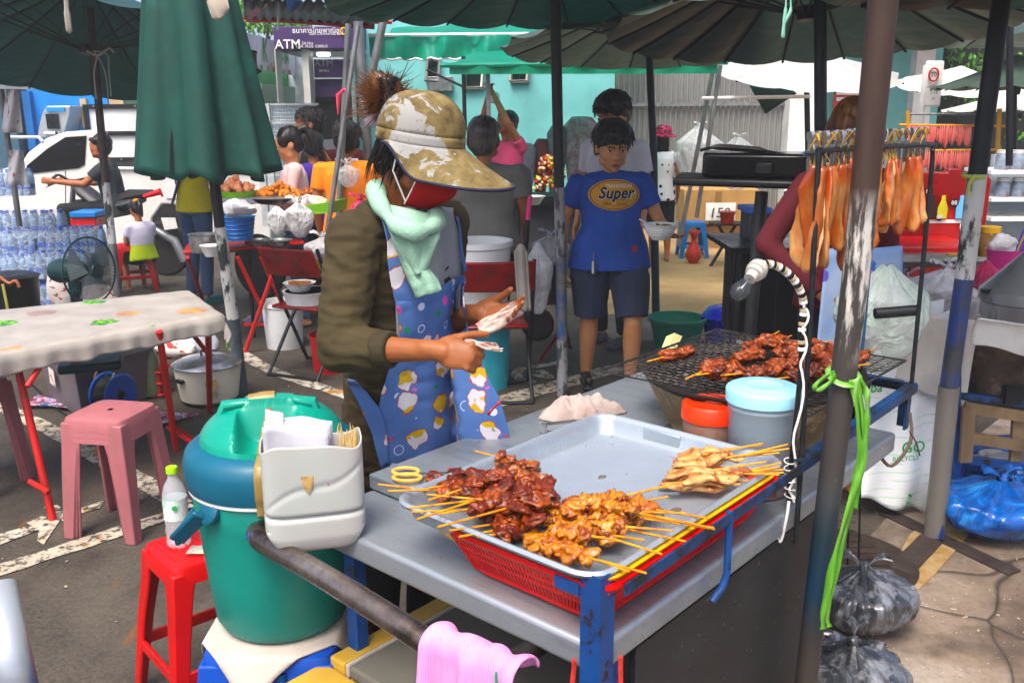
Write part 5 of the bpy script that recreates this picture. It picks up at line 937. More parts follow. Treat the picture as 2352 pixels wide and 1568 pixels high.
for side,n_ in ((0,62),(1,38),(2,40),(3,26)):
    for i in range(n_+1): b.bar(P2(side,.02+.96*i/n_,.812),P2(side,.02+.96*i/n_,.896),.0042,.0022)
stuff(b.build('slotted_wall',M_RBK,BK,smooth=0));b=MB();b.box((.32,.18,.808),(.52,.26,.004));b.build('floor',M_RBK,BK)
for o in [c for c in bpy.data.objects if c.parent == BK]: clampz(o)
# ---------------------------------------------------------------- skewers
def meat_mat(name,a,c,d,coat=.6,rough=.35,sc_=26):
    b=NB(name);n1=b.noise(sc_,6,.65,dist=.8);n2=b.noise(sc_*2.5,4,.7,loc=(2,1,5))
    cc=b.ramp(n1,[(.34,a),(.48,c),(.58,d)]);n4=b.noise(sc_*.45,4,.6,loc=(8,3,1));cc=b.mix(b.ramp(n4,[(.5,0.),(.66,.75)]),cc,d);cc=b.mix(b.ramp(n2,[(.56,0.),(.68,.9)]),cc,'#1a0805');oi=b.n('ObjectInfo');cc=b.mix(b.ramp(oi.outputs['Random'],[(.3,0.),(1,.5)]),cc,a);b.col(cc).set(rough=rough,coat=coat,sss=.0);b.b.inputs['Coat Roughness'].default_value=.15;b.bump(n1,.8,.005);b.bump(n2,.7,.003);return b.m
M_LIVER=meat_mat('glazed_liver','#7a290c','#521808','#9c4a16',.12,.3);M_GOLD=meat_mat('glazed_pork','#b8640e','#cc8420','#7a2e08',.35,.36);M_ORGM=meat_mat('orange_glaze','#b06a0a','#9a4606','#6c2806',.5,.3);M_SATAY=meat_mat('grilled_strips','#c08648','#d4a066','#8a4416',.15,.42);M_GRILLM=meat_mat('grill_meat','#84360c','#a85218','#521c08',.15,.32)
nb=NB('bamboo_stick');n1=nb.noise(30,5,.6,(1,1,.4));nb.col(nb.ramp(n1,[(.35,'#e0a63a'),(.58,'#c47a1c'),(.72,'#6b330c')])).set(rough=.5);M_STICK=nb.m
rs=random.Random(11)
ORD='first second third fourth fifth sixth seventh eighth ninth tenth eleventh twelfth thirteenth fourteenth fifteenth sixteenth seventeenth eighteenth'.split()
def rank(lst):
    idx=sorted(range(len(lst)),key=lambda i: lst[i][1][1]);return [ORD[idx.index(i)] for i in range(len(lst))]
def skewer(label,tip,end,frac,m,kind='chunk',r=.014,group=None,cat='skewer',n=None,thick=.0022):
    """tip: far end of the meat; end: bare end of the stick (world); frac: share of the length that carries meat"""
    tip,end=Vector(tip),Vector(end);d=end-tip;Ln=d.length;d.normalize();side=d.cross(Vector((0,0,1))).normalized();up=side.cross(d)
    t=thing('meat_skewer',label,cat,end,0,group);Q=Matrix((d,side,up)).transposed();b=MB();o0=tip-end
    b.tube([tip*1-end+d*(Ln*frac*.5),(tip-end)*.3+side*rs.uniform(-.001,.001),Vector((0,0,0))],[thick,thick*1.02,thick*.9],6);b.build('stick',M_STICK,t)
    b=MB();LM=Ln*frac
    if kind == 'chunk':
        k=n or max(4,int(LM/(r*1.25)))
        for i in range(k):
            c=o0+d*(LM*(i+.5)/k)+side*rs.uniform(-.004,.004)+up*rs.uniform(-.003,.003);s=r*rs.uniform(.8,1.25)
            b.blob(c,(s*.95,s*1.2,s*.72),rs.random()*40,.55,1.6,Q @ Euler((rs.uniform(-.5,.5),rs.uniform(-.4,.4),rs.uniform(-.7,.7))).to_matrix(),20,14)
            if rs.random() < .6: b.blob(c+side*s*rs.choice((-.8,.8))+up*s*.2,(s*.5,s*.45,s*.4),rs.random()*40,.5,1.5,Q,10,7)
    else:
        w1=r;m_=16;vs=[];so=rs.random()*30
        for i in range(m_+1):
            s=i/m_;rr=w1*(math.sin(math.pi*min(.98,max(.02,s)))**.35)*(1+.3*noise.noise(Vector((s*6,so,0))));c=o0+d*LM*s+side*(.010*math.sin(s*5+so))+up*(.004*math.sin(s*9+so))
            for k in range(12): a=2*math.pi*k/12;q=1+.35*noise.noise(Vector((s*8,math.cos(a)*1.2+so,math.sin(a)*1.2)));vs.append(c+side*rr*q*math.cos(a)+up*rr*.55*q*math.sin(a))
        b.add(vs,[(i*12+k,i*12+(k+1) % 12,(i+1)*12+(k+1) % 12,(i+1)*12+k) for i in range(m_) for k in range(12)]+[tuple(range(12))[::-1],tuple(m_*12+k for k in range(12))])
    b.build('meat',m,t,smooth=180);return t
GA,GC,GD,GG='dark glazed liver skewers','golden pork skewers','pale grilled meat strips on sticks','skewers cooking on the grill'
# dark liver pile: tip (right) -> stick end (left)
LV=[((1235,1150,.900),(868,1112,.940),.62),((1200,1118,.905),(890,1127,.945),.55),((1262,1165,.902),(945,1175,.938),.55),((1268,1128,.918),(940,1166,.945),.52),((1245,1100,.925),(958,1192,.950),.45),((1262,1140,.935),(1005,1210,.955),.42),
      ((1255,1185,.905),(1032,1218,.935),.50),((1240,1200,.900),(1055,1232,.932),.55),((1250,1160,.945),(980,1135,.952),.5),((1180,1085,.925),(985,1148,.955),.55),((1220,1215,.902),(1098,1232,.930),.66),((1150,1100,.905),(985,1120,.94),.7),((1180,1150,.928),(1010,1180,.95),.6)]
for i,(a,c,f) in enumerate(LV): skewer('dark liver skewer pointing left, %s from the back of its pile' % rank(LV)[i],G(*a),G(*c),f,M_LIVER,r=.0165,group=GA)
skewer('orange glazed skewer at the back of the left pile with its stick pointing up left',G(1235,1075,.915),G(1090,1035,.935),.68,M_ORGM,r=.017);skewer('orange glazed skewer lying behind the dark liver pile',G(1262,1108,.925),G(1135,1075,.93),.8,M_ORGM,r=.017)
for i,(u,v,z,s) in enumerate(((1000,1095,.925,.020),(1050,1085,.93,.022),(1100,1090,.94,.022),(1205,1140,.955,.020),(1255,1110,.945,.022),(1190,1165,.95,.02),(1225,1190,.94,.019),(1120,1150,.945,.021),(1270,1150,.93,.019),(1080,1130,.94,.018),(1160,1115,.95,.02))):
    t=thing('liver_piece','loose flap of dark glazed liver on top of the left pile','meat',G(u,v,z),0,'liver flaps on the left pile');b=MB();b.blob((0,0,0),(s*1.15,s*.8,s*.45),i*3,.5,1.4,(rs.uniform(-20,20),rs.uniform(-20,20),rs.uniform(0,180)),18,12);b.build('meat',M_LIVER,t,smooth=180)
# golden pork: tip (left) -> stick end (right)
PK=[((1250,1175,.905),(1575,1243,.940),.56),((1262,1190,.902),(1520,1272,.938),.55),((1220,1235,.900),(1445,1312,.936),.55),((1235,1250,.912),(1485,1316,.942),.52),((1300,1155,.915),(1640,1212,.945),.45),((1330,1150,.925),(1608,1206,.95),.5),((1340,1170,.92),(1575,1178,.935),.55),
      ((1330,1200,.93),(1545,1218,.945),.5),((1310,1215,.905),(1480,1240,.94),.6),((1265,1215,.925),(1430,1243,.95),.55),((1380,1150,.91),(1630,1190,.94),.5),((1380,1175,.905),(1642,1215,.94),.4),((1400,1165,.90),(1535,1140,.93),.5)]
for i,(a,c,f) in enumerate(PK): skewer('golden pork skewer pointing right over the rim, %s from the back of the front pile' % rank(PK)[i],G(*a),G(*c),f,M_GOLD,r=.0165,group=GC)
skewer('golden pork skewer whose long stick reaches toward the pale strips',G(1290,1175,.935),G(1560,1108,.93),.52,M_GOLD,r=.016)
# pale strips at the far right
ST=[((1512,1118,.900),(1770,1082,.940),.62,'strip'),((1520,1105,.908),(1800,1078,.945),.6,'s'),((1535,1085,.915),(1810,1020,.955),.55,'s'),((1555,1045,.905),(1748,1022,.945),.6,'s'),((1545,1060,.92),(1790,1040,.952),.55,'s'),((1545,1070,.93),(1770,1035,.955),.6,'s'),((1580,1095,.925),(1800,1085,.945),.6,'s'),((1600,1110,.905),(1795,1062,.95),.6,'s'),((1560,1125,.900),(1740,1100,.93),.75,'s'),((1600,1060,.93),(1812,1030,.955),.5,'s'),((1640,1085,.94),(1790,1090,.945),.6,'s'),((1530,1095,.925),(1760,1060,.95),.62,'s'),((1552,1055,.935),(1752,1018,.955),.6,'s'),((1570,1110,.93),(1790,1072,.95),.6,'s'),((1518,1112,.915),(1700,1112,.93),.8,'s')]
for i,(a,c,f,_) in enumerate(ST): skewer('pale grilled pork strip in the right hand pile, %s stick from the back' % rank(ST)[i],G(*a),G(*c),f,M_SATAY,'strip',r=.0145,group=GD)
# ---------------------------------------------------------------- grill
t=thing('charcoal_grill','round stained metal charcoal grill bowl set into the cart','grill',C(1.10,.30,.80),CART_RZ)
nb=NB('stained_metal');n1=nb.noise(5,8,.7);nb.col(nb.ramp(n1,[(.3,'#9c8a6c'),(.48,'#7a6648'),(.6,'#c0ad8c'),(.72,'#3a2a1c')])).set(rough=.6,metal=.2);nb.bump(n1,.3,.004);M_STAIN=nb.m
b=MB();b.lathe([(0,0),(.19,0),(.215,.02),(.285,.165),(.29,.17),(.28,.17),(.21,.03),(0,.03)],n=44);b.build('bowl',M_STAIN,t,smooth=50)
b=MB();b.lathe([(.27,.155),(.292,.168),(.298,.178),(.285,.180),(.262,.160),(.27,.155)],n=44,fn=lambda th,j: 1+.012*math.sin(th*7)+.01*math.sin(th*13));b.build('burnt_rim',mat('burnt_iron','#15110f','#2b221c',rough=.7,bump=.5),t)
nb=NB('charcoal');n1=nb.noise(30,5,.7);nb.col(nb.ramp(n1,[(.35,'#151312'),(.5,'#3f3a37'),(.62,'#9a948e')])).set(rough=.9);nb.bump(n1,.7,.006);M_COAL=nb.m
cm=[]
for i in range(5): b=MB();b.blob((0,0,0),(.022,.015,.013),i*4,.5,1.6,n=9,m=6);me=b.mesh('coal',30);me.materials.append(M_COAL);cm.append(me)
for i in range(170):
    a=rs.uniform(0,6.28);q=math.sqrt(rs.random())*.24;o=bpy.data.objects.new('coal',rs.choice(cm));COL.objects.link(o);o.parent=t;o.location=(q*math.cos(a),q*math.sin(a),.10+rs.uniform(0,.03));o.rotation_euler=(rs.uniform(0,6),rs.uniform(0,6),rs.uniform(0,6));s=rs.uniform(.7,1.4);o.scale=(s,s,s)
b=MB();b.lathe([(0,.09),(.24,.09)],n=30);b.build('ash_bed',M_COAL,t)
t=thing('grill_net','rectangular wire grill net resting over the charcoal bowl','grill net',O_,CART_RZ);zn=.995
a0,a1,b0_,b1=.79,1.40,.005,.575;cn=[(a0,b0_,zn),(a1,b0_,zn),(a1,b1,zn),(a0,b1,zn)];M_WIRE=mat('grill_wire','#4f4a46','#2a2522',rough=.5,metal=.6,sc_=30)
b=MB();b.tube(cn,.0035,6,closed=True);b.build('frame',M_WIRE,t)
b=MB();NA,NBB=25,22
def wv(x,k,ph): return .0035*math.sin(x*260+ph)
for i in range(1,NA): x=a0+(a1-a0)*i/NA;b.tube([(x+wv(y,0,i*3.1),y,zn+.0015*math.cos(y*260+i*3.1)) for y in [b0_+(b1-b0_)*j/60 for j in range(61)]],.0011,3,cap=False)
for i in range(1,NBB): y=b0_+(b1-b0_)*i/NBB;b.tube([(x,y+wv(x,0,i*3.1),zn-.0015*math.cos(x*260+i*3.1)) for x in [a0+(a1-a0)*j/66 for j in range(67)]],.0011,3,cap=False)
stuff(b.build('wire_mesh',M_WIRE,t))
zg=1.004
GR=[((1585,803),(1487,830),.62),((1665,832),(1575,870),.6),((1742,808),(1660,840),.6),((1700,848),(1590,862),.6),((1790,850),(1655,862),.6),((1840,830),(1745,850),.75),((1725,800),(1790,760),.5),((1765,795),(1818,770),.6),((1800,815),(1862,775),.55),((1820,800),(1925,780),.5),((1865,810),(1945,785),.5),((1890,820),(1975,800),.55),((1850,845),(1945,858),.6),((1900,850),(2000,835),.55),((1940,835),(2010,800),.55),((1870,860),(1760,872),.5)]
for i,(a,c,f) in enumerate(GR): skewer('browning meat skewer on the grill net, %s stick end counted from the back' % rank(GR)[i],G(a[0],a[1],zg+.008),G(c[0],c[1],zg+.004),f,M_GRILLM,r=.0185,group=GG)
for i,(u,v) in enumerate(((1790,832),(1830,815),(1905,830),(1960,815))):
    t=thing('meat_piece','small glazed meat piece between the skewers on the grill','meat',G(u,v,zg+.012),0,'meat pieces on the grill net');b=MB();b.blob((0,0,0),(.024,.018,.012),i*5,.5,1.5,(0,0,i*40),16,10);b.build('meat',M_GRILLM,t,smooth=180)
# fan of bamboo sheath at the grill's back left
t=T('bamboo_fan','pale dried husk fan leaning against the back of the grill','fan',G(1510,835,.85));p=G(1500,850,.85)
for i in range(7): b=MB();b.add([p+Vector((.006*i,0,0)),p+Vector((.006*i+.006,.002,0)),V(1535+5*i,765,p.y+.05)+Vector((.004,0,-.003*abs(i-3))),V(1531+5*i,765,p.y+.05)+Vector((0,0,-.003*abs(i-3)))],[(0,1,2,3)]);b.build('leaf_strip',mat('husk','#c9bb8c','#a39562',rough=.7),t,1,solid=.002)
# ---------------------------------------------------------------- containers on the cart
def frosted(name,c,dirt,z0,z1,alpha=.72,sc_=22):
    b=NB(name);sp=b.n('SeparateXYZ');b.l(b.coord(),sp.inputs[0]);z=sp.outputs[2];n1=b.noise(sc_,6,.7,(1,1,.8));h=b.ramp(z,[(z0,1.),(z1,0.)]);f=b.math('MULTIPLY',b.ramp(n1,[(.44,0.),(.56,1.)]),h)
    b.col(b.mix(f,c,dirt)).set(rough=.28,alpha=b.ramp(f,[(0,alpha),(1,1.)]));b.bump(b.noise(4,2),.1,.004);return b.m
cb=C(.765,.105,.80);t=T('container','tall frosted plastic container with a pale blue screw lid beside the grill','container',cb)
b=MB();b.lathe([(0,.003),(.066,.003),(.070,.008),(.0755,.20),(.078,.202),(.078,.208),(.0755,.210),(.0755,.218),(.078,.22),(.074,.232),(.071,.232),(.070,.20),(.066,.01),(0,.01)],n=48);b.build('body',frosted('frosted_blue','#b4c8d2','#8a4426',.07,.17,.45),t,smooth=60)
b=MB();b.lathe([(0,.006),(.064,.012),(.066,.06),(.02,.068),(0,.066)],n=32);b.build('sauce',mat('sauce','#4a2018','#33130d',rough=.4,bump=0),t)
M_LBL=mat('lid_pale_blue','#9fd4ea','#8fc8e0',rough=.35,sc_=3,bump=.02)
b=MB();b.lathe([(.0,.252),(.040,.252),(.042,.254),(.044,.252),(.074,.251),(.082,.247),(.084,.242),(.083,.218),(.079,.217),(.079,.235),(0,.24)],n=56,fn=lambda th,j: 1+(.006*(int(th*28/math.pi) % 2) if 6 <= j <= 7 else 0));b.build('lid',M_LBL,t,smooth=50)
co=G(1628,1030,.84);co=Vector((co.x+.0,co.y-.02,.84));t=T('container','low frosted tub with a bright orange lid behind the tray','container',co);t.scale=(1.04,1.04,1.28)
b=MB();b.lathe([(0,.002),(.060,.002),(.064,.006),(.069,.072),(.066,.074),(.061,.01),(0,.008)],n=40);b.build('body',frosted('frosted_pink','#b89c8c','#a84a1e',.02,.085,.6,30),t,smooth=60)
b=MB();b.lathe([(0,.096),(.052,.096),(.055,.099),(.066,.100),(.071,.095),(.072,.070),(.069,.069),(.068,.085),(0,.09)],n=48);b.build('lid',mat('lid_orange','#ff4a04','#f04000',rough=.3,sc_=3,bump=.01),t,smooth=50);b=MB();b.box((.0,.01,.0975),(.03,.008,.003));b.build('lid_mark',mat('lid_orange','#ff4a04'),t,bevel=.001)
# rag, tongs, scissors
nb=NB('terry_cream');n1=nb.noise(7,5,.6);nb.col(nb.ramp(n1,[(.35,'#b8a8a2'),(.6,'#a3928b'),(.72,'#8c7264')])).set(rough=.95);nb.bump(nb.noise(160,3,.7),.9,.003);nb.bump(nb.noise(18,4),.5,.006);M_TERRY=nb.m
pc_=G(1330,952,.84);t=T('cleaning_cloth','crumpled cream terry cloth on the far side of the cart','cloth',pc_)
b=MB()
def rag(u,v):
    th=2*math.pi*u;r=v;R0=.090*(1+.25*math.sin(th*2+.6)+.16*math.sin(th*5+1)+.08*math.sin(th*11));x,y=R0*r*math.cos(th)*1.05,R0*r*math.sin(th)*.72
    k=1-2*abs(noise.noise(Vector((x*16,y*16,3))));k2=1-2*abs(noise.noise(Vector((x*38,y*38,7))));z=(1-r**3)*(.016+.030*max(0,k)+.010*k2+.012*math.exp(-((x-.035)/.03)**2));return Vector((x,y,z+.002))
b.grid(rag,90,34,wrap=True);b.build('folds',M_TERRY,t,smooth=180,solid=.004);b=MB();b.blob((.095,.02,.010),(.018,.014,.009),4,.5);b.build('corner',M_TERRY,t,smooth=180)
t=thing('tongs','steel tongs lying behind the tray on the raised top','tongs',G(1245,995,.842),0);p,q=G(1242,1000,.842),G(1420,978,.842);d=q-p
b=MB();pts=[q-p,Vector((.012,.004,0)),Vector((0,0,.004)),Vector((0,.0,.020)),Vector((.012,.004,.024)),(q-p)*.9+Vector((0,.012,.018))]
for i in range(5): b.bar(pts[i],pts[i+1],.0025 if i in (1,2,3) else .018,.018 if i in (1,2,3) else .0022)
b.build('arms',M_CHROME,t,smooth=0,bevel=.0005)
t=T('scissors','scissors with pale orange handles poking out from the liver pile','scissors',G(925,1090,.845));M_SCI=mat('scissor_orange','#e0b060','#d8a452',rough=.4,bump=0)
for (u,v,ru,rv) in ((932,1082,30,8),(935,1096,32,8)):
    b=MB();b.tube([G(u+ru*math.cos(a),v+rv*math.sin(a),.85) for a in [2*math.pi*i/20 for i in range(20)]],.0042,8,closed=True);b.build('handle',M_SCI,t,1)
b=MB();b.bar(G(962,1088,.853),G(1060,1085,.853),.012,.002);b.build('blade',M_CHROME,t,1)
# pink towel on the handle, red strings
nb=NB('pink_towel');wv1=nb.n('TexWave');wv1.inputs['Scale'].default_value=90;nb.l(nb.coord(rot=(0,0,R_(30))),wv1.inputs[0]);nb.col(nb.ramp(nb.noise(8,4),[(.3,'#e6a4cf'),(.7,'#d68cbf')])).set(rough=.95);nb.bump(wv1.outputs[1],.5,.002);nb.bump(nb.noise(180,2),.5,.002);M_PINKT=nb.m
t=thing('hand_towel','pink towel with a green stripe hung over the end of the cart handle','towel',C(-.118,.15,.5),0)
c0,c1=C(-.128,.255,.772),C(-.095,.075,.762);ax_=(c1-c0);out=Vector((-AX.x,-AX.y,0))
b=MB()
def tw(u,v):
    base=c0.lerp(c1,u);fo=.016*math.sin(u*13+1)+.009*math.sin(u*29);
    if v < .35: a=math.pi*(1-v/.35);return base+out*(-(.030+fo*.3)*math.cos(math.pi-a)*-1)*(-1)+Vector((0,0,.030*math.sin(a)+.004*math.sin(u*21)))
    s=(v-.35)/.65;return base+out*(.030+fo*(.3+s)+.012*s)+Vector((0,0,-.30*s))+ax_*.10*(u-.5)*s
b.grid(tw,60,40);b.build('cloth',M_PINKT,t,1,smooth=180,solid=.005)
b=MB();b.grid(lambda u,v: tw(u,v*.35)*1+Vector((0,0,0)),4,3)
b=MB();b.tube([tw(.80+.03*math.sin(v*3),.30+.7*v)+out*.005 for v in [i/20 for i in range(21)]],.0022,5);b.build('green_stripe',mat('thread_green','#2f9a6a',rough=.8),t,1)
b=MB();b.tube([tw(.30+.02*math.sin(v*3),.5+.5*v)+out*.006 for v in [i/20 for i in range(21)]],.003,5);b.build('orange_stripe',mat('thread_orange','#e06a3a',rough=.8),t,1)
M_RTW=mat('red_twine','#cf4038','#a82c26',rough=.8,sc_=60,bump=.5)
for (du,l) in ((0,'red plastic twine hanging on the left of the blue corner post'),(1,'red plastic twine hanging on the right of the blue corner post')):
    p=C(-.014,.040,.75) if du == 0 else C(.044,-.014,.75);b=MB();b.tube(spline([p+Vector((0,0,.02)),p,p+Vector((-.008 if du == 0 else .002,-.004,-.08)),p+Vector((-.012 if du == 0 else .004,-.004,-.2)),p+Vector((-.006 if du == 0 else -.004,0,-.35))],5),.0045,6);tag(b.build('red_twine',M_RTW),l,'twine')
# ================================================================ THE VENDOR
_pw=V(915,985,2.42);vb=Vector((_pw.x,_pw.y,0));VR=R_(50);vk=1.62/1.70;Mv=Matrix.Rotation(-VR,3,'Z')
def vl(p,k=vk): q=Mv @ (Vector(p)-vb);return tuple(q/k)
M_OLIVE=NB('olive_jersey');n1=M_OLIVE.noise(4,4);M_OLIVE.col(M_OLIVE.ramp(n1,[(.3,'#463c22'),(.7,'#3a3019')])).set(rough=.85);wv_=M_OLIVE.n('TexWave');wv_.inputs['Scale'].default_value=9;wv_.inputs['Distortion'].default_value=7;wv_.inputs['Detail'].default_value=2;M_OLIVE.l(M_OLIVE.coord((.5,.5,2.2)),wv_.inputs[0]);M_OLIVE.bump(wv_.outputs[1],.18,.012);M_OLIVE.bump(M_OLIVE.noise(260,2),.2,.001);M_OLIVE=M_OLIVE.m
vp=dict(sR=vl(V(815,548,2.20)),sL=vl(V(1020,510,2.50)),eR=vl(V(782,800,2.12)),wR=vl(V(985,805,2.02)),eL=vl(V(1000,760,2.56)),wL=vl(V(1085,722,2.36)),neck=vl(V(902,470,2.33)),head=vl(V(962,357,2.30)),chest=vl(V(905,660,2.36)),pel=vl(V(915,985,2.42)))
print('vendor joints',{k: [round(x,2) for x in v] for k,v in vp.items()})
W2=lambda d: tuple(Mv @ Vector(d))
t,J,P,Rh=human('street food vendor in a floppy patterned sun hat and red face mask counting banknotes',vb,VR,1.62,vp,skin=skin_mat('skin_vendor','#9c5e38','#86502e'),vox=.0042,hair=None,legs=M_BLKC,hk=1.04,pitch=26,yaw=26,roll=0,wd=1.0,
    handR=dict(d=W2((.90,-.30,-.08)),n=W2((.25,.75,-.35)),s=W2((.1,.3,.9)),curl=[(62,70,30),(66,72,35),(68,72,35),(70,72,35)],thumb=(28,22)),handL=dict(d=W2((.86,-.46,.06)),n=W2((-.25,-.60,.75)),s=W2((-.2,.55,.8)),curl=[(12,22,14),(14,24,16),(16,26,18),(18,28,18)],thumb=(12,14)))
VEN=t;k=vk
# jacket: torso shell + sleeves that end mid forearm
J2=J;up=(J['neck']-J['pel']).normalized();sd=(J['sL']-J['sR']).normalized();RT=Matrix((sd,up.cross(sd).normalized(),up)).transposed()
b=MB();ch,pe,ne=J['chest'],J['pel'],J['neck']
b.loft([(pe-up*.16,.175,.135),(pe,.178,.132),(interp(pe,ch,.45),.158,.122),(ch,.172,.130),(interp(ch,ne,.5),.178,.115),(interp(ch,ne,.85),.120,.088),(ne-up*.0,.085,.080)],24,RT)
b.cap(J['sR']-up*.012,J['sL']-up*.012,.064,.064)
for s in 'RL':
    sh,e,w_=J['s'+s],J['e'+s],J['w'+s];b.cap(sh,interp(sh,e,.45),.068,.064);b.cap(interp(sh,e,.45),e,.064,.056);b.cap(e,interp(e,w_,.20),.056,.052);b.frus(interp(e,w_,.2),interp(e,w_,.45),.053,.046)
fin(b,'jacket',M_OLIVE,t,.007,3,(.0055,19,(.7,.7,1.8),3,True))
b=MB();e,w_=J['eR'],J['wR'];b.frus(interp(e,w_,.43),interp(e,w_,.60),.0475,.045);fin(b,'cuff',cloth_mat('olive_cuff','#3b311b'),t,.006,2)
# grey undershirt panel + white side strip seen between jacket edges
WT=lambda u,v,Y: Mv @ (V(u,v,Y)-vb)
def patch(name,m,rows,solid=.004,sub=1,lift=0):
    n=len(rows[0]);b=MB()
    for r in rows: b.v += [WT(*q)+Vector((0,-lift,0)) for q in r]
    b.f=[(j*n+i,j*n+i+1,(j+1)*n+i+1,(j+1)*n+i) for j in range(len(rows)-1) for i in range(n-1)]
    o=b.build(name,m,t,smooth=180,solid=solid);o.modifiers.new('s','SUBSURF').levels=sub;o.modifiers['s'].render_levels=2;return o
flush()
bpy.context.view_layer.update()
jk=[c for c in bpy.data.objects if c.parent == t and c.name.startswith('jacket')][0]
bvh=BVHTree.FromPolygons([v.co for v in jk.data.vertices],[tuple(p.vertices) for p in jk.data.polygons])
CL=Mv @ (Vector((0,0,CAMH))-vb)
def onjk(u,v,lift=.008,deff=2.28):
    p=WT(u,v,2.3);d=(p-CL).normalized();h=bvh.ray_cast(CL,d)
    if h[0] is None or h[3] > 2.9: q=WT(u,v,deff);return q
    return h[0] + h[1]*lift
def cloth_on(name,m,rows,nu=14,nv=26,lift=.008,solid=.003,deff=2.28,wav=0.,seed=0):
    """rows of pixel pairs (left edge, right edge) from top to bottom; the sheet drapes over the jacket"""
    ys=len(rows)-1;b=MB();pts=[]
    for j in range(nv):
        s=j/(nv-1)*ys;i=min(int(s),ys-1);f=s-i;L=[rows[i][0][q]*(1-f)+rows[i+1][0][q]*f for q in (0,1)];Rr=[rows[i][1][q]*(1-f)+rows[i+1][1][q]*f for q in (0,1)]
        pts.append([onjk(L[0]*(1-a)+Rr[0]*a,L[1]*(1-a)+Rr[1]*a,lift,deff) for a in [x/(nu-1) for x in range(nu)]])
    for _ in range(3):
        new=[[p.copy() for p in r] for r in pts]
        for j in range(1,nv-1):
            for i in range(nu):
                nb_=[pts[j-1][i],pts[j+1][i]]+([pts[j][i-1]] if i else [])+([pts[j][i+1]] if i < nu-1 else []);new[j][i]=pts[j][i]*.4+sum(nb_,Vector())/len(nb_)*.6
        pts=new
    vdir=[(CL-p).normalized() for r in pts for p in r];flat=[p for r in pts for p in r]
    for q in range(len(flat)):
        j,i=divmod(q,nu);flat[q]=flat[q]+vdir[q]*(.004+wav*(j/nv)*math.sin(i/(nu-1)*15+seed+j*.05))
    b.v=flat;b.f=[(j*nu+i,j*nu+i+1,(j+1)*nu+i+1,(j+1)*nu+i) for j in range(nv-1) for i in range(nu-1)]
    return b.build(name,m,t,smooth=180,solid=solid)
M_GREYT=cloth_mat('grey_tee','#9a9ea0','#8c9092')
cloth_on('undershirt',M_GREYT,[((905,470),(1040,480)),((900,560),(1062,560)),((900,650),(1062,640)),((905,800),(1060,760))],lift=.004)
# apron: blue cotton printed with simple round faces, cherries and dots
nb=NB('apron_print');base=nb.ramp(nb.noise(5,4),[(.3,'#5a7ab2'),(.7,'#4868a0')])
def spots(sc_,loc,stops,src,edge=None,seedsel=(.0,1.)):
    v=nb.vor(sc_,loc=loc,rnd=.62);return v
v1=nb.vor(12,rnd=.6);wq=nb.n('VectorMath',operation='ADD');wn=nb.n('TexNoise');wn.inputs['Scale'].default_value=22;nb.l(nb.coord(),wn.inputs['Vector']);ws=nb.n('VectorMath',operation='SCALE');ws.inputs['Scale'].default_value=.045;nb.l(wn.outputs['Color'],ws.inputs[0]);nb.l(nb.coord(),wq.inputs[0]);nb.l(ws.outputs[0],wq.inputs[1]);nb.l(wq.outputs[0],v1.inputs['Vector']);d1=v1.outputs['Distance'];cs=nb.n('SeparateColor');nb.l(v1.outputs['Color'],cs.inputs[0]);dn=nb.math('ADD',d1,nb.math('MULTIPLY',nb.math('SUBTRACT',nb.noise(34,2),.5),.17))
face=nb.ramp(cs.outputs[0],[(.85,'#c9c6ca'),(.86,'#c2a63a')],'CONSTANT');yel=nb.ramp(nb.noise(15,2,.5,loc=(3,3,3)),[(.53,0.),(.55,1.)]);face=nb.mix(yel,face,'#c2a02e')
sel=nb.ramp(cs.outputs[1],[(.0,1.),(.93,0.)],'CONSTANT')
c=nb.mix(nb.math('MULTIPLY',nb.ramp(dn,[(.35,1.),(.36,0.)]),sel),base,'#b8302c');c=nb.mix(nb.math('MULTIPLY',nb.ramp(dn,[(.325,1.),(.34,0.)]),sel),c,face)
v3=nb.vor(10.5,rnd=.55,st=(1,1,1));ey=nb.vor(26,loc=(.3,.7,.1),rnd=.4);c=nb.mix(nb.math('MULTIPLY',nb.math('MULTIPLY',nb.ramp(ey.outputs['Distance'],[(.15,1.),(.17,0.)]),nb.ramp(dn,[(.24,1.),(.26,0.)])),sel),c,'#1c1a20')
v2=nb.vor(20,loc=(5,5,5),rnd=.7);cs2=nb.n('SeparateColor');nb.l(v2.outputs['Color'],cs2.inputs[0]);out_=nb.ramp(dn,[(.44,0.),(.46,1.)])
c=nb.mix(nb.math('MULTIPLY',nb.math('MULTIPLY',nb.ramp(v2.outputs['Distance'],[(.26,1.),(.28,0.)]),nb.ramp(cs2.outputs[0],[(0,1.),(.34,0.)],'CONSTANT')),out_),c,'#d25aa6')
c=nb.mix(nb.math('MULTIPLY',nb.math('MULTIPLY',nb.ramp(v2.outputs['Distance'],[(.20,1.),(.22,0.)]),nb.ramp(cs2.outputs[0],[(0,0.),(.34,1.),(.62,0.)],'CONSTANT')),out_),c,'#c8cfe4')
c=nb.mix(nb.math('MULTIPLY',nb.math('MULTIPLY',nb.ramp(v2.outputs['Distance'],[(.24,0.),(.25,1.),(.285,1.),(.295,0.)]),nb.ramp(cs2.outputs[0],[(0,0.),(.62,1.),(.82,0.)],'CONSTANT')),out_),c,'#b9c4e6')
c=nb.mix(nb.math('MULTIPLY',nb.math('MULTIPLY',nb.ramp(v2.outputs['Distance'],[(.17,1.),(.19,0.)]),nb.ramp(cs2.outputs[0],[(0,0.),(.82,1.)],'CONSTANT')),out_),c,'#1f8a4c')
nb.col(c).set(rough=.85);nb.bump(nb.noise(7,4,.5,(1,1,.35),dist=.8),.45,.02);nb.bump(nb.noise(200,2),.15,.001);M_APR=nb.m
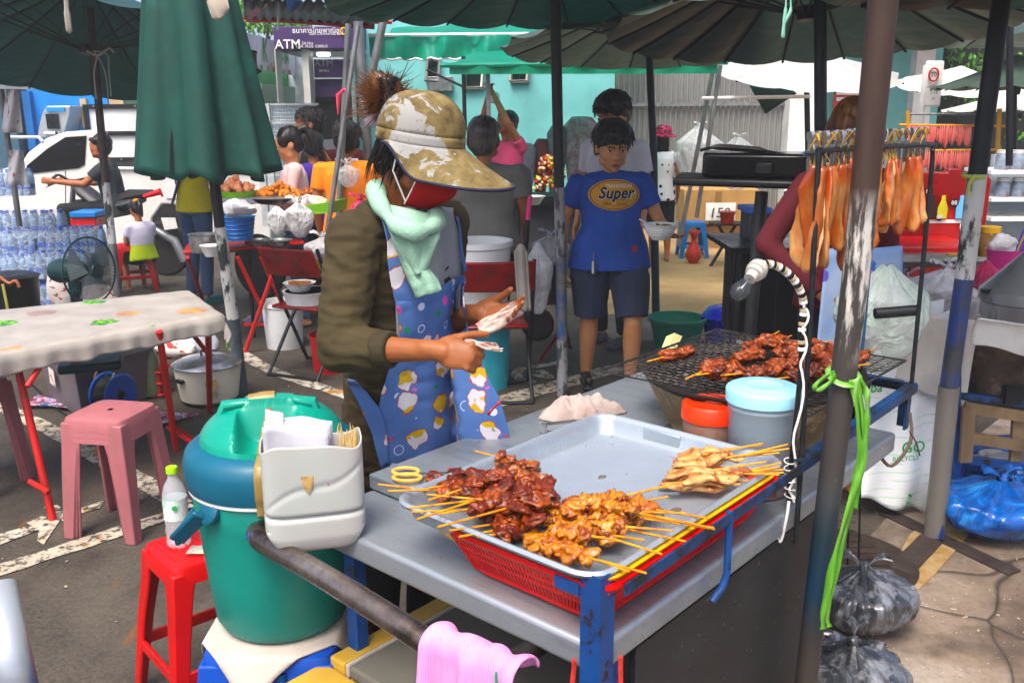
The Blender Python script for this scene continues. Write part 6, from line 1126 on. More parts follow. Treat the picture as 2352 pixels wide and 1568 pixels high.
cloth_on('apron_bib',M_APR,[((858,470),(876,468)),((880,560),(900,556)),((893,650),(935,650)),((905,700),(960,690)),((908,712),(1060,622)),((910,740),(1065,660)),((914,800),(1075,760)),((915,830),(1092,800))],24,60,lift=.014)
cloth_on('apron_strap',M_APR,[((1036,500),(1044,498)),((1046,560),(1055,556)),((1054,625),(1062,620))],4,12,lift=.016)
cloth_on('apron_skirt',M_APR,[((905,818),(1098,798)),((885,850),(1110,830)),((872,900),(1125,870)),((865,960),(1150,910)),((870,1050),(1165,960)),((878,1090),(1172,990)),((885,1150),(1175,1060)),((890,1290),(1000,1340))],40,50,lift=.022,deff=2.22,wav=.006)
cloth_on('apron_flap',M_APR,[((808,846),(822,848)),((818,880),(850,890)),((832,910),(876,925)),((848,960),(885,960)),((862,1010),(890,1010)),((876,1070),(892,1060))],8,20,lift=.03,deff=2.24)
cloth_on('red_pocket_trim',mat('trim_red','#c4141c'),[((1118,950),(1124,955)),((1132,932),(1138,938)),((1146,920),(1152,925))],3,6,lift=.03,deff=2.19)
# hair, bun, hat, mask, towel
HC=P(0,0,0)
b=MB();b.ell(P(0,.040,.02),(.080*k,.080*k,.085*k),Rh,18,12);b.ell(P(0,.070,-.035),(.056*k,.036*k,.060*k),Rh,14,9);b.tube([P(0,.08,.03),P(0,.13,.10),P(0,.15,.14)],[.045,.030,.028],10);fin(b,'hair',HAIR,t,.006,3,(.005,30,(1,1,.3),1))
b=MB();rv=random.Random(6)
for i in range(420):
    a=rv.uniform(-.5,math.pi+.5);q=Vector((math.cos(a)*.077,.035+math.sin(a)*.072,rv.uniform(-.045,.05)));L=rv.uniform(.03,.075);b.tube([P(*q),P(q.x*1.03+rv.uniform(-.004,.004),q.y*1.04,q.z-L*.5+.01),P(q.x*.93+rv.uniform(-.012,.012),q.y*.97,q.z-L)],[.0016,.0014,.0004],3,cap=False)
stuff(b.build('nape_strands',HAIR,t,smooth=180))
b=MB();bc=Mv @ (V(888,195,2.33)-vb);rv=random.Random(5)
for i in range(1100):
    a=rv.uniform(0,6.28);e=rv.uniform(-.7,1.1);d=Vector((math.cos(a)*math.cos(e),math.sin(a)*math.cos(e),math.sin(e)));bs=bc-Vector((0,0,.03))+Vector((rv.gauss(0,.012),rv.gauss(0,.012),rv.gauss(0,.015)))
    L=rv.uniform(.04,.085);sw=Vector((rv.uniform(-1,.3),rv.uniform(-.5,.5),rv.uniform(-.9,.2)));b.tube([bs,bs+d*L*.5+sw*.01,bs+d*L+sw*.03],[.0013,.0010,.0004],3,cap=False)
stuff(b.build('bun_strands',HAIRB,t,smooth=180));b=MB();b.blob(bc-Vector((0,0,.02)),(.042,.042,.05),2,.3);b.build('bun',HAIRB,t,smooth=180)
nb=NB('hat_print');n1=nb.noise(13,6,.62,dist=.9);n2=nb.noise(26,4,.65,loc=(4,4,4));sp=nb.vor(60);c=nb.mix(nb.ramp(n1,[(.54,1.),(.56,0.)]),nb.mix(nb.ramp(sp.outputs['Distance'],[(.2,.5),(.25,0.)]),'#93928e','#7a7054'),nb.ramp(n2,[(.35,'#85754c'),(.6,'#665633'),(.75,'#3f3020')]));c=nb.mix(nb.ramp(nb.noise(6,3,.5,loc=(9,1,1)),[(.60,0.),(.72,.6)]),c,'#4a3723');nb.col(c).set(rough=.8);nb.bump(nb.noise(12,3),.2,.008);M_HAT=nb.m
hq=MB();RH=Rh @ Matrix.Rotation(R_(0),3,'X')
RHT=Euler((R_(9),R_(0),R_(24))).to_matrix();hc0=J['head']+Rh @ Vector((0,0,.02))+Mv @ Vector((.012,0,.016));Ph=lambda x,y,z: hc0 + RHT @ Vector((x,y,z-.02))*k*.97
def crown(u,v):
    a=2*math.pi*u;ph=v*math.pi/2*1.0;r=math.cos(ph)**.72;return Ph(.103*r*math.cos(a)*(1+.02*math.cos(3*a)),.018+.118*r*math.sin(a),.040+.105*math.sin(ph)**.9+.002*math.sin(a*6))
b=MB();b.grid(lambda u,v: crown(u,v*.995),56,18,wrap=True);b.f.append(tuple(17*56+i for i in range(56)));hat=b.build('hat',M_HAT,t,smooth=180,solid=.004)
b=MB();b.grid(lambda u,v: Ph(*((lambda a,g: (.1045*math.cos(a)*g,.018+.1195*math.sin(a)*g,.012+.030*(1-v)))(2*math.pi*u,1+.02*v))),56,4,wrap=True);b.build('hat_band',M_HAT,hat,smooth=180,solid=.003)
def brim(u,v):
    a=R_(-90+(u-.5)*2*118);f=math.cos(a+math.pi/2);ff=max(0,f);L=.010+.125*ff**1.1+.016*(1-abs(f));g=max(0,min(1,(f+.42)/.75));dr=(.002+.088*g*g*(3-2*g)-.012*ff)*v**.85
    r0x,r0y=.106,.1215;return Ph(math.cos(a)*(r0x+L*v*.62*(1-.1*ff)),.018+math.sin(a)*(r0y+L*v*1.12),.014-dr+.010*v*math.sin(a*4+1)*(.4))
b=MB();b.grid(brim,60,16);b.build('brim',M_HAT,hat,smooth=180,solid=.005)
b=MB();b.tube([brim(i/60,1.0) for i in range(61)],.0042,6);b.build('brim_binding',mat('navy_binding','#262a44',rough=.8),hat,smooth=180)
b=MB();b.tube([crown(.25,j/12)+Vector((0,0,.002)) for j in range(12)]+[crown(.75,1-j/12)+Vector((0,0,.002)) for j in range(12)],.0016,4);b.build('seam',mat('hat_seam','#6d5d3c'),hat)
b=MB();b.grid(lambda u,v: Mv @ (V(828+50*u+12*v,228+62*v-18*u*(1-v),2.36-.02*math.sin(u*3))-vb),6,6);b.build('hair_clip_tag',mat('printed_cloth','#cdbcc4','#c58a92',sc_=30,lo=.55,hi=.62),t,solid=.004)
MSK=NB('mask_red');MSK.col('#a8080c').set(rough=.8);MSK.bump(MSK.noise(200,2),.2,.001);MSK=MSK.m
def mask(u,v):
    a=R_(-90+(u-.5)*2*72);z=.012-.115*v;bul=.014*math.sin(math.pi*v)*math.cos(a+math.pi/2);r=1-.28*max(0,v-.55)/.45;return Ph(math.cos(a)*.082*r,-.010+math.sin(a)*(.094*r+bul),z-.012*abs(math.cos(a))*(-1 if v < .5 else 1)*.6)
Pm=lambda x,y,z: J['head'] + Rh @ Vector((x,y,z))*k*1.06
def mask(u,v):
    a=R_(-90+(u-.5)*2*72);z=.012-.115*v;bul=.014*math.sin(math.pi*v)*math.cos(a+math.pi/2);r=1-.28*max(0,v-.55)/.45;return Pm(math.cos(a)*.082*r,-.010+math.sin(a)*(.096*r+bul),z-.012*abs(math.cos(a))*(-1 if v < .5 else 1)*.6)
b=MB();b.grid(mask,30,16);b.build('face_mask',MSK,t,smooth=180,solid=.004)
b=MB();b.tube([mask(0,.05)]+[Pm(-.088,.0,.012-.02),Pm(-.086,.022,-.01)],.0022,5);b.tube([mask(0,.1*i) for i in range(11)],.0026,5);b.build('ear_loop',M_WHT,t)
b=MB();b.tube([mask(0,.95),Pm(-.080,.02,-.045),Pm(-.084,.024,-.012)],.0022,5);b.build('ear_loop',M_WHT,t)
nb=NB('mint_terry');nb.col(nb.ramp(nb.noise(6,4),[(.3,'#9cc0aa'),(.7,'#88ac95')])).set(rough=.95);nb.bump(nb.noise(190,3,.7),.9,.003);nb.bump(nb.noise(14,4),.5,.01);M_MINT=nb.m
def pxl(u,v,Y): return Mv @ (V(u,v,Y)-vb)
b=MB();nk=[pxl(*q) for q in ((862,430,2.30),(872,468,2.22),(905,512,2.17),(950,532,2.15),(988,522,2.18),(1003,505,2.26),(985,470,2.42),(930,445,2.48),(880,428,2.42))];b.tube(spline(nk+[nk[0]],8)[:-1],[.021+.005*math.sin(i*.35)+.002*math.sin(i*.8) for i in range(72)],12,closed=True);b.build('neck_towel',M_MINT,t,smooth=180);o_=b
def flat_towel(rows,name,seed):
    n=len(rows);b=MB();nu,nv=14,8*(n-1)
    def S(u,v):
        s=min(v*(n-1),n-1.0001);i=int(s);f=s-i;L=Vector(rows[i][0]).lerp(Vector(rows[i+1][0]),f);Q=Vector(rows[i][1]).lerp(Vector(rows[i+1][1]),f);q=L.lerp(Q,u);p=pxl(q.x,q.y,q.z-.02*math.sin(math.pi*u));return p+(CL-p).normalized()*(.007*noise.noise(Vector((u*3,v*4,seed)))+.005*math.sin(u*11+seed+v*3))
    b.grid(S,nu,nv);return b.build(name,M_MINT,t,smooth=180,solid=.012)
flat_towel([((862,465,2.22),(1008,500,2.25)),((885,510,2.19),(1012,525,2.22)),((905,560,2.18),(1008,545,2.2)),((930,600,2.18),(990,588,2.19)),((955,632,2.18),(975,625,2.19))],'neck_towel_front',2)
flat_towel([((915,585,2.2),(972,580,2.2)),((935,630,2.19),(985,620,2.19)),((948,660,2.185),(1004,645,2.185)),((958,682,2.185),(1014,666,2.185))],'neck_towel_end',5)
# banknotes
nb=NB('banknote');n1=nb.noise(60,3);nb.col(nb.ramp(n1,[(.4,'#d6bcae'),(.6,'#c8a497'),(.72,'#a8625c')])).set(rough=.7);M_NOTE=nb.m;M_NOTEW=mat('note_pale','#cfc0b4','#b08a80',rough=.7,sc_=80)
t0=t
def notes(label,P4,n,spread,m2):
    c=(V(*P4[0])+V(*P4[2]))/2;tt=T('banknotes',label,'banknotes',c)
    for i in range(n):
        A,B_,Cc,D=[V(*q)+Vector((spread[0]*i,0,spread[1]*i)) for q in P4];b=MB();b.grid(lambda u,v: A.lerp(B_,u).lerp(D.lerp(Cc,u),v)+Vector((0,.006*math.sin(u*3+i),.004*math.sin(v*5+i)+.003*math.sin(u*8+i*2))),10,6);b.build('note',(M_NOTE,m2)[i % 2],tt,world=True,smooth=180,solid=.0006)
notes('small fan of folded pink banknotes held out in the raised left hand',[(1092,745,2.20),(1180,695,2.28),(1190,712,2.30),(1102,760,2.20)],5,(.0035,-.0035),M_NOTEW)
notes('banknotes being drawn by the right hand over the apron',[(1065,782,2.00),(1135,792,1.99),(1150,800,2.0),(1072,790,2.0)],4,(.003,-.002),M_NOTEW)
b=MB();A,B_,Cc,D=V(1078,762,1.995),V(1130,780,1.99),V(1148,798,1.995),V(1070,785,2.0)
t=VEN
# ================================================================ MAN IN BLUE
nb=NB('blue_tee');n1=nb.noise(4,4);sp_=nb.n('SeparateXYZ');nb.l(nb.coord(),sp_.inputs[0]);nb.col(nb.ramp(n1,[(.3,'#1d4ea4'),(.7,'#173f8a')])).set(rough=.85);nb.bump(nb.noise(6,4,.5,(1,1,.8),dist=1),.45,.03);nb.bump(nb.noise(260,2),.15,.001);M_BTEE=nb.m
M_SHORT=cloth_mat('navy_shorts','#2c3850','#242f46',wr=.4)
bp=V(1400,600,5.35);kb=1.60/1.7;SKB=skin_mat('skin_boy','#c08a62','#ab7650')
t,J,P,Rh=human('young man in a blue T-shirt with a yellow oval print carrying a bowl of soup',(bp.x,5.35,0),R_(2),1.60,dict(head=(0,-.03,1.545),neck=(0,.0,1.405),sR=(-.185,.01,1.345),sL=(.185,.01,1.345),eL=(.30,-.02,1.10),wL=(.315,-.20,1.05),eR=(-.29,.03,1.10),wR=(-.30,.0,.85),hR=(-.115,0,.88),hL=(.115,0,.88),kL=(.135,-.13,.48),kR=(-.115,.05,.47),aL=(.14,-.06,.10),aR=(-.12,.17,.10)),skin=SKB,vox=.0065,shirt=M_BTEE,sleeve='short',legs=M_SHORT,leg_len='short',hair='bowl',pitch=17,yaw=4,face=1,belly=.03,wd=1.16,hem=.81,hk=1.28,lg=1.13,
    shoes=M_BLK,handL=dict(d=(.35,-.85,-.1),n=(0,0,1),s=(-1,-.3,0),curl=(12,18,10),thumb=(50,20)))
flush();MAN=t
sh=[c for c in bpy.data.objects if c.parent == t and c.name.startswith('shirt')][0];bv2=BVHTree.FromPolygons([v.co for v in sh.data.vertices],[tuple(p.vertices) for p in sh.data.polygons])
def onshirt(x,z,lift):
    h=bv2.ray_cast(Vector((x,-1,z)),Vector((0,1,0)));return (h[0]+Vector((0,-lift,0))) if h[0] else Vector((x,-.15,z))
def smoothpt(x,z,lift): return sum((onshirt(x+dx,z+dz,lift) for dx,dz in ((0,0),(.012,0),(-.012,0),(0,.012),(0,-.012))),Vector())/5+Vector((0,-.001,0))
OC=(.005,1.195);OR=(.148,.086)
def disc(name,rx,rz,m,lift,r0=0.):
    b=MB();b.grid(lambda u,v: (lambda a,r: smoothpt(OC[0]+rx*r*math.cos(a),OC[1]+rz*r*math.sin(a),lift))(2*math.pi*u,r0+(1-r0)*v),56,10 if r0 == 0 else 3,wrap=True);return b.build(name,m,t,smooth=180)
M_MUST=mat('mustard_print','#c08a08','#ad7a06',rough=.8,bump=.05,bsc=200);M_NAVP=mat('navy_print','#131a2b',rough=.8,bump=0);M_WPR=mat('white_print','#cfcbc0',rough=.8,bump=0)
disc('oval_print',OR[0],OR[1],M_MUST,.005);disc('oval_ring',OR[0]*.94,OR[1]*.92,M_NAVP,.0065,.965)
def shirt_text(s,size,x,z,m,lift,bold=0,sx=1,shear=0,name='lettering',rot=0):
    vs,fs=text_geo(s,size,'CENTER',bold,sx,shear);b=MB();c_,s_=math.cos(rot),math.sin(rot);b.add([smoothpt(x+v.x*c_-v.y*s_,z+v.x*s_+v.y*c_,lift) for v in vs],fs);return b.build(name,m,t,smooth=0)
shirt_text('TRANSVISION',.030,.030,1.243,M_WPR,.008,.012,.82,name='transvision_lettering');shirt_text('Super',.088,.012,1.200,M_WPR,.0075,.05,1.0,.28,'super_shadow');shirt_text('Super',.086,.010,1.203,M_NAVP,.0095,.028,1.0,.28,'super_lettering');shirt_text('DRY',.026,-.040,1.145,M_NAVP,.008,.006,name='dry_lettering');shirt_text('Service',.022,.045,1.145,M_NAVP,.008,0,1,.3,name='script_lettering')
b=MB();b.tube([smoothpt(-.07+.17*i/20,1.168+.004*math.sin(i/20*3),.009) for i in range(21)],.0026,5,flat=.4);b.build('underline',M_NAVP,t)
b=MB();b.grid(lambda u,v: onshirt(.115+.03*u-.01*v,.865+.035*v+.01*u,.004),4,4);b.build('hem_tag',mat('tag_red','#b02a2a'),t)
b=MB();p=Vector((-.115,-.165,.825));b.tube([p+Vector((0,0,.05)),p],.004,6);b.tube([p,p+Vector((.0,-.005,-.07))],[.012,.014],6);b.build('key_ring',M_CHROME,t)
for (x,z) in ((.09,.74),(.02,.64),(-.06,.58),(.13,.62)): b=MB();b.blob((x,-.185,z),(.005,.002,.012),int(x*100),.5,n=8,m=5);
bc_=Vector((bp.x+.315*kb+.05,5.35-.29,1.075*kb));tt=T('soup_bowl','white ribbed bowl of soup carried by the man in blue','bowl',V(1516,550,5.02));b=MB();b.lathe([(0,0),(.045,0),(.055,.012),(.082,.052),(.090,.078),(.098,.082),(.098,.086),(.086,.080),(.05,.02),(0,.02)],n=36,fn=lambda th,j: 1);b.build('bowl_body',M_WHT,tt)
for z,r in ((.026,.0655),(.036,.0725),(.046,.0795),(.056,.085)): b=MB();b.tube([(r*math.cos(a),r*math.sin(a),z) for a in [i*.26 for i in range(24)]],.0022,4,closed=True);b.build('rib',M_WHT,tt)
b=MB();b.lathe([(0,.070),(.080,.070)],n=24);b.build('soup',mat('soup','#8a6030','#6b4a22',rough=.2,sc_=40),tt)
for i in range(9): b=MB();a=i*2.4;b.blob((.045*math.cos(a),.045*math.sin(a),.074),(.022,.014,.008),i,.5,1.5,(10,5,i*50),10,7);b.build('topping',(mat('herb','#4f7a20','#2f5a18',sc_=40),mat('pork_slice','#b08a60',sc_=40))[i % 2],tt)
b=MB();b.tube([(-.03,-.01,.08),(-.07,-.02,.088),(-.12,-.03,.115)],[.012,.008,.009],8,flat=.5);b.build('spoon',M_WHT,tt)
t=VEN
# ================================================================ LEFT FOREGROUND
M_PSTOOL=NB('faded_pink_plastic');n1=M_PSTOOL.noise(3,5,.6,(1,1,.6));n2=M_PSTOOL.noise(22,6,.7,(1,1,.25));M_PSTOOL.col(M_PSTOOL.mix(M_PSTOOL.ramp(n2,[(.5,0.),(.72,.5)]),M_PSTOOL.ramp(n1,[(.3,'#b06c70'),(.7,'#935a5e')]),'#76655e')).set(rough=.42);M_PSTOOL.bump(n2,.1,.002);M_PSTOOL=M_PSTOOL.m
def stack(u,v,n,rz,who,top=.285,bot=.40):
    p=G(u,v)
    for i in range(n): stool('%s faded pink stool in the nested stack %s' % (('lowest','middle','topmost')[i],who),(p.x,p.y,0 if i == 0 else 0),rz,M_PSTOOL,.46+.022*i,top-.002*i,bot-.018*(2-i)-.02,.060,'faded pink plastic stools',stretch=False,hole=(i == n-1))
stack(285,1205,3,R_(-12),'in front of the floral table',.27,.345);stack(-45,1120,3,R_(-12),'cut off by the left edge',.27,.345)
# floral table
q=[G(-40,832,.72),G(350,762,.72),G(510,712,.72),G(432,668,.72),G(-40,718,.72)]
nr,fr_,=G(505,722,.72),G(432,668,.72);nl=G(-200,850,.72);fl=G(-200,735,.72)
t=T('folding_table','long folding table with red legs under a fruit printed oilcloth','table',G(300,1000));b=MB();b.prism([(p.x,p.y) for p in (nl,nr,fr_,fl)],.685,.712);b.build('table_top',mat('table_board','#8b7a62'),t,1)
for (a,c) in (((30,800),(122,1195)),((365,760),(405,1035)),((478,735),(482,945)),((215,780),(225,815))):
    if c[0] == 225: continue
    pa,pb=G(a[0],a[1],.70),G(c[0],c[1],0);b=MB();b.tube([pa,pb],.016,10);b.build('leg',M_REDT,t,1)
A1_,B1_=G(122,1195,0),G(482,945,0);
for (a,c) in (((V(118,800,3.75)),V(62,888,3.6)),(V(425,745,4.35),V(478,812,4.62)),(V(68,1105,3.55),V(112,1130,3.5)),(V(385,980,4.4),V(445,1018,4.3)),(V(390,975,4.42),V(480,1030,4.55))): b=MB();b.tube([a,c],.012,8);b.build('brace',M_REDT,t,1)
nb=NB('oilcloth');base=nb.ramp(nb.noise(5,5),[(.3,'#aea89f'),(.7,'#978f86')]);v1=nb.vor(4.0,st=(1,1,1),rnd=.5);cs=nb.n('SeparateColor');nb.l(v1.outputs['Color'],cs.inputs[0]);dn=nb.math('ADD',v1.outputs['Distance'],nb.math('MULTIPLY',nb.math('SUBTRACT',nb.noise(24,3),.5),.25));g=nb.vor(40)
gr=nb.ramp(g.outputs['Distance'],[(.0,'#a9d83a'),(.5,'#4f9a1a'),(.7,'#2f6a28')]);ye=nb.ramp(nb.noise(14,3),[(.4,'#c99a3a'),(.6,'#b06a3a')]);pu=nb.ramp(nb.noise(18,3),[(.4,'#7a3f4f'),(.6,'#8f5f5a')])
k1=nb.ramp(cs.outputs[0],[(0,0.),(.45,1.)],'CONSTANT');k2=nb.ramp(cs.outputs[0],[(0,0.),(.75,1.)],'CONSTANT');fc_=nb.mix(k2,nb.mix(k1,gr,ye),pu);m_=nb.ramp(dn,[(.27,1.),(.31,0.)]);stp=nb.ramp(cs.outputs[0],[(0,1.),(.45,.7),(.75,.5)],'CONSTANT')
c=nb.mix(nb.math('MULTIPLY',m_,stp),base,fc_);nb.col(c).set(rough=.35);nb.bump(nb.noise(7,4,dist=.5),.3,.01);M_OIL=nb.m
t=T('oilcloth','pale plastic tablecloth printed with green grapes and fruit draped over the folding table','tablecloth',G(250,900,.72))
ne,fe=(nr-nl),(fr_-fl);outn=Vector((ne.y,-ne.x,0)).normalized();outr=Vector((nr-fr_)).cross(Vector((0,0,1))).normalized()*-1
if outr.x < 0: outr=-outr
def oil(u,v):
    uu=min(1,u/.93);over=max(0,(u-.93)/.07);vv=min(1,v/.72);drop=max(0,(v-.72)/.28);n_,f_=nl.lerp(nr,uu),fl.lerp(fr_,uu);p=f_.lerp(n_,vv)+Vector((0,0,.004+.003*noise.noise(Vector((u*20,v*6,0)))))
    dz=.088*(drop**1.2)*(1+.05*math.sin(u*31)+.04*math.sin(u*57+1));p=p+outn*(.018*math.sin(math.pi/2*min(1,drop*2))+.006*math.sin(u*45)*drop+.004*math.sin(u*97)*drop)-Vector((0,0,dz))
    p=p+outr*(.02*min(1,over*3)+.018*math.sin(v*30)*over)-Vector((0,0,.09*over**1.3*(1+.3*math.sin(v*26))));return p
b=MB();b.grid(oil,150,40);b.build('cloth',M_OIL,t,1,smooth=180,solid=.002)
# things under the table
t=T('storage_box','large grey plastic storage box with a mauve lid under the floral table','storage box',G(240,960));M_GBOX=mat('grey_mauve','#6d666a','#5b5157',rough=.5,sc_=2);M_MAUVE=mat('mauve_lid','#7a4a58','#5f5a60',rough=.5,sc_=4)
A_=[G(100,920,0),G(185,975,0),G(360,915,0)];x0=(A_[1]-A_[0]);y0=A_[2]-A_[1];base=[A_[0],A_[1],A_[2],A_[0]+y0];cen=sum(base,Vector())/4
def boxy(sc1,z0,sc2,z1,nm,m,bev=.008):
    b=MB();lo=[cen+(p-cen)*sc1+Vector((0,0,z0)) for p in base];hi=[cen+(p-cen)*sc2+Vector((0,0,z1)) for p in base];b.add(lo+hi,[(3,2,1,0),(4,5,6,7)]+[(i,(i+1) % 4,4+(i+1) % 4,4+i) for i in range(4)]);return b.build(nm,m,t,1,smooth=0,bevel=bev)
boxy(.88,.01,1.0,.33,'body',M_GBOX);boxy(1.06,.31,1.08,.36,'lid_rim',mat('grey_rim','#76777a'));boxy(.92,.36,.88,.368,'lid',M_MAUVE)
b=MB();p=base[0].lerp(base[1],.35);n_=x0.normalized();nn=Vector((n_.y,-n_.x,0));nn=nn if nn.y < 0 else -nn
b.add([p+nn*.012+Vector((0,0,.16)),p+n_*.09+nn*.012+Vector((0,0,.15)),p+n_*.09+nn*.012+Vector((0,0,.25)),p+nn*.012+Vector((0,0,.26))],[(0,1,2,3)]);b.build('sticker',mat('sticker','#d0c8c0','#a04a48',sc_=22,lo=.5,hi=.6),t,1,smooth=0)
t=T('lid','dark green tray lying on top of the grey storage box','tray',V(205,795,4.55));p=V(205,800,4.6);b=MB();b.box((p.x,p.y,.40),(.30,.22,.045),(0,0,20));b.build('tray_body',mat('dark_green_tray','#103c40'),t,1,bevel=.012)
t=T('cable_reel','blue cable reel wound with black cable on a rusty stand','cable reel',G(250,965));rp=G(262,970)+Vector((0,.03,.155));axr=Vector((.86,-.35,0)).normalized();q=axr.to_track_quat('Z','Y').to_matrix();M_REEL=mat('reel_blue','#1559b8',rough=.4)
for s in (-.055,.055): b=MB();b.lathe([(.03,-.004),(.115,-.006),(.12,0),(.115,.006),(.03,.004),(.03,-.004)],rp+axr*s,32,q);b.build('flange',M_REEL,t,1)
b=MB();b.lathe([(.03,-.052)]+[(.092+.004*(i % 2),-.05+.005*i) for i in range(21)]+[(.03,.052)],rp,28,q);b.build('cable',M_BLK,t,1)
b=MB();b.tube([rp-axr*.09+Vector((.0,-.06,-.15)),rp-axr*.09+Vector((0,-.05,.10)),rp-axr*.09+Vector((0,.0,.14)),rp-axr*.09+Vector((0,.05,.10)),rp-axr*.09+Vector((0,.06,-.15))],.009,8);b.build('stand',mat('rust_brown','#5b3a2c',rough=.8),t,1);b=MB();b.bar(rp-axr*.09+Vector((0,-.06,-.05)),rp-axr*.09+Vector((0,.06,-.05)),.012);b.build('stand_bar',mat('rust_brown','#5b3a2c'),t,1)
b=MB();b.tube(spline([rp+Vector((-.06,-.02,.0)),G(215,905,.12),G(180,960,.02),G(140,945,.01),G(70,880,.01)],6),.006,6);b.tube(spline([rp+Vector((.0,.0,.12)),V(250,880,4.65),V(230,845,4.6),V(150,830,4.5)],6),.004,6);tag(b.build('loose_cable',mat('cable_grey','#4f4d48')),'loose cables running from the blue reel over the grey box','cable') if False else (lambda o: tag(o,'black cable trailing from the blue reel along the ground','cable'))(MB().tube(spline([rp+Vector((-.06,-.02,.0)),G(215,905,.12),G(180,960,.02),G(140,945,.01),G(70,880,.01)],6),.006,6).build('cable',M_BLK))
tag(MB().tube(spline([rp+Vector((.02,.0,.12)),V(250,872,4.72),V(225,835,4.6),V(160,833,4.5)],6),.0045,6).build('cable',mat('cable_pale','#8d8a7c')),'pale cable looping from the blue reel over the storage box','cable')
b=MB();b.grid(lambda u,v: G(90+(250+120*v)*u-40*v*(1-u),905+75*u+25*v*(1-u)-30*v*u,.012+.02*abs(math.sin(u*9+v*5))),30,8);nb=NB('printed_rag');nb.col(nb.ramp(nb.noise(20,3),[(.42,'#6f3a52'),(.5,'#a05a70'),(.56,'#b8b0b4'),(.62,'#3d4f88')])).set(rough=.9);tag(b.build('printed_mat',nb.m,smooth=180,solid=.004),'crumpled pink and blue printed cloth under the storage box','cloth')
bc2=G(345,915);t=T('bottle_crate','red plastic crate holding a green capped bottle','crate',bc2)
for z in (.02,.09,.16): b=MB();b.tube([bc2+Vector((x,y+.08,z)) for x,y in ((-.07,-.08),(.07,-.08),(.07,.08),(-.07,.08))],.010,4,closed=True);b.build('band',M_REDP,t,1,smooth=0)
b=MB();b.box(bc2+Vector((0,.08,.08)),(.13,.15,.155));b.build('crate_wall',mat('crate_dull','#b02a20','#7e1a14',sc_=30),t,1)
def bottle(name,label,p,h,r,body,capm,lab=None,liquid=None,ribs=True,grp=None):
    t=T(name,label,'bottle',p,grp);pr_=[(0,.002),(r*.8,.0),(r,.008)]
    n_=9
    for i in range(n_): z=.02+(h*.55)*i/n_;pr_ += [(r*(1 if i % 2 == 0 else (.955 if ribs else 1)),z)]
    pr_ += [(r,h*.60),(r*.97,h*.68),(r*.75,h*.78),(r*.42,h*.86),(r*.38,h*.90),(r*.38,h*.93)]
    b=MB();b.lathe(pr_+[(0,h*.93)],n=28);b.build('bottle_body',body,t,smooth=60)
    b=MB();b.lathe([(0,h),(r*.44,h),(r*.47,h*.99),(r*.47,h*.925),(0,h*.925)],n=24,fn=lambda th,j: 1+.02*(int(th*18/math.pi) % 2));b.build('cap',capm,t)
    if lab: b=MB();b.lathe_open([(r*1.012,h*.36),(r*1.012,h*.62)],n=32);b.build('label',lab,t)
    return t
NBG=NB('pet_plastic');NBG.col('#dfe8ea').set(rough=.05,alpha=.30,ior=1.4);NBG.bump(NBG.noise(20,2),.2,.003);M_PET=NBG.m
bottle('bottle','tall clear bottle with a green cap standing in the red crate',bc2+Vector((0,.03,.01)),.36,.055,mat('cloudy_pet','#6f7c62','#55634c',rough=.15,alpha=.85),mat('green_cap','#1f8a3a',rough=.35))
t=T('rice_cooker','cream rice cooker with a steel lid under the floral table','rice cooker',G(462,940)+Vector((0,.17,0)));M_CREAM=grimy('cream_enamel','#d9d4c2','#6b5a42',.35,rough=.4,sc_=4)
b=MB();b.lathe([(0,.012),(.14,.012),(.165,.03),(.19,.20),(.193,.23),(.185,.23),(.15,.03),(0,.03)],n=40);b.build('body',M_CREAM,t)
b=MB();b.lathe([(.20,.228),(.205,.234),(.195,.242),(.15,.262),(.08,.275),(0,.28)],n=40);b.build('lid',M_CHROME,t);b=MB();b.tube([(-.03,0,.275),(-.03,0,.305),(.03,0,.305),(.03,0,.275)],.008,8);b.build('knob',M_BLK,t)
b=MB();b.box((-.11,-.155,.165),(.06,.03,.022),(0,0,-35));b.build('side_handle',M_BLK,t,bevel=.005);b=MB();b.lathe([(0,0),(.035,0),(.035,.003),(0,.003)],(.075,-.171,.15),24,(80,0,22));b.build('sticker',mat('round_sticker','#b09a68','#8f7a4a',sc_=40),t);b=MB();b.lathe([(0,0),(.016,0),(.016,.003),(0,.003)],(.085,-.155,.085),16,(80,0,22));b.build('badge',mat('badge_teal','#5f8f86','#b08a3a',sc_=40),t)
for (u,v,r,m,l) in ((400,800,(.13,.08,.07),M_SACK,'white sack with red lettering lying behind the bottle crate'),(455,790,(.13,.08,.09),mat('white_tub','#b9bcc6',rough=.4),'pale lidded tub behind the rice cooker'),(350,792,(.14,.08,.07),M_MIXB,'clear bag with red print under the far side of the floral table')):
    p=G(u,v+75 if 0 else v,.25);b=MB();b.blob(p,r,3,.2,n=24,m=14);tag(b.build('sack',m),l,'bag')
for (x,y) in ((545,720),(590,735)): pass
tag(MB().blob(G(590,735,.03),(.12,.05,.04),5,.4,n=20,m=12).build('plastic_bag',film_mat('purple_print_bag','#b9b4b8','#8b6aa8',.9)),'crumpled bag with purple print on the ground under the red table','bag')
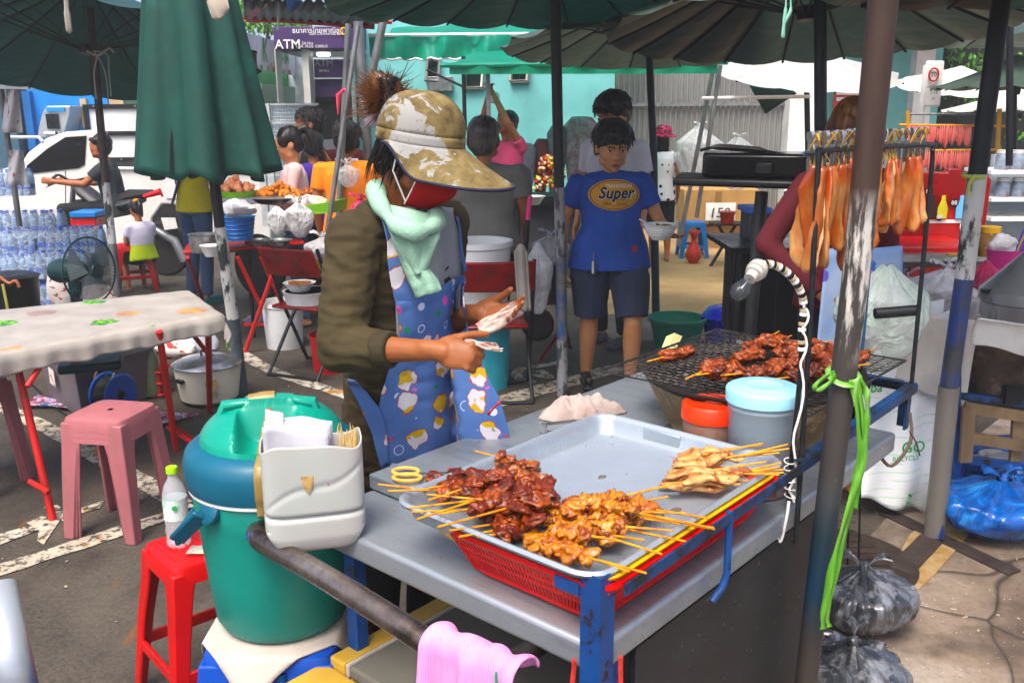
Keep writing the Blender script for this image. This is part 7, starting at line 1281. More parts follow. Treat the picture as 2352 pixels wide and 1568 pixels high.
# red stool, bottle, blue stool, cooler
rsp=C(-.055,1.50,0);pz=G(430,1275,.47);RS=stool('tall bright red plastic stool beside the green cooler',(G(470,1255,.47).x-.03,G(470,1255,.47).y+.02,0),R_(41),M_REDP,.47,.235,.33,.045,ribs=True)
p=G(412,1250,.472);p=Vector((p.x+.0,p.y,.472));bottle('water_bottle','clear water bottle with a lime green cap standing on the red stool',p,.235,.033,M_PET,mat('lime_cap','#9fd616',rough=.35,bump=0),mat('bottle_label','#c9d8d4','#9fc9b4',rough=.4,sc_=14,lo=.5,hi=.55,bump=0))
b=MB();b.lathe([(0,.001),(.0325,.001),(.0325,.012)],p,20);
b=MB();b.lathe([(0,0),(.007,0),(.007,.0012),(0,.0012)],p+Vector((.010,-.0335,.125)),16,(80,0,15));o=b.build('label_dot',mat('dot_green','#1fa04a',bump=0));o.parent=[x for x in bpy.data.objects if x.name == 'water_bottle'][0];o.matrix_parent_inverse=Matrix.Translation(-p)
t=T('sachet','small shiny sachet lying on the red stool under the cooler','sachet',G(470,1262,.475));b=MB();b.grid(lambda u,v: Vector((-.045+.09*u,-.025+.05*v,.012*math.sin(math.pi*u)*math.sin(math.pi*v)+.001)),8,6);b.build('film',mat('sachet_film','#b8b6c0','#b8ae78',rough=.15,metal=.5),t,smooth=180)
cp=V(630,1300,2.02);cc=Vector((cp.x,2.02,0));stool('blue plastic stool carrying the green cooler',(cc.x+.015,cc.y-.03,0),R_(0),M_BLUEPL,.455,.31,.42,.07)
tag(stool('dark red stool half hidden under the blue stool',(cc.x+.02,cc.y+.36,0),R_(8),mat('deep_red_plastic','#9a1710',rough=.4),.36,.28,.36),None)
nb=NB('cloth_cream');nb.col(nb.ramp(nb.noise(6,4),[(.3,'#c2b8ae'),(.7,'#b1a69c')])).set(rough=.95);nb.bump(nb.noise(150,3,.7),.8,.003);M_CREAMC=nb.m
t=T('white_cloth','cream cloth spread between the green cooler and the blue stool','cloth',(cc.x,cc.y,.46))
def cl(u,v):
    x,y=(u-.5)*.40,(v-.5)*.40;a=R_(38);X,Y=x*math.cos(a)-y*math.sin(a),x*math.sin(a)+y*math.cos(a);d=max(abs(X)-.155,abs(Y+.03)-.16,0);return Vector((cc.x+.01+X-(.5*d*math.copysign(1,X) if abs(X) > .155 else 0),cc.y+Y-(.6*d*math.copysign(1,Y) if abs(Y+.03) > .16 else 0),.459-d*1.05+.002*math.sin(u*30)*d*20))
b=MB();b.grid(cl,40,40);b.build('cloth',M_CREAMC,t,1,smooth=180,solid=.004)
COOL=T('water_cooler','large green insulated drink cooler with a cracked teal lid','cooler',(cc.x,cc.y,.464));COOL.scale=(1.12,1.12,1.13);COOL.location.x += .018
M_CG=grimy('cooler_green','#06877a','#0c5f55',.45,rough=.35,sc_=7,bump=.05);M_CB=grimy('cooler_blue','#06607a','#0b4150',.4,rough=.33,sc_=6,bump=.05);M_CL=mat('cooler_lid','#08957f','#078672',rough=.3,sc_=2,bump=.02)
b=MB();b.lathe([(0,0),(.115,0),(.132,.006),(.142,.025),(.152,.12),(.163,.25),(.170,.318),(.16,.33),(0,.33)],n=72);b.build('body',M_CG,COOL,smooth=50)
b=MB();b.lathe([(.1705,.312),(.174,.3145),(.1745,.319),(.171,.322),(.1705,.312)],n=72);b.build('white_seam',M_WHT,COOL)
b=MB();b.lathe([(.165,.321),(.176,.323),(.180,.340),(.180,.372),(.174,.392),(.160,.404),(.140,.410),(.134,.408),(.134,.39),(0,.39)],n=72);b.build('collar',M_CB,COOL,smooth=50)
# lid: dome with two hand scoops leaving a bridge
def lid(u,v):
    th=2*math.pi*u;r=.146*v;x,y=r*math.cos(th),r*math.sin(th);z=.408+.072*(1-v**2.6)**.6 if v < 1 else .402
    a=R_(10);X,Y=x*math.cos(a)+y*math.sin(a),-x*math.sin(a)+y*math.cos(a)
    sc1=max(0,1-((X)/.062)**4)*max(0,min(1,(abs(Y)-.022)/.028)) if abs(X) < .062 else 0;return Vector((x,y,z-.066*sc1*(1 if v < .97 else 0)*min(1,(1-v)/.10+.35)+.012*(1 if abs(Y) < .02 and abs(X) < .05 else 0)))
b=MB();b.grid(lid,110,54,wrap=True);b.build('lid',M_CL,COOL,smooth=70)
b=MB();b.tube([(-.105,-.018,.435),(-.085,-.018,.478),(-.05,-.016,.482),(.05,.004,.482),(.085,.010,.476),(.10,.014,.43)],[.016,.017,.013,.013,.017,.014],12,flat=.75);b.build('lid_bridge',M_CL,COOL)
if 0: b.add([(-.10,-.05,.462),(-.075,-.01,.47),(-.08,.01,.478),(-.062,.0,.492),(-.07,.03,.486),(-.12,.02,.455),(-.135,-.02,.44)],[(0,1,2,3,4,5,6)]);0
nb=NB('brown_tape');nb.col(nb.ramp(nb.noise(12,5),[(.35,'#9a8250'),(.7,'#86703f')])).set(rough=.3);nb.bump(nb.noise(20,4),.4,.002);M_TAPE=nb.m
def tape(u,v):
    a=R_(-78+(u-.5)*18);s=v;prof=[(.03,.474),(.09,.445),(.125,.428),(.147,.412),(.172,.402),(.183,.385),(.184,.34),(.178,.322),(.175,.30)];i=min(int(s*8),7);f=s*8-i;r=prof[i][0]*(1-f)+prof[i+1][0]*f;z=prof[i][1]*(1-f)+prof[i+1][1]*f;return Vector((r*math.cos(a)-.0*(1-s),r*math.sin(a),z+.002+.001*math.sin(u*20+v*30)))
b=MB();b.grid(tape,8,34);b.build('tape_strip',M_TAPE,COOL,smooth=180,solid=.0012);b=MB();b.tube([(-.045+.001*i,-.020+.0,.476+.003*math.sin(i)) for i in range(3)],.01,6)
b=MB();b.tube([Vector((-.04,-.004,.482)),Vector((-.01,.0,.487)),Vector((.01,.005,.4865))],.0175,10,flat=.82);b.build('tape_wrap',M_TAPE,COOL)
hc_=Vector((-.092,-.137,.300));b=MB();b.lathe([(0,-.006),(.026,-.006),(.028,0),(.028,.008),(.022,.013),(0,.013)],hc_,28,(62,0,-40));b.build('handle_pivot',M_CB,COOL)
h0=hc_+Vector((-.014,-.016,0));h1=(V(392,1245,1.90)-Vector((cc.x,cc.y,.464)))/1.1;b=MB();b.bar(h0,h1,.012,.034,(0,-.6,1));b.build('handle_arm',M_CB,COOL,bevel=.005);b=MB();b.bar(h1+Vector((.0,0,.0)),h1+Vector((.0,.17,.01)),.012,.03);b.build('handle_grip',M_CB,COOL,bevel=.005)
# cut plastic jug with bags and sticks
jc=V(718,1140,1.74);jb=Vector((jc.x,1.755,V(720,1268,1.70).z));JUG=T('cut_jug','cut open white plastic jug hanging on the cart handle','jug',jb,rz=R_(14))
nb=NB('hdpe');n1=nb.noise(3,3);nb.col(nb.mix(nb.ramp(nb.noise(7,5,.7,loc=(1,4,2)),[(.62,0.),(.75,.35)]),nb.ramp(n1,[(.35,'#afb4ae'),(.6,'#aba7a4'),(.7,'#b89ca4')]),'#a08c70')).set(rough=.32,sss=.1);nb.bump(nb.noise(4,3),.15,.006);M_HDPE=nb.m
JH,jw,jd=.222,.100,.052
def jug(u,v):
    th=2*math.pi*u;c_,s_=math.cos(th),math.sin(th);e=.42;k=1.0
    z=JH*v;k=.80+.20*min(1,v/.13)**.6;g=-.011*math.exp(-((v-.36-.02*math.sin(th))/.018)**2);w_=-.006*math.exp(-((v-.62-.22*c_)/.03)**2)*(1 if s_ < 0 else 0)
    cutr=.02*math.sin(th*3+1)*max(0,v-.85)/.15*(.4);return Vector(((jw*k+g*.5)*math.copysign(abs(c_)**e,c_),(jd*k+g+w_*.5)*math.copysign(abs(s_)**e,s_),z+cutr+(.02*(1-v)*abs(c_)**6 if v < .2 else 0)))
b=MB();b.grid(jug,96,50,wrap=True);b.f.append(tuple(range(95,-1,-1)));b.build('jug_body',M_HDPE,JUG,smooth=180,solid=.003);b=MB();b.add([(-.026,-.0535,.165),(.0,-.054,.165),(-.004,-.056,.140),(-.012,-.056,.128),(-.02,-.056,.145)],[(0,1,2,3,4)]);b.build('old_tape',mat('old_tape','#b89a68','#8f6f3f',sc_=60),JUG,smooth=0,solid=.001)
M_BAGW=NB('carrier_film');M_BAGW.col(M_BAGW.ramp(M_BAGW.noise(9,4),[(.3,'#c9c8ce'),(.7,'#b8b7be')])).set(rough=.25,alpha=.93);M_BAGW.bump(M_BAGW.noise(16,5,.6,(1,1,.5)),.5,.006);M_BAGW=M_BAGW.m
t=T('carrier_bags','folded stack of white carrier bags with red print standing in the cut jug','bags',jb+Vector((0,0,.12)),rz=R_(14))
for i in range(4): b=MB();b.grid(lambda u,v: Vector((-.092+.125*u+.004*i,-.040+.013*i+.006*math.sin(u*5+i)+.01*v*math.sin(u*3),.0+.150*v-.024*u*v+.004*i+.003*math.sin(u*9+i))),14,12);b.build('bag_layer',M_BAGW,t,smooth=180,solid=.0018)
b=MB();b.grid(lambda u,v: Vector((-.085+.035*u,-.02+.03*v,.140+.012*v+.02*math.sin(v*2)-.01*u)),6,6);b.build('bag_handle',M_BAGW,t,smooth=180,solid=.004);b=MB();b.grid(lambda u,v: Vector((.005+.035*u,-.018+.01*v,.10+.035*v)),4,4);b.build('bag_handle',M_BAGW,t,solid=.004)
M_RPR=mat('red_print','#c8384a',bump=0,rough=.5);L_=lambda x,z: Vector((x,-.044+.006*math.sin((x+.092)/.125*5)+.01*(z/.15)*math.sin((x+.092)/.125*3)-.0016,z));b=MB();b.tube([L_(x,z) for x,z in ((-.088,.020),(-.086,.092),(-.070,.088),(-.03,.068),(.0,.060),(.02,.056),(.028,.048),(.028,.02))],.0009,4);b.build('printed_line',M_RPR,t)
for i in range(5): b=MB();b.blob(L_(-.048+.010*i,.036+.007*(i % 2)),(.004,.0008,.006),i,.5,n=8,m=5);b.build('printed_mark',M_RPR,t)
b=MB();b.grid(lambda u,v: Vector((.035+.05*u,.0+.01*math.sin(u*6),.06+.045*v+.01*math.sin(u*9+v*4))),10,6);b.build('clear_flap',M_CLEARB,t,smooth=180)
M_NEWST=mat('new_bamboo','#dfc080','#c9a45e',rough=.6,sc_=60,bump=.1);r3=random.Random(3)
for i in range(30):
    x,y=.055+r3.uniform(0,.036),r3.uniform(-.032,.03);t=T('bamboo_stick','clean pointed bamboo stick in the bundle at the right side of the cut jug','stick',jb+Matrix.Rotation(R_(14),3,'Z') @ Vector((x,y,.06)),'clean bamboo sticks in the cut jug');h=r3.uniform(.165,.187);b=MB();b.tube([(0,0,0),(r3.uniform(-.002,.003),0,h-.012),(r3.uniform(-.002,.004),0,h)],[.0014,.0014,.0003],5);b.build('shaft',M_NEWST,t)
# metal pipe at the bottom left
a_,c_=V(-12,1345,1.9),V(52,1640,1.75);b=MB();b.tube([a_,c_],.042,24,cap=False);nb=NB('scuffed_pipe');sp=nb.n('SeparateXYZ');nb.l(nb.coord(),sp.inputs[0]);n1=nb.noise(7,8,.7);nb.col(nb.mix(nb.ramp(n1,[(.66,0.),(.68,1.)]),nb.mix(nb.ramp(nb.math('ADD',sp.outputs[2],nb.math('MULTIPLY',nb.noise(5,3),.2)),[(.48,1.),(.60,0.)]),'#b4babf','#1a2f7a'),'#4a3f48')).set(rough=.3,metal=.4);tag(b.build('steel_pipe',nb.m,solid=.003),'fat scuffed pipe with blue paint at the bottom left corner','pipe')
# foam boxes under the cart end
M_FOAMT=mat('yellow_tape_box','#c9a550','#b08c3c',rough=.45,sc_=4,bump=.3);M_FOAM=mat('foam','#c2bdb0','#9d978a',rough=.9,sc_=8,bump=.3);M_FLID=mat('dirty_lid','#77746a','#5d5a51',rough=.8,sc_=2)
def fbox(name,lab,A,B_,C_,z0,z1,m,par=None,bev=.006):
    t_=par or T(name,lab,'foam box',(A.x,A.y,z0));D=A+(C_-B_);b=MB();lo=[Vector((p.x,p.y,z0)) for p in (A,B_,C_,D)];hi=[Vector((p.x,p.y,z1)) for p in (A,B_,C_,D)];b.add(lo+hi,[(3,2,1,0),(4,5,6,7)]+[(i,(i+1) % 4,4+(i+1) % 4,4+i) for i in range(4)]);b.build(name if par else 'box_body',m,t_,world=True,smooth=0,bevel=bev);return t_,D
t_,D=fbox('foam_box','yellow taped foam box with a dirty grey lid on the lower shelf of the cart',C(.03,.757,0),C(.03,.14,0),C(.66,.14,0),.17,.42,M_FOAMT)
fbox('lid',None,C(.025,.70,0),C(.025,.13,0),C(.67,.13,0),.42,.452,M_FLID,t_);fbox('tape_edge',None,C(.02,.765,0),C(.02,.712,0),C(.68,.712,0),.418,.454,M_FOAMT,t_);fbox('foam_edge',None,C(.022,.711,0),C(.022,.701,0),C(.67,.701,0),.419,.455,M_FOAM,t_)
t_,D=fbox('foam_box','smaller foam box bound in yellow tape sticking out under the cart handle',C(-.10,.78,0),C(-.10,.20,0),C(.015,.20,0),.18,.40,M_FOAMT);fbox('foam_lid',None,C(-.095,.72,0),C(-.095,.20,0),C(.012,.20,0),.401,.425,M_FOAM,t_);fbox('tape_band',None,C(-.104,.785,0),C(-.104,.66,0),C(.018,.66,0),.399,.432,M_FOAMT,t_);fbox('tape_band',None,C(-.02,.655,0),C(-.02,.20,0),C(.018,.20,0),.402,.428,M_FOAMT,t_)
b=MB();b.tube([C(-.06,.84,.0),C(-.06,.84,.42)],.016,12);tag(b.build('stand_pipe',M_BIRON),'short blue iron pipe standing between the blue stool and the foam box','pipe');b=MB();b.box((.34,.39,.155),(.62,.66,.02));b.build('lower_shelf',M_RAIL,CART)
# ================================================================ RACK WITH HANGING PORK
RK=thing('meat_rack','black wire rack of thin rods standing on the cart rail','rack',O_,CART_RZ);zr=1.572
M_ROD=mat('black_rod','#2e3438','#14181a',rough=.4,metal=.4,sc_=30);M_BROD=chipped('blue_rod','#2a5f86','#3a4046',.5,.56,30)
b=MB();b.tube(spline([(.725,-.012,.72),(.725,-.008,1.2),(.726,.0,1.545),(.735,.0,1.568),(.78,.0,1.572),(1.37,-.008,1.565),(1.395,-.010,1.55),(1.40,-.012,1.45),(1.405,-.015,.93)],5),.0062,8);b.build('front_hoop',M_ROD,RK)
b=MB();b.tube(spline([(.74,.035,1.565),(1.0,.075,1.568),(1.38,.13,1.562),(1.41,.13,1.54),(1.415,.13,1.2),(1.415,.13,.92)],5),.0058,8);b.build('rear_hoop',M_BROD,RK)
for x in (.74,1.39): b=MB();b.tube([(x,.0,1.568),(x,.035 if x < 1 else .128,1.566)],.005,6);b.build('cross_rod',M_ROD,RK)
M_PORK=NB('marinated_pork');n1=M_PORK.noise(9,5,.6,(1,1,.35),dist=.5);M_PORK.col(M_PORK.ramp(n1,[(.36,'#96380e'),(.48,'#b0501a'),(.56,'#bd6a30'),(.66,'#d0a068')])).set(rough=.3,coat=.35,sss=.08);oi_=M_PORK.n('ObjectInfo');M_PORK.col(M_PORK.mix(M_PORK.ramp(oi_.outputs['Random'],[(.2,0.),(1,.6)]),M_PORK.b.inputs['Base Color'].links[0].from_socket,'#8a3a18'));M_PORK.bump(n1,.8,.006);M_PORK.bump(M_PORK.noise(60,3),.2,.001);M_PORK=M_PORK.m
M_FAT=mat('pork_fat','#d3b189','#b98a58',rough=.35,sc_=20,coat=.3);M_BAM=mat('bamboo_tie','#c39c52','#97702f',rough=.6,sc_=30,bump=.2);r9=random.Random(9)
def pork(label,a,bb,L,seed,ang):
    o=C(a,bb if bb < .1 else bb-.13+.035+.095*(a-.74)/.67,zr-.032);t=T('pork_strip',label,'meat',o,'marinated pork strips hanging on the rack',rz=ang);so=seed*1.7
    b=MB();m_=20;w0=.0165*(.8+.5*random.Random(seed).random())
    for i in range(m_+1):
        s=i/m_;w_=w0*(.45+.75*min(1,s*4)+.25*math.sin(s*5+so)*s)*(1 if s < .93 else (1-s)/.07*.6+.4);th=.009*(.7+.6*noise.noise(Vector((s*3,so,0)))+.3*s);cx,cy=.012*math.sin(s*3+so)*s,.008*math.sin(s*4+so*2)*s;tw_=.9*math.sin(s*2.2+so)
        for k in range(14): a_=2*math.pi*k/14;q=1+.25*noise.noise(Vector((s*9,math.cos(a_)*1.5+so,math.sin(a_))));x,y=w_*q*math.cos(a_),th*q*math.sin(a_);b.v.append(Vector((cx+x*math.cos(tw_)-y*math.sin(tw_),cy+x*math.sin(tw_)+y*math.cos(tw_),-L*s)))
    b.f=[(i*14+k,i*14+(k+1) % 14,(i+1)*14+(k+1) % 14,(i+1)*14+k) for i in range(m_) for k in range(14)]+[tuple(range(14))[::-1],tuple(m_*14+k for k in range(14))];b.build('meat',M_PORK,t,smooth=180)
    if seed % 5 < 2: b=MB();b.tube([(w0*.95*math.cos(.9*math.sin(s*2.2+so))+.012*math.sin(s*3+so)*s,w0*.95*math.sin(.9*math.sin(s*2.2+so))+.008*math.sin(s*4+so*2)*s,-L*s*.97-.004) for s in [i/12 for i in range(13)]],[.004]+[.0065*(1+.3*math.sin(i*2.)) for i in range(11)]+[.003],8,flat=.7);b.build('fat_edge',M_FAT,t,smooth=180)
    for q in range(2): b=MB();b.tube(spline([(.004*q,0,-.02),(.006+.008*q,.006*(-1)**q,.01),(.004,.010,.032),(-.010-.006*q,.004,.066),(-.016,-.008,.052)],4),.0022,4,flat=.5);b.build('bamboo_tie',M_BAM,t)
def clip(label,a,bb,i):
    t=T('clothes_clip',label,'clip',C(a,bb if bb < .1 else .035+.095*(a-.74)/.67,zr),'steel clips along the meat rack',rz=CART_RZ+R_(90)+r9.uniform(-.3,.3));t.scale=(.7,.7,.7);M_=M_CHROME
    for s in (-1,1): b=MB();b.add([(-.006,s*.002,-.062),(.006,s*.002,-.062),(.0065,s*.007,-.02),(.005,s*.004,.015),(.0095,s*.010,.040),(.006,s*.012,.052),(-.006,s*.012,.052),(-.0095,s*.010,.040),(-.005,s*.004,.015),(-.0065,s*.007,-.02)],[tuple(range(10))]);b.build('jaw',M_,t,solid=.002,smooth=0)
    b=MB();b.lathe([(.002,-.006),(.005,-.006),(.005,.006),(.002,.006),(.002,-.006)],(0,0,.012),10,(0,90,0));b.build('spring',M_,t)
OL=lambda i: ORD[i] if i < 18 else 'last'
for row,(bb,xs) in enumerate(((.0,(.752,.792,.835,.875,.925,1.03,1.08,1.13,1.18,1.225,1.27,1.315,1.355)),(.13,(.77,.82,.88,.96,1.06,1.12,1.19,1.26,1.33)))):
    for i,x in enumerate(xs): clip('steel clip on the %s bar of the meat rack, %s from the near end' % (('front','rear')[row],OL(i)),x,bb,i)
n=0
for row,(bb,xs) in enumerate(((.0,(.735,.765,.795,.83,.865,.90,.945,1.02,1.06,1.095,1.13,1.165,1.20,1.235,1.27,1.305,1.34,1.37)),(.13,(.77,.81,.85,.90,.98,1.04,1.10,1.15,1.20,1.26,1.31,1.36)))):
    for i,x in enumerate(xs): n += 1;pork('marinated pork strip hanging from the %s bar of the rack, %s from the near end' % (('front','rear')[row],OL(i)),x,bb+r9.uniform(-.012,.012),r9.uniform(.16,.235) if x < .95 else r9.uniform(.15,.21),n,r9.uniform(0,3.1))
# gooseneck bulb with taped wire
t=T('bulb_lamp','unlit clear bulb in a white socket on a taped wire gooseneck','lamp',C(.735,-.03,.80));Yl=1.86
gp=spline([V(1812,1150,Yl),V(1818,1060,Yl),V(1838,860,Yl),V(1842,760,Yl),V(1846,700,Yl),V(1832,655,Yl-.01),V(1800,620,Yl-.02),V(1765,606,Yl-.03),V(1738,612,Yl-.04)],8)
b=MB();b.tube(gp,.0055,10);b.build('cable',M_BLK,t,1);nb=NB('taped_wire');b=MB();b.tube([p+Vector((.006*math.cos(i*.9)+.003,-.006,.006*math.sin(i*.9))) for i,p in enumerate(gp) if i < 34],.0028,6);b.build('white_wire',M_WHT,t,1)
for j in range(30): i=min(len(gp)-2,int(20+j*1.45));b=MB();c_=gp[i].lerp(gp[i+1],(j*.45) % 1);d=(gp[i+1]-gp[i]).normalized();q=d.to_track_quat('Z','Y').to_matrix();b.lathe([(.0065,-.004),(.0085,-.003),(.0085,.003),(.0065,.004),(.0065,-.004)],c_,10,q);b.build('tape_wrap',(M_WHT,mat('wire_cream','#b5a68c'),M_BLK)[j % 3],t,1)
s0=V(1745,612,Yl-.04);s1=V(1712,652,Yl-.08);q=(s1-s0).to_track_quat('Z','Y').to_matrix();b=MB();b.lathe([(0,-.008),(.014,-.006),(.019,.002),(.021,.016),(.018,.018),(.018,.027),(.0125,.029),(.012,.044),(0,.044)],s0,28,q,fn=lambda th,j: 1+(.05 if 1 < j < 4 and int(th*14/math.pi) % 2 else 0));b.build('socket',mat('socket_cream','#c5c2b8',rough=.4),t,1)
b=MB();b.lathe([(0,.042),(.0100,.044),(.0100,.054),(.013,.063),(.0175,.078),(.018,.087),(.0145,.099),(.007,.106),(0,.108)],s0,28,q);gl=NB('bulb_glass');gl.col('#4a5052').set(rough=.03,alpha=.30,ior=1.45,coat=1.);b.build('bulb',gl.m,t,1,smooth=180);b=MB();b.lathe([(.003,.042),(.003,.076),(0,.08)],s0,8,q);b.build('filament_stem',M_CHROME,t,1)
b=MB();b.tube(spline([V(1812,1150,Yl-.01),V(1806,1190,Yl-.02),V(1794,1240,Yl-.02),V(1786,1235,Yl-.02),V(1785,1212,Yl-.02)],5),.0035,6);b.build('white_hook',M_WHT,t,1)
for i in range(6): b=MB();c_=V(1814,1058+i*16,Yl);b.tube([c_+Vector((.012*math.cos(a),.012*math.sin(a),.003*math.sin(a+i))) for a in [k*.7 for k in range(9)]],.0014,4,closed=True);b.build('string_wrap',M_WHT,t,1)
# ---------------------------------------------------------------- leaning post in front + ribbon
p0,p1=V(2030,-10,1.86),V(1965,640,1.87);p2=V(1852,1560,1.87);gr_=p2+(p2-p1)*((p2.z)/(p1.z-p2.z));gr_.z=0
nb=NB('old_umbrella_post');sp=nb.n('SeparateXYZ');nb.l(nb.coord(),sp.inputs[0]);z=sp.outputs[2];n1=nb.noise(10,8,.68,(1,1,.15));n2=nb.noise(50,4,.7,(1,1,.5));c=nb.ramp(nb.math('ADD',z,nb.math('MULTIPLY',nb.noise(5,4),.12)),[(.20,'#6b5038'),(.32,'#4a3f36'),(.55,'#3d3a38'),(.66,'#1a3c55'),(.80,'#233844'),(.90,'#45484a'),(.97,'#474340')]);up_=nb.ramp(nb.noise(6,7,.65,(1,1,.2)),[(.3,'#5b463a'),(.6,'#3d302b'),(.75,'#7a4a2a')])
c=nb.mix(nb.ramp(z,[(1.50 if 0 else .985,0.),(1.,1.)]),c,c);m2=nb.n('MapRange');m2.inputs[1].default_value=1.42;m2.inputs[2].default_value=1.50;nb.l(z,m2.inputs[0]);c=nb.mix(m2.outputs[0],c,up_)
m3=nb.n('MapRange');m3.inputs[1].default_value=1.12;m3.inputs[2].default_value=1.25;nb.l(z,m3.inputs[0]);m4=nb.n('MapRange');m4.inputs[1].default_value=1.50;m4.inputs[2].default_value=1.42;nb.l(z,m4.inputs[0]);wht=nb.math('MULTIPLY',nb.math('MULTIPLY',m3.outputs[0],m4.outputs[0]),nb.ramp(n1,[(.50,0.),(.54,1.)]));c=nb.mix(wht,c,'#c6c2ba');c=nb.mix(nb.ramp(n2,[(.70,0.),(.75,.7)]),c,'#8b8780');nb.col(c).set(rough=.5,metal=.15);nb.bump(n1,.35,.002);nb.bump(n2,.2,.001)
t=T('umbrella_post','old worn metal post leaning in front of the cart','post',gr_);b=MB();b.tube([gr_,p2,p1,p0],[.024,.025,.0275,.0285],24);b.build('tube',nb.m,t,1)
M_RIB=NB('green_ribbon');n1=M_RIB.noise(60,4,.6,(1,1,.1));M_RIB.col(M_RIB.ramp(n1,[(.3,'#4a8a2c'),(.55,'#69a040'),(.7,'#9cc47c')])).set(rough=.3);M_RIB.bump(n1,.5,.001);M_RIB=M_RIB.m
t=T('ribbon','bright green plastic ribbon knotted round the leaning post','ribbon',V(1940,870,1.84));Yr=1.835
def band(pts,w_,name='strand'):
    pts=spline(pts,8);b=MB();L_=[];Rr=[]
    for i,p in enumerate(pts):
        d=(pts[min(i+1,len(pts)-1)]-pts[max(i-1,0)]).normalized();n_=d.cross(Vector((0,1,0))).normalized();a_=.6*math.sin(i*.35+len(pts));n_=n_*math.cos(a_)+Vector((0,1,0))*math.sin(a_);ww=w_*(1+.15*math.sin(i*.8));L_.append(p+n_*ww/2);Rr.append(p-n_*ww/2)
    m=len(pts);b.add(L_+Rr,[(i,i+1,m+i+1,m+i) for i in range(m-1)]);return b.build(name,M_RIB,t,1,smooth=180,solid=.0015)
c_=V(1938,862,1.868);b=MB();b.tube([c_+Vector((.0275*math.cos(a),.0275*math.sin(a),.012*math.sin(a*1.0))) for a in [k*math.pi/12 for k in range(24)]],.0105,8,closed=True,flat=.35);b.build('loop_round_post',M_RIB,t,1)
band([V(1905,858,Yr),V(1872,885,Yr),V(1880,895,Yr),V(1915,870,Yr),V(1912,852,Yr)],.009);band([V(1968,868,Yr),V(1990,900,Yr),V(1992,950,Yr),V(1985,1010,Yr),V(1975,1090,Yr),V(1962,1168,Yr)],.014);band([V(1958,872,Yr),V(1972,960,Yr),V(1975,1060,Yr),V(1945,1180,Yr-.02),V(1912,1300,Yr-.03),V(1893,1400,Yr-.03),V(1890,1445,Yr-.03)],.015);band([V(1965,870,Yr),V(1982,950,Yr),V(1985,1040,Yr),V(1958,1160,Yr),V(1925,1290,Yr-.02),V(1900,1400,Yr-.02),V(1905,1440,Yr-.02)],.013)
# second post on a T base
tb=G(2145,1235);t=T('umbrella_stand','tall round post with blue and white worn paint on a flat iron cross base','post',tb);q0,q1,q2,q3,q4=V(2302,-10,3.35),V(2245,400,3.35),V(2215,640,3.35),V(2178,900,3.34),tb
for a,c,r,m,nm in ((q0,q1,.032,M_BPOLE,'upper_pole'),(q1,q2,.0335,M_GREENP,'mid_pole'),(q2,q2.lerp(q3,.95),.0335,chipped('blue_pole_r','#1f3f85','#4e5156',.47,.56,9),'blue_section'),(q2.lerp(q3,.95),q4,.0385,chipped('sleeve_paint','#77726a','#234a9c',.56,.60,5),'sleeve')): b=MB();b.tube([a,c],r,18);b.build(nm,m,t,1)
M_IRON=mat('flat_iron','#4d4038','#2f2621',rough=.7,metal=.3,sc_=12,bump=.3)
for a,c,w_ in ((G(1930,1130),G(2330,1320),.07),(G(2140,1240),G(2068,1315),.09)): b=MB();b.bar(a+Vector((0,0,.008)),c+Vector((0,0,.008)),w_,.012);b.build('base_bar',M_IRON,t,1,bevel=.002)
b=MB();c_=V(2250,405,3.31);b.tube([c_+Vector((.036*math.cos(a)+.0,.036*math.sin(a)+.04,.004*math.sin(a))) for a in [k*.52 for k in range(12)]],.008,5,closed=True);b.tube([c_+Vector((-.02,0,0)),c_+Vector((-.035,0,-.03)),c_+Vector((-.03,0,-.07))],[.008,.006,.004],5);tag(b.build('yellow_tie',mat('yellow_tie','#b9c45a',rough=.5)),'pale yellow strip tied round the tall post at the right','strip')
# ---------------------------------------------------------------- woman behind the rack
wp=V(1948,500,3.75);NB_=None
nb=NB('flower_apron');v1=nb.vor(9,rnd=.5);cs=nb.n('SeparateColor');nb.l(v1.outputs['Color'],cs.inputs[0]);d=nb.math('ADD',v1.outputs['Distance'],nb.math('MULTIPLY',nb.math('SUBTRACT',nb.noise(28,2),.5),.35));base=nb.ramp(nb.noise(3,3),[(.35,'#b8c6d8'),(.6,'#7fa4d6')]);f=nb.ramp(cs.outputs[0],[(0,'#3f7ad0'),(.35,'#a8b83a'),(.6,'#6a5ac8'),(.8,'#c9b23a')],'CONSTANT');c=nb.mix(nb.ramp(d,[(.22,1.),(.25,0.)]),base,f);c=nb.mix(nb.ramp(v1.outputs['Distance'],[(.06,1.),(.08,0.)]),c,'#c05a8a');nb.col(c).set(rough=.4);nb.bump(nb.noise(7,4),.4,.02);M_FLW=nb.m
t,J,P,Rh=human('woman in maroon sleeves and a pale flowered apron working behind the hanging pork',(wp.x,3.75,0),R_(-160),1.66,dict(eL=(-.0,0,0),wL=(0,0,0),eR=(.0,0,0)) if 0 else dict(sL=(-.17,0,1.36) if 0 else (.175,.01,1.375)),shirt=M_MAR,sleeve='long',legs=M_BLKC,hair='long',hmat=HAIRB,pitch=12,wd=1.0) if 0 else human('woman in maroon sleeves and a pale flowered apron working behind the hanging pork',(wp.x,3.80,0),R_(12),1.68,dict(eR=(-.335,.02,1.13),wR=(-.16,-.14,.94),eL=(.22,.0,1.10),wL=(.20,-.14,.86)),shirt=M_MAR,sleeve='long',legs=M_BLKC,hair='long',hmat=HAIRB,pitch=30,face=1,wd=1.0)
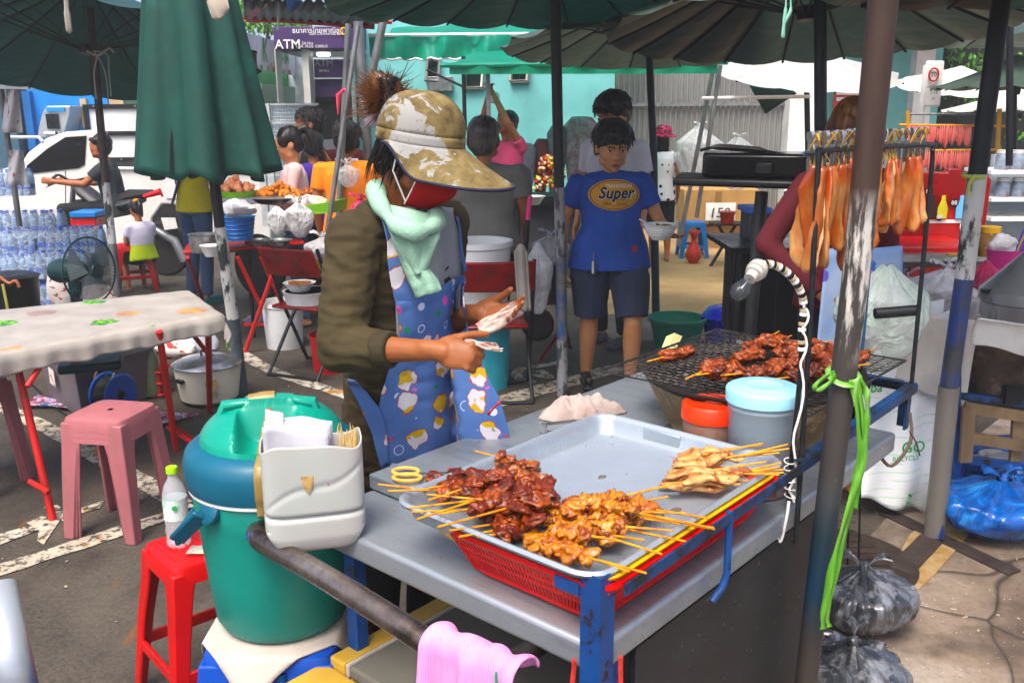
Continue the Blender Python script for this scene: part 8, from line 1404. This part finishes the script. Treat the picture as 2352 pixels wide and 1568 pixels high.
b=MB();b.grid(lambda u,v: Vector(((-.17+.34*u)*(1+.25*v),-.165-.03*math.sin(math.pi*u)-.05*v+.014*math.sin(u*14)*v,1.12-.62*v)),26,20);b.build('apron',M_FLW,t,smooth=180,solid=.004)
# black case on a stand
t=T('black_stand','black metal stand with a flat tray, behind the grill','stand',G(1722,770));
b=MB();a,c=V(1545,408,4.1),V(1880,440,3.8);b.prism([(a.x,a.y),(c.x,c.y),(c.x+.06,c.y+.42),(a.x+.10,a.y+.38)],a.z-.035,a.z);b.build('tray',M_BLK,t,1,bevel=.012);b=MB();b.tube([V(1750,440,4.05),V(1722,770,4.05)-Vector((0,0,0))],.028,14);b.tube([V(1722,770,4.05),(V(1722,770,4.05).x,4.05,0)],.03,14);b.build('leg',mat('gunmetal','#3c3f40','#26292a',rough=.4,metal=.4),t,1);b=MB();b.tube([V(1805,440,3.95),V(1790,600,4.0),(V(1790,600,4.0).x,4.0,0)],.008,8);b.build('cable',M_BLK,t,1)
t=T('black_case','glossy black plastic case with side latches lying on the black stand','case',V(1740,408,4.1));b=MB();a,c=V(1612,408,4.05),V(1872,425,3.85);z0=a.z;b.prism([(a.x,a.y),(c.x,c.y),(c.x+.05,c.y+.3),(a.x+.06,a.y+.28)],z0+.002,z0+.105);b.build('case_body',mat('gloss_black','#0d0e10',rough=.15,bump=.1),t,1,bevel=.015)
b=MB();m_=a.lerp(c,.55);b.box(m_+Vector((0,-.012,.055)),(.07,.02,.045),(0,0,-28));b.build('latch',M_BLK,t,1,bevel=.004);b=MB();b.tube(spline([a+Vector((0,.05,.115)),a+Vector((.08,.06,.128)),a+Vector((.25,.02,.115)),c+Vector((-.1,.1,.12))],4),[.008]*4+[.016]*5+[.006]*4,6);b.build('handle',M_BLK,t,1)
for u in (1700,1682): b=MB();b.tube([(V(u,500,4.6).x,4.6,0),(V(u,500,4.6).x,4.6,.95)],.015,8);tag(b.build('table_leg',M_BPOLE),'thin black leg %s of the rear work table' % ('nearer the cart' if u == 1700 else 'farther left'),'table leg')
t=T('work_table','dark steel work table beside the maroon sleeved arm','table',(V(1780,560,4.9).x,4.9,0));b=MB();slab(b,1680,570,1900,580,4.6,.6);b.build('top',mat('dark_steel','#3b3f42',rough=.3,metal=.6),t,1);b=MB();slab(b,1706,582,1890,780,4.75,.4);b.build('body',M_BLK,t,1)
t=T('container','blue lidded plastic box on the rear work table','box',V(1720,540,4.9));b=MB();slab(b,1722,490,1772,570,4.9,.2);b.build('body',mat('grey_box','#4c5158'),t,1,bevel=.01);b=MB();slab(b,1718,478,1776,492,4.88,.24);b.build('lid',mat('blue_lid','#4a7fd0'),t,1,bevel=.01)
# floor tubs
t=bucket('tub','wide round green plastic tub on the ground behind the grill',G(1560,812)+Vector((0,.12,0)),.20,.24,mat('tub_green','#0d7f66',rough=.4),'tub',taper=.7);b=MB();b.lathe_open([(.19,.235),(.16,.05),(0,.05)],n=32);b.build('inside',mat('tub_green','#0d7f66'),t)
t=T('crate','royal blue plastic storage tub with a curved lid behind the grill','crate',G(1702,800));t.scale=(1.25,1.25,1.25);p=G(1702,800);b=MB();b.loft([((p.x,p.y,0),.20,.13),((p.x,p.y,.16),.225,.15),((p.x,p.y,.19),.24,.16),((p.x,p.y,.24),.20,.13),((p.x,p.y,.25),.12,.08)],32);b.build('tub_body',mat('royal_blue','#1a2fb8',rough=.25),t,1,smooth=50);b=MB();b.box((p.x-.06,p.y-.16,.10),(.07,.004,.06));b.build('paper_label',M_WHT,t,1)
# blue stool with hourglass vase, cardboard box and price card
p=G(1600,600);stool('sky blue plastic stool in front of the cardboard box',(p.x,p.y+.3,0),0,M_SKYPL,.42,.26,.34);M_VASE=mat('vase_red','#b03420',rough=.25)
t=T('vase','tall red glass vase standing before the sky blue stool','vase',G(1592,606));b=MB();b.lathe([(0,0),(.055,0),(.05,.02),(.085,.07),(.09,.13),(.06,.20),(.028,.26),(.035,.31),(.075,.37),(.07,.37),(0,.33)],n=24);b.build('vase_body',M_VASE,t,smooth=180)
t=T('incense_pot','dark red pot on a black folding stool by the price card','pot',G(1665,612));b=MB();[b.tube([(x,0,0),(-x*.6,0,.46)],.018,6) for x in (-.16,.16)];b.box((0,0,.47),(.34,.26,.02));b.build('stand',M_BLK,t);b=MB();b.lathe([(0,.48),(.07,.48),(.08,.58),(.10,.60),(0,.60)],n=18);b.build('pot_body',M_VASE,t)
t=T('cardboard_box','large brown cardboard carton behind the price card','box',(V(1650,480,11.2).x,11.2,0));M_CARD=mat('cardboard','#b58f5c','#9c7848',rough=.9,sc_=3);b=MB();slab(b,1572,436,1740,515,11.2,.5);b.build('carton',M_CARD,t,1,bevel=.01);b=MB();slab(b,1572,520,1700,575,11.3,.5);b.build('lower_carton',M_CARD,t,1)
b=MB();slab(b,1645,440,1655,512,11.18,.02);b.build('tape',mat('pack_tape','#8f7442'),t,1)
t=T('price_card','white card with the handwritten number 150','sign',V(1655,490,11.1));b=MB();slab(b,1622,466,1688,506,11.12,.01);b.build('card',M_WHT,t,1);write('150',.17,FV(1652,490,11.10),M_BLK,t,'digits',bold=.004,shear=.15)
for (u,v,r,l) in ((1600,380,(.26,.2,.62),'large clear bag of bottles hanging by the grey shed, left one'),(1690,390,(.25,.2,.55),'large clear bag of goods hanging by the grey shed, right one')): bag(l,V(u,v+45,10),r,M_CLEARB,u)
# flower stall and clutter between the vendor and the man in blue
for i,(u,v0,v1,w_,m) in enumerate(((1330,470,270,.20,film_mat('wrap_pink','#b58f94','#8f2c48',.75,14)),(1240,460,320,.10,mat('wrap_red','#8f2f38','#6a2430')),(1195,470,330,.18,film_mat('wrap_blue','#8fa0b0','#b05a78',.8,14)),(1275,460,290,.12,film_mat('wrap_teal','#6f8f96','#94505c',.8,14)))):
    p,q=V(u,v0,10.2),V(u+6,v1,10.3);b=MB();b.tube([p,p.lerp(q,.5),p.lerp(q,.9),q],[w_*.5,w_*.85,w_,w_*.6],14);wrinkle(b.mesh('x'),0,1) if 0 else None;tag(b.build('wrapped_flowers',m,smooth=180),('tall pink bouquet in clear wrap against the teal wall','narrow dark red bundle beside the bouquets','bluish wrapped bouquet left of the dark red bundle','teal wrapped bouquet between the bundles')[i],'flowers')
t=T('flower_table','table of flowers and offerings against the teal wall','table',(V(1260,500,8.6).x,8.6,0));b=MB();slab(b,1185,452,1330,470,8.6,.5);b.build('top',M_BPOLE,t,1);b=MB();slab(b,1195,470,1320,640,8.7,.35);b.build('cloth_front',mat('dusky_cloth','#33363b',rough=.9),t,1)
cols=[mat('petal_red','#c23a24'),mat('petal_cream','#e0cfa0'),mat('petal_yellow','#d8c020'),mat('petal_green','#5fa82a'),mat('petal_orange','#d8702a')];rf=random.Random(8);sp0=T('flower_arrangement','small arrangement of red, cream and yellow flowers on the far table','flowers',V(1258,440,8.5))
pm=[]
for m in cols: b=MB();b.blob((0,0,0),(.02,.02,.016),2,.5,n=8,m=6);me=b.mesh('petal',180);me.materials.append(m);pm.append(me)
for i in range(150): o=bpy.data.objects.new('blossom',pm[min(4,int(abs(rf.gauss(0,1.6))) if rf.random() < .6 else rf.randrange(5))]);COL.objects.link(o);o.parent=sp0;k_=rf.random();o.location=(rf.uniform(-.16,.16)*(1-.5*k_)+.03,rf.uniform(-.08,.08),.02+.30*k_);s=rf.uniform(.6,1.3);o.scale=(s,s,s)
t=bucket('tub','big white tub with a wide rim behind the red chair',G(1098,940)+Vector((0,.4,0)),.20,.40,M_WHITEP,'tub');t.location.z=.52;wt_=bucket('bucket','turquoise bucket standing beneath the big white tub',G(1110,925)+Vector((0,.35,0)),.17,.52,mat('turquoise_pl','#3fa8b8',rough=.4));
pb=G(1115,905);folding_chair('red and black folding chair seen behind the banknotes',(pb.x+.06,pb.y+.0,0),R_(185),1.05)
b=MB();a0_=V(1190,580,4.95);b.grid(lambda u,v: a0_+Vector((-.02+.07*u+.02*v,.01*math.sin(u*9)+.01*v,-.33*v+(.05*math.sin(math.pi*u) if v < .05 else 0))),12,16);tag(b.build('hand_towel',mat('grey_towel','#8e8a84','#77726c',rough=.95,bump=.4),smooth=180,solid=.01),'grey towel hanging over the red chair near the raised hand','towel')
bag('clear plastic bag hanging from the far table behind the umbrella pole',V(1235,720,5.3),(.09,.07,.42),M_CLEARB,11,knot=False);bag('small clear bag of greens beside the central pole',V(1262,610,5.9),(.12,.08,.2),M_CLEARB,13)
t=T('trolley','black trolley wheel and red strut behind the central pole','trolley',G(1240,800));wheel(t,G(1235,790)+Vector((0,.1,.13)),.13,.05,(.3,1,0),M_GREYM,6);b=MB();b.tube([G(1240,830),V(1285,760,5.9),V(1270,600,6.0)],.013,8);b.tube([G(1310,800),V(1290,720,5.9)],.013,8);b.build('strut',mat('dark_red_bar','#8f1a1c',rough=.4),t,1);b=MB();slab(b,1200,610,1282,700,5.9,.3);b.build('dark_box',M_DARK,t,1)
t=T('pole_handle','bright pink handle on a dark tool leaning by the grey shirted man','tool',G(1220,760));b=MB();b.tube([V(1212,505,5.4),V(1218,450,5.4)],.014,8);b.build('grip',mat('hot_pink','#d8407a'),t,1);b=MB();b.tube([V(1205,620,5.4),V(1212,505,5.4)],.017,8);b.build('shaft',M_BLK,t,1)
t=T('bowl','white serving bowl on the flower table','bowl',V(1222,470,7.5));b=MB();b.lathe([(0,0),(.06,0),(.105,.065),(.11,.07),(.0,.05)],n=24);b.build('bowl_body',M_WHT,t)
# ---------------------------------------------------------------- red cooler cart at the right
M_CRED=mat('cooler_red','#8e0f14','#7c0c11',rough=.3,sc_=2,bump=.02)
t=T('red_cooler','red drinks cooler box with its printed lid standing open','cooler',V(2150,580,5.2));
b=MB();a,c=V(2040,405,5.3),V(2278,400,5.5);b.prism([(V(u,v,5.4).x,V(u,v,5.4).z) for u,v in ((2050,560),(2245,560),(2262,540),(2279,412),(2270,402),(2215,398),(2212,388),(2180,386),(2176,396),(2060,392))],-5.46,-5.40,Matrix.Rotation(R_(90),4,'X'));b.build('lid',M_CRED,t,1,bevel=.01)
b=MB();slab(b,2128,478,2235,550,5.385,.012);b.build('printed_panel',mat('panel_red','#b8231c',bump=0),t,1);b=MB();slab(b,2128,505,2235,512,5.38,.01);b.build('white_swoosh',M_WHT,t,1)
for u,m in ((2140,mat('cola','#3a1210',bump=0)),(2163,mat('lemon','#c8c020',bump=0)),(2205,mat('aqua','#6fb4e0',bump=0))): b=MB();p=V(u,502,5.37);b.lathe([(0,0),(.028,0),(.03,.06),(.012,.11),(.012,.135),(0,.135)],p,14,sy=.15);b.build('bottle_print',m,t,1)
for (u,v) in ((2158,498),(2192,466),(2134,440)): b=MB();b.lathe([(0,0),(.024,0),(.024,.003),(0,.003)],V(u,v,5.372),18,(90,0,0));b.build('price_spot',M_BLK,t,1);write('88',.035,FV(u,v,5.362),M_WHT,t)
b=MB();p=V(2222,520,5.37);b.ell(p,(.045,.006,.05));b.build('figure_shirt',M_WHT,t,1);b=MB();b.ell(p+Vector((.0,-.0,.075)),(.022,.006,.028));b.build('figure_head',SKIN2,t,1)
b=MB();a,c=V(2040,575,5.0),V(2240,590,5.0);b.box(((a.x+c.x)/2,5.15,a.z-.02),(c.x-a.x,.45,.10));b.build('box_body',mat('bright_red','#c01a14',rough=.35),t,1,bevel=.01)
t=T('drinks_cart','steel drinks cart with a red bottle poster under the red cooler','cart',(V(2150,700,4.95).x,4.95,0));b=MB();slab(b,2035,586,2300,600,4.85,.6);b.build('top',M_STEEL,t,1);b=MB();slab(b,2040,601,2290,820,4.9,.5);b.build('body',mat('cart_grey','#6f7070',rough=.5),t,1)
b=MB();slab(b,2092,612,2200,720,4.88,.01);b.build('poster',mat('poster_orange_red','#b5301c','#8f1c10',bump=0,sc_=2),t,1);b=MB();p=V(2168,708,4.872);b.lathe([(0,0),(.045,0),(.048,.06),(.036,.10),(.045,.14),(.018,.20),(.016,.235),(0,.235)],p,16,sy=.12);b.build('bottle_print',mat('cola_print','#2a0c08',bump=0),t,1);b=MB();p=V(2122,690,4.872);b.ell(p+Vector((0,0,.03)),(.035,.006,.06));b.build('figure_shirt',M_WHT,t,1);b=MB();b.ell(p+Vector((0,0,.11)),(.02,.006,.026));b.build('figure_head',SKIN2,t,1);b=MB();b.ell(p+Vector((0,0,-.06)),(.028,.006,.04));b.build('figure_legs',M_BLK,t,1)
t=T('knife','knife with a wooden handle on the drinks cart','knife',V(2190,588,4.8));b=MB();b.bar(V(2175,583,4.82),V(2205,586,4.82),.02,.014);b.build('handle',mat('wood_handle','#b8862f'),t,1,bevel=.003);b=MB();b.bar(V(2120,578,4.82),V(2175,583,4.82),.03,.003);b.build('blade',M_CHROME,t,1)
bag('patterned plastic bag clipped to the front of the drinks cart',V(2070,735,4.7),(.11,.05,.24),film_mat('speckled','#a8a4a2','#c87a9c',.95,24),21)
t=T('shelf','glass shelf unit with jars at the right edge','shelf',(V(2350,500,6.5).x,6.5,0))
for v in (392,455,500): b=MB();slab(b,2278,v,2480,v+7,6.5,.4);b.build('shelf_board',M_WHT,t,1)
b=MB();slab(b,2285,355,2480,640,6.95,.05);b.build('back_panel',mat('pale_back','#a9b6c0'),t,1)
for i,u in enumerate((2300,2335,2372,2410)):
    for j,v in enumerate((455,392)): t2=T('jar','clear jar on the %s shelf at the right edge, %s from the left' % (('middle','top')[j],ORD[i]),'jar',V(u,v,6.6));b=MB();b.lathe([(0,0),(.045,0),(.05,.02),(.05,.10),(.04,.12),(0,.12)],n=16);b.build('glass',mat('jar_glass','#8fa3b5','#6f4a48',rough=.15,sc_=14,alpha=.8),t2);b=MB();b.lathe([(0,.12),(.042,.12),(.042,.145),(0,.145)],n=16);b.build('lid',M_LGREY,t2)
t=T('jar','glass jar of brown sugar with a yellow lid beside the post','jar',V(2268,588,4.6));b=MB();b.lathe([(0,0),(.05,0),(.053,.02),(.053,.11),(.045,.12),(0,.12)],n=20);b.build('glass',mat('sugar_jar','#6b4a20','#9c7a4a',rough=.15),t);b=MB();b.lathe([(0,.12),(.05,.12),(.05,.15),(0,.15)],n=20);b.build('lid',mat('lid_yellow','#c99a1c'),t)
t=T('basket','bright pink plastic basket with a bag and straws at the right edge','basket',V(2312,632,4.1));M_PKB=mat('basket_pink','#e04a9a','#cc3a8a',rough=.35);b=MB();b.lathe([(0,0),(.075,0),(.10,.115),(.105,.12),(.097,.115),(.07,.008)],n=28,sy=.8);b.build('basket_body',M_PKB,t)
b=MB();b.blob((-.03,0,.135),(.06,.05,.05),4,.3,n=18,m=12);b.build('liner_bag',M_WHITEB,t)
for i in range(12): b=MB();a=i*.5;b.tube([(.03+.02*math.cos(a),.02*math.sin(a),.05),(.10+.03*math.cos(a),.03*math.sin(a),.25)],.004,5);b.build('straw',(mat('straw_blue','#4a5fc0'),mat('straw_yellow','#c8b04a'),mat('straw_violet','#8a4ab0'))[i % 3],t)
bag('hot pink plastic bag hanging left of the pink basket',V(2255,700,4.0),(.07,.05,.20),film_mat('pink_film','#c02858','#d84878',.9),31,knot=False)
# far meat racks
t=T('bamboo_rack','yellow bamboo rack of hanging meat strips in the background at right','rack',(V(2190,400,7.5).x,7.5,0));M_YBAM=mat('yellow_bamboo','#c8922a',rough=.5)
for (a,c,r) in (((2085,255),(2085,395),.016),((2296,250),(2285,470),.018),((2065,287),(2320,290),.012),((2078,347),(2300,344),.012),((2085,262),(2300,262),.010)): b=MB();b.tube([V(a[0],a[1],7.5),V(c[0],c[1],7.5)],r,6);b.build('bamboo_bar',M_YBAM if r > .01 else M_POLE,t,1)
M_FARP=mat('far_pork','#b54a44','#c8746a',rough=.4,sc_=12);cb_=[]
for i in range(4): b=MB();b.blob((0,0,-.065),(.014,.009,.075),i*3,.3,n=8,m=7);me=b.mesh('strip',180);me.materials.append(M_FARP);cb_.append(me)
i=0
for (v,u0_,u1_) in ((292,2090,2235),(350,2120,2240)):
    for u in range(u0_,u1_,5): i += 1;o=bpy.data.objects.new('meat_strip',cb_[i % 4]);COL.objects.link(o);o.parent=t;p=V(u,v,7.48);o.location=p-t.location;o.rotation_euler=(0,0,i);s=r9.uniform(.8,1.25);o.scale=(s,s,s)
# ---------------------------------------------------------------- right side: bags, towels, stove
nb=NB('recycle_bag');n1=nb.noise(4,5);lines=nb.n('TexWave',bands_direction='Z');lines.inputs['Scale'].default_value=9;lines.inputs['Distortion'].default_value=1.2;nb.l(nb.coord(),lines.inputs[0]);m_=nb.math('MULTIPLY',nb.ramp(lines.outputs[1],[(.90,0.),(.97,.5)]),nb.ramp(nb.noise(6,3,.5,(1,1,3),loc=(2,2,2)),[(.48,0.),(.54,1.)]));nb.col(nb.mix(m_,nb.ramp(n1,[(.3,'#e6e8e7'),(.7,'#dadddc')]),'#8fd08f')).set(rough=.4);nb.bump(nb.noise(5,5),.4,.02);M_REC=nb.m
bp_=V(2060,1165,3.6);t=T('recycling_bag','very large white printed bag hanging behind the meat rack and post','bag',(bp_.x,3.6,bp_.z));Q4=[V(1985,760,3.6),V(2215,700,3.75),V(2165,1172,3.65),V(1960,1140,3.5)]
b=MB();b.grid(lambda u,v: Q4[0].lerp(Q4[1],u).lerp(Q4[3].lerp(Q4[2],u),v)+Vector((.01*math.sin(v*9),-.05*math.sin(math.pi*u)+.012*math.sin(u*17+v*4)+.02*noise.noise(Vector((u*3,v*3,1))),.012*math.sin(u*14)*v)),40,40);b.build('front_film',M_REC,t,1,smooth=180,solid=.004);b=MB();b.grid(lambda u,v: Q4[0].lerp(Q4[1],u).lerp(Q4[3].lerp(Q4[2],u),v)+Vector((.02,.22+.04*math.sin(math.pi*u),-.02)),12,12);b.build('rear_film',M_REC,t,1,smooth=180,solid=.004)
M_GPR=mat('green_print','#2fae4a',bump=0);Rp=lambda s,h: Q4[0].lerp(Q4[1],s).lerp(Q4[3].lerp(Q4[2],s),h)+Vector((0,-.052*math.sin(math.pi*s)-.02,0))
for (s,h,tx,sz) in ((.45,.72,'RECYCLE',.030),(.52,.66,'GO',.07),(.15,.33,'bag',.06)): write(tx,sz,frame(Rp(s,h),(1,.2,0),(0,0,1)),M_GPR,t,bold=.01)
for i in range(3): a=i*2.09+.3;c_=Rp(.5,.93);b=MB();e=lambda q: c_+Vector((.018*math.cos(a+q),.2*.018*math.cos(a+q),.018*math.sin(a+q)));b.tube([e(0),e(.7),e(1.5)],[.005,.004,.001],4);b.build('recycle_arrow',M_GPR,t,1)
bag('white shopping bag with green letters behind the meat rack',V(2015,850,3.3),(.16,.10,.40),film_mat('bag_green_text','#c9cecb','#a9bfae',.95,9),41,knot=False)
M_WTOW=mat('white_towel','#c9c9c6','#b5b3ae',rough=.95,sc_=5,bump=.5,bsc=150);M_WTOW2=mat('off_white_towel','#cfccc2','#b8b3a8',rough=.95,sc_=5,bump=.5,bsc=150)
def sheetq(name,label,q,m,Y0=.0,fo=.015,cat='towel',solid=.006,n=3):
    b=MB();q=[V(*p) for p in q];b.grid(lambda u,v: q[0].lerp(q[1],u).lerp(q[3].lerp(q[2],u),v)+Vector((0,fo*math.sin(u*n*3+v*2)*(.3+v)-.02*(1-v)**6,.01*math.sin(u*9)*v)),24,24);return tag(b.build(name,m,smooth=180,solid=solid),label,cat)
sheetq('towel','long off white cloth hanging beside the right hand post',[(2075,715,3.55),(2250,735,3.6),(2210,935,3.6),(2050,870,3.55)],M_WTOW2);sheetq('towel','white towel hanging under the steel cone at the right edge',[(2240,728,3.35),(2480,760,3.3),(2480,830,3.3),(2235,795,3.35)],M_WTOW)
b=MB();b.tube([V(2010,720,2.9),V(2110,712,2.9)],.018,10);tag(b.build('bar_end',M_BPOLE),'dark pipe end poking between the shopping bags','pipe')
bag('clear bag of white foam boxes behind the towels',V(2165,745,4.1),(.24,.14,.26),M_WHITEB,43)
ST_=V(2310,735,2.9);t=T('steamer','steel pot under a tall conical steel lid at the right edge','steamer',V(2345,745,3.6));t.scale=(1.25,)*3;M_BST=mat('polished_steel','#a5a6a5','#7f807f',rough=.3,metal=.6,sc_=3,bump=.02);p=V(2345,745,3.6);b=MB();b.lathe([(0,0),(.10,0),(.125,.03),(.125,.08),(.0,.08)],p,36);b.build('pot',M_BST,t,1);b=MB();b.lathe([(.128,.075),(.134,.08),(.134,.115),(.126,.122),(.02,.235),(.0,.24)],p,40);b.build('cone_lid',M_BST,t,1,smooth=30);b=MB();b.box(p+Vector((-.135,-.02,.115)),(.03,.02,.012));b.build('lid_handle',M_BLK,t,1)
t=T('stove_stand','blue angle iron stand with wooden slats under the clay stove','stand',V(2300,1060,3.6)-Vector((0,0,V(2300,1060,3.6).z)));M_OW=mat('old_wood','#8a7558','#5f4e3a',rough=.85,sc_=8,st=(1,1,.3),bump=.4)
for v0 in (905,1050): b=MB();a,c=V(2190,v0,3.6),V(2480,v0+38,3.45);b.bar(a,c,.03,.03);b.bar(a,a+Vector((.10,.4,0)),.03,.03);b.build('shelf_rail',M_RAIL if v0 == 905 else M_BIRON,t,1)
for (u,v0,v1) in ((2197,730,1060),(2400,800,1090)): b=MB();b.bar(V(u,v0,3.58),V(u-3,v1,3.58),.03,.03);b.build('upright',M_BIRON,t,1)
for dx in (0,.5): b=MB();b.bar(V(2197,1060,3.58)+Vector((dx,0,0)),(V(2190,1060,3.58).x+dx,3.58,0),.03);b.build('leg',M_BIRON,t,1)
for (u,v0,v1,w_) in ((2225,935,1060,.05),(2340,950,1070,.05)): b=MB();b.bar(V(u,v0,3.54),V(u-8,v1,3.54),w_,.02,(0,1,0));b.build('wood_post',M_OW,t,1)
for v in (935,1003): b=MB();b.bar(V(2215,v,3.55),V(2360,v+22,3.5),.02,.045);b.build('wood_slat',M_OW,t,1)
b=MB();b.blob(V(2285,1052,3.62),(.07,.05,.03),5,.4,n=18,m=12);tag(b.build('plastic_bag',M_WHITEB),'small white bag on the lower shelf of the stove stand','bag')
t=T('clay_stove','sooty dark clay charcoal stove on the blue stand','stove',V(2300,915,3.7));t.scale=(1.22,)*3;nb=NB('soot_clay');n1=nb.noise(7,7,.7);nb.col(nb.ramp(n1,[(.35,'#2a211c'),(.55,'#55463b'),(.68,'#8a8078')])).set(rough=.9);nb.bump(n1,.6,.006);p=V(2300,915,3.7)
b=MB();b.lathe([(0,0),(.13,0),(.14,.02),(.15,.12),(.165,.20),(.155,.21),(.12,.19),(0,.15)],p,32);b.build('stove_body',nb.m,t,1);b=MB();b.box(p+Vector((-.02,-.145,.06)),(.11,.03,.06));b.build('air_opening',M_DARK,t,1)
bucket('bucket','blue plastic bucket on the ground behind the right hand post',G(2175,1165)+Vector((0.02,.12,0)),.10,.20,mat('bucket_blue','#3346b0','#2b3b98',rough=.35),taper=.75)
M_BLUB=NB('blue_bag_film');n1=M_BLUB.noise(8,6,.65,dist=.8);M_BLUB.col(M_BLUB.ramp(n1,[(.35,'#0b3a78'),(.55,'#0f62b8'),(.68,'#3f9fe0')])).set(rough=.12,coat=.5);M_BLUB.bump(M_BLUB.noise(9,5,.6,(1,1,.6),dist=1),.6,.02);M_BLUB=M_BLUB.m
p=G(2300,1275)+Vector((.07,.17,0));bag('knotted bright blue rubbish bag on the ground at the right edge',p,(.25,.20,.24),M_BLUB,51,amp=.15);p=G(2350,1180)+Vector((.1,.25,0));bag('second blue rubbish bag lying behind the knotted one',p,(.28,.2,.26),M_BLUB,52,knot=False)
nb=NB('bin_bag_film');n1=nb.noise(9,7,.7,(1,1,.5),dist=1.2);n2=nb.noise(16,5,.6,(1,1,.25),loc=(3,3,1),dist=.6);c=nb.ramp(n1,[(.36,'#26282b'),(.50,'#3f4246'),(.60,'#6a6d73'),(.72,'#92959c')]);nb.col(nb.mix(nb.ramp(n2,[(.55,0.),(.66,.45)]),c,'#a9abb2')).set(rough=.12,coat=.7);nb.bump(n1,.6,.01);nb.bump(n2,.6,.01);M_BINB=nb.m
p=G(2005,1490)+Vector((0,.12,0));t1=bag('clear rubbish bag full of charcoal scraps, the upper right one of the pair',p,(.165,.15,.215),M_BINB,61,amp=.12);p=G(1952,1640)+Vector((.0,.02,0));bag('clear rubbish bag in front, right at the foot of the leaning post',p,(.155,.14,.21),M_BINB,64,amp=.12)
t=T('wire_rack','thin black wire rack on the ground beyond the cart end','rack',G(1960,1310))
for (u,v0,v1) in ((1950,1150,1310),(1976,1100,1310)): b=MB();b.tube([V(u,v0,2.85),V(u-4,v1,2.85)],.004,5);b.build('wire',M_BPOLE,t,1)
for v in (1155,1175,1195,1215): b=MB();b.tube([V(1928,v,2.86),V(1965,v+4,2.86)],.0025,4);b.build('wire',M_BPOLE,t,1)
for (a,c,s) in ((1.40,-.01,.12),): b=MB();p=C(a,c,.83);b.tube(spline([p+Vector((.01,0,.02)),p+Vector((.015,-.01,-.06)),p+Vector((-.03,-.01,-.13)),p+Vector((-.07,0,-.09))],5),.005,5);b.tube(spline([p+Vector((.01,-.01,-.03)),p+Vector((.03,-.01,-.06)),p+Vector((.045,-.01,-.10))],4),.005,5,flat=.4);tag(b.build('cloth_tie',mat('brown_tie','#6e6052',rough=.9)),'brown cloth strip knotted at the far corner of the cart','cloth strip')
# small litter on the ground: bits of foam, straws, leaves
nbz=random.Random(77);b=MB()
for i in range(260):
    x,y=(nbz.uniform(1.1,2.6),nbz.uniform(2.4,4.4)) if i % 2 else (nbz.uniform(-2.4,.2),nbz.uniform(2.0,6));s=nbz.uniform(.003,.008);b.box((x,y,.006),(s,s*nbz.uniform(.3,3),.002),(0,0,nbz.uniform(0,180)))
o=b.build('ground_litter',mat('litter','#b0aa9c','#8a6a44',sc_=1.5));stuff(o);o['label']='small crumbs of litter scattered over the ground';o['category']='litter'
flush()
for m in bpy.data.materials:
    if m.use_nodes:
        for n_ in m.node_tree.nodes:
            if n_.type == 'BSDF_PRINCIPLED' and not n_.inputs['Metallic'].is_linked and n_.inputs['Metallic'].default_value < .3: n_.inputs['Specular IOR Level'].default_value=.34
b=MB();b.box((0,17,3.4),(52,48,8.8));o=b.build('haze',None,smooth=0);stuff(o)
hm=bpy.data.materials.new('haze');hm.use_nodes=True;hn=hm.node_tree;hn.nodes.remove(hn.nodes['Principled BSDF']);pv=hn.nodes.new('ShaderNodeVolumePrincipled');pv.inputs['Density'].default_value=.0035;pv.inputs['Color'].default_value=(.9,.92,.95,1);hn.links.new(pv.outputs[0],hn.nodes['Material Output'].inputs['Volume']);o.data.materials.clear();o.data.materials.append(hm)
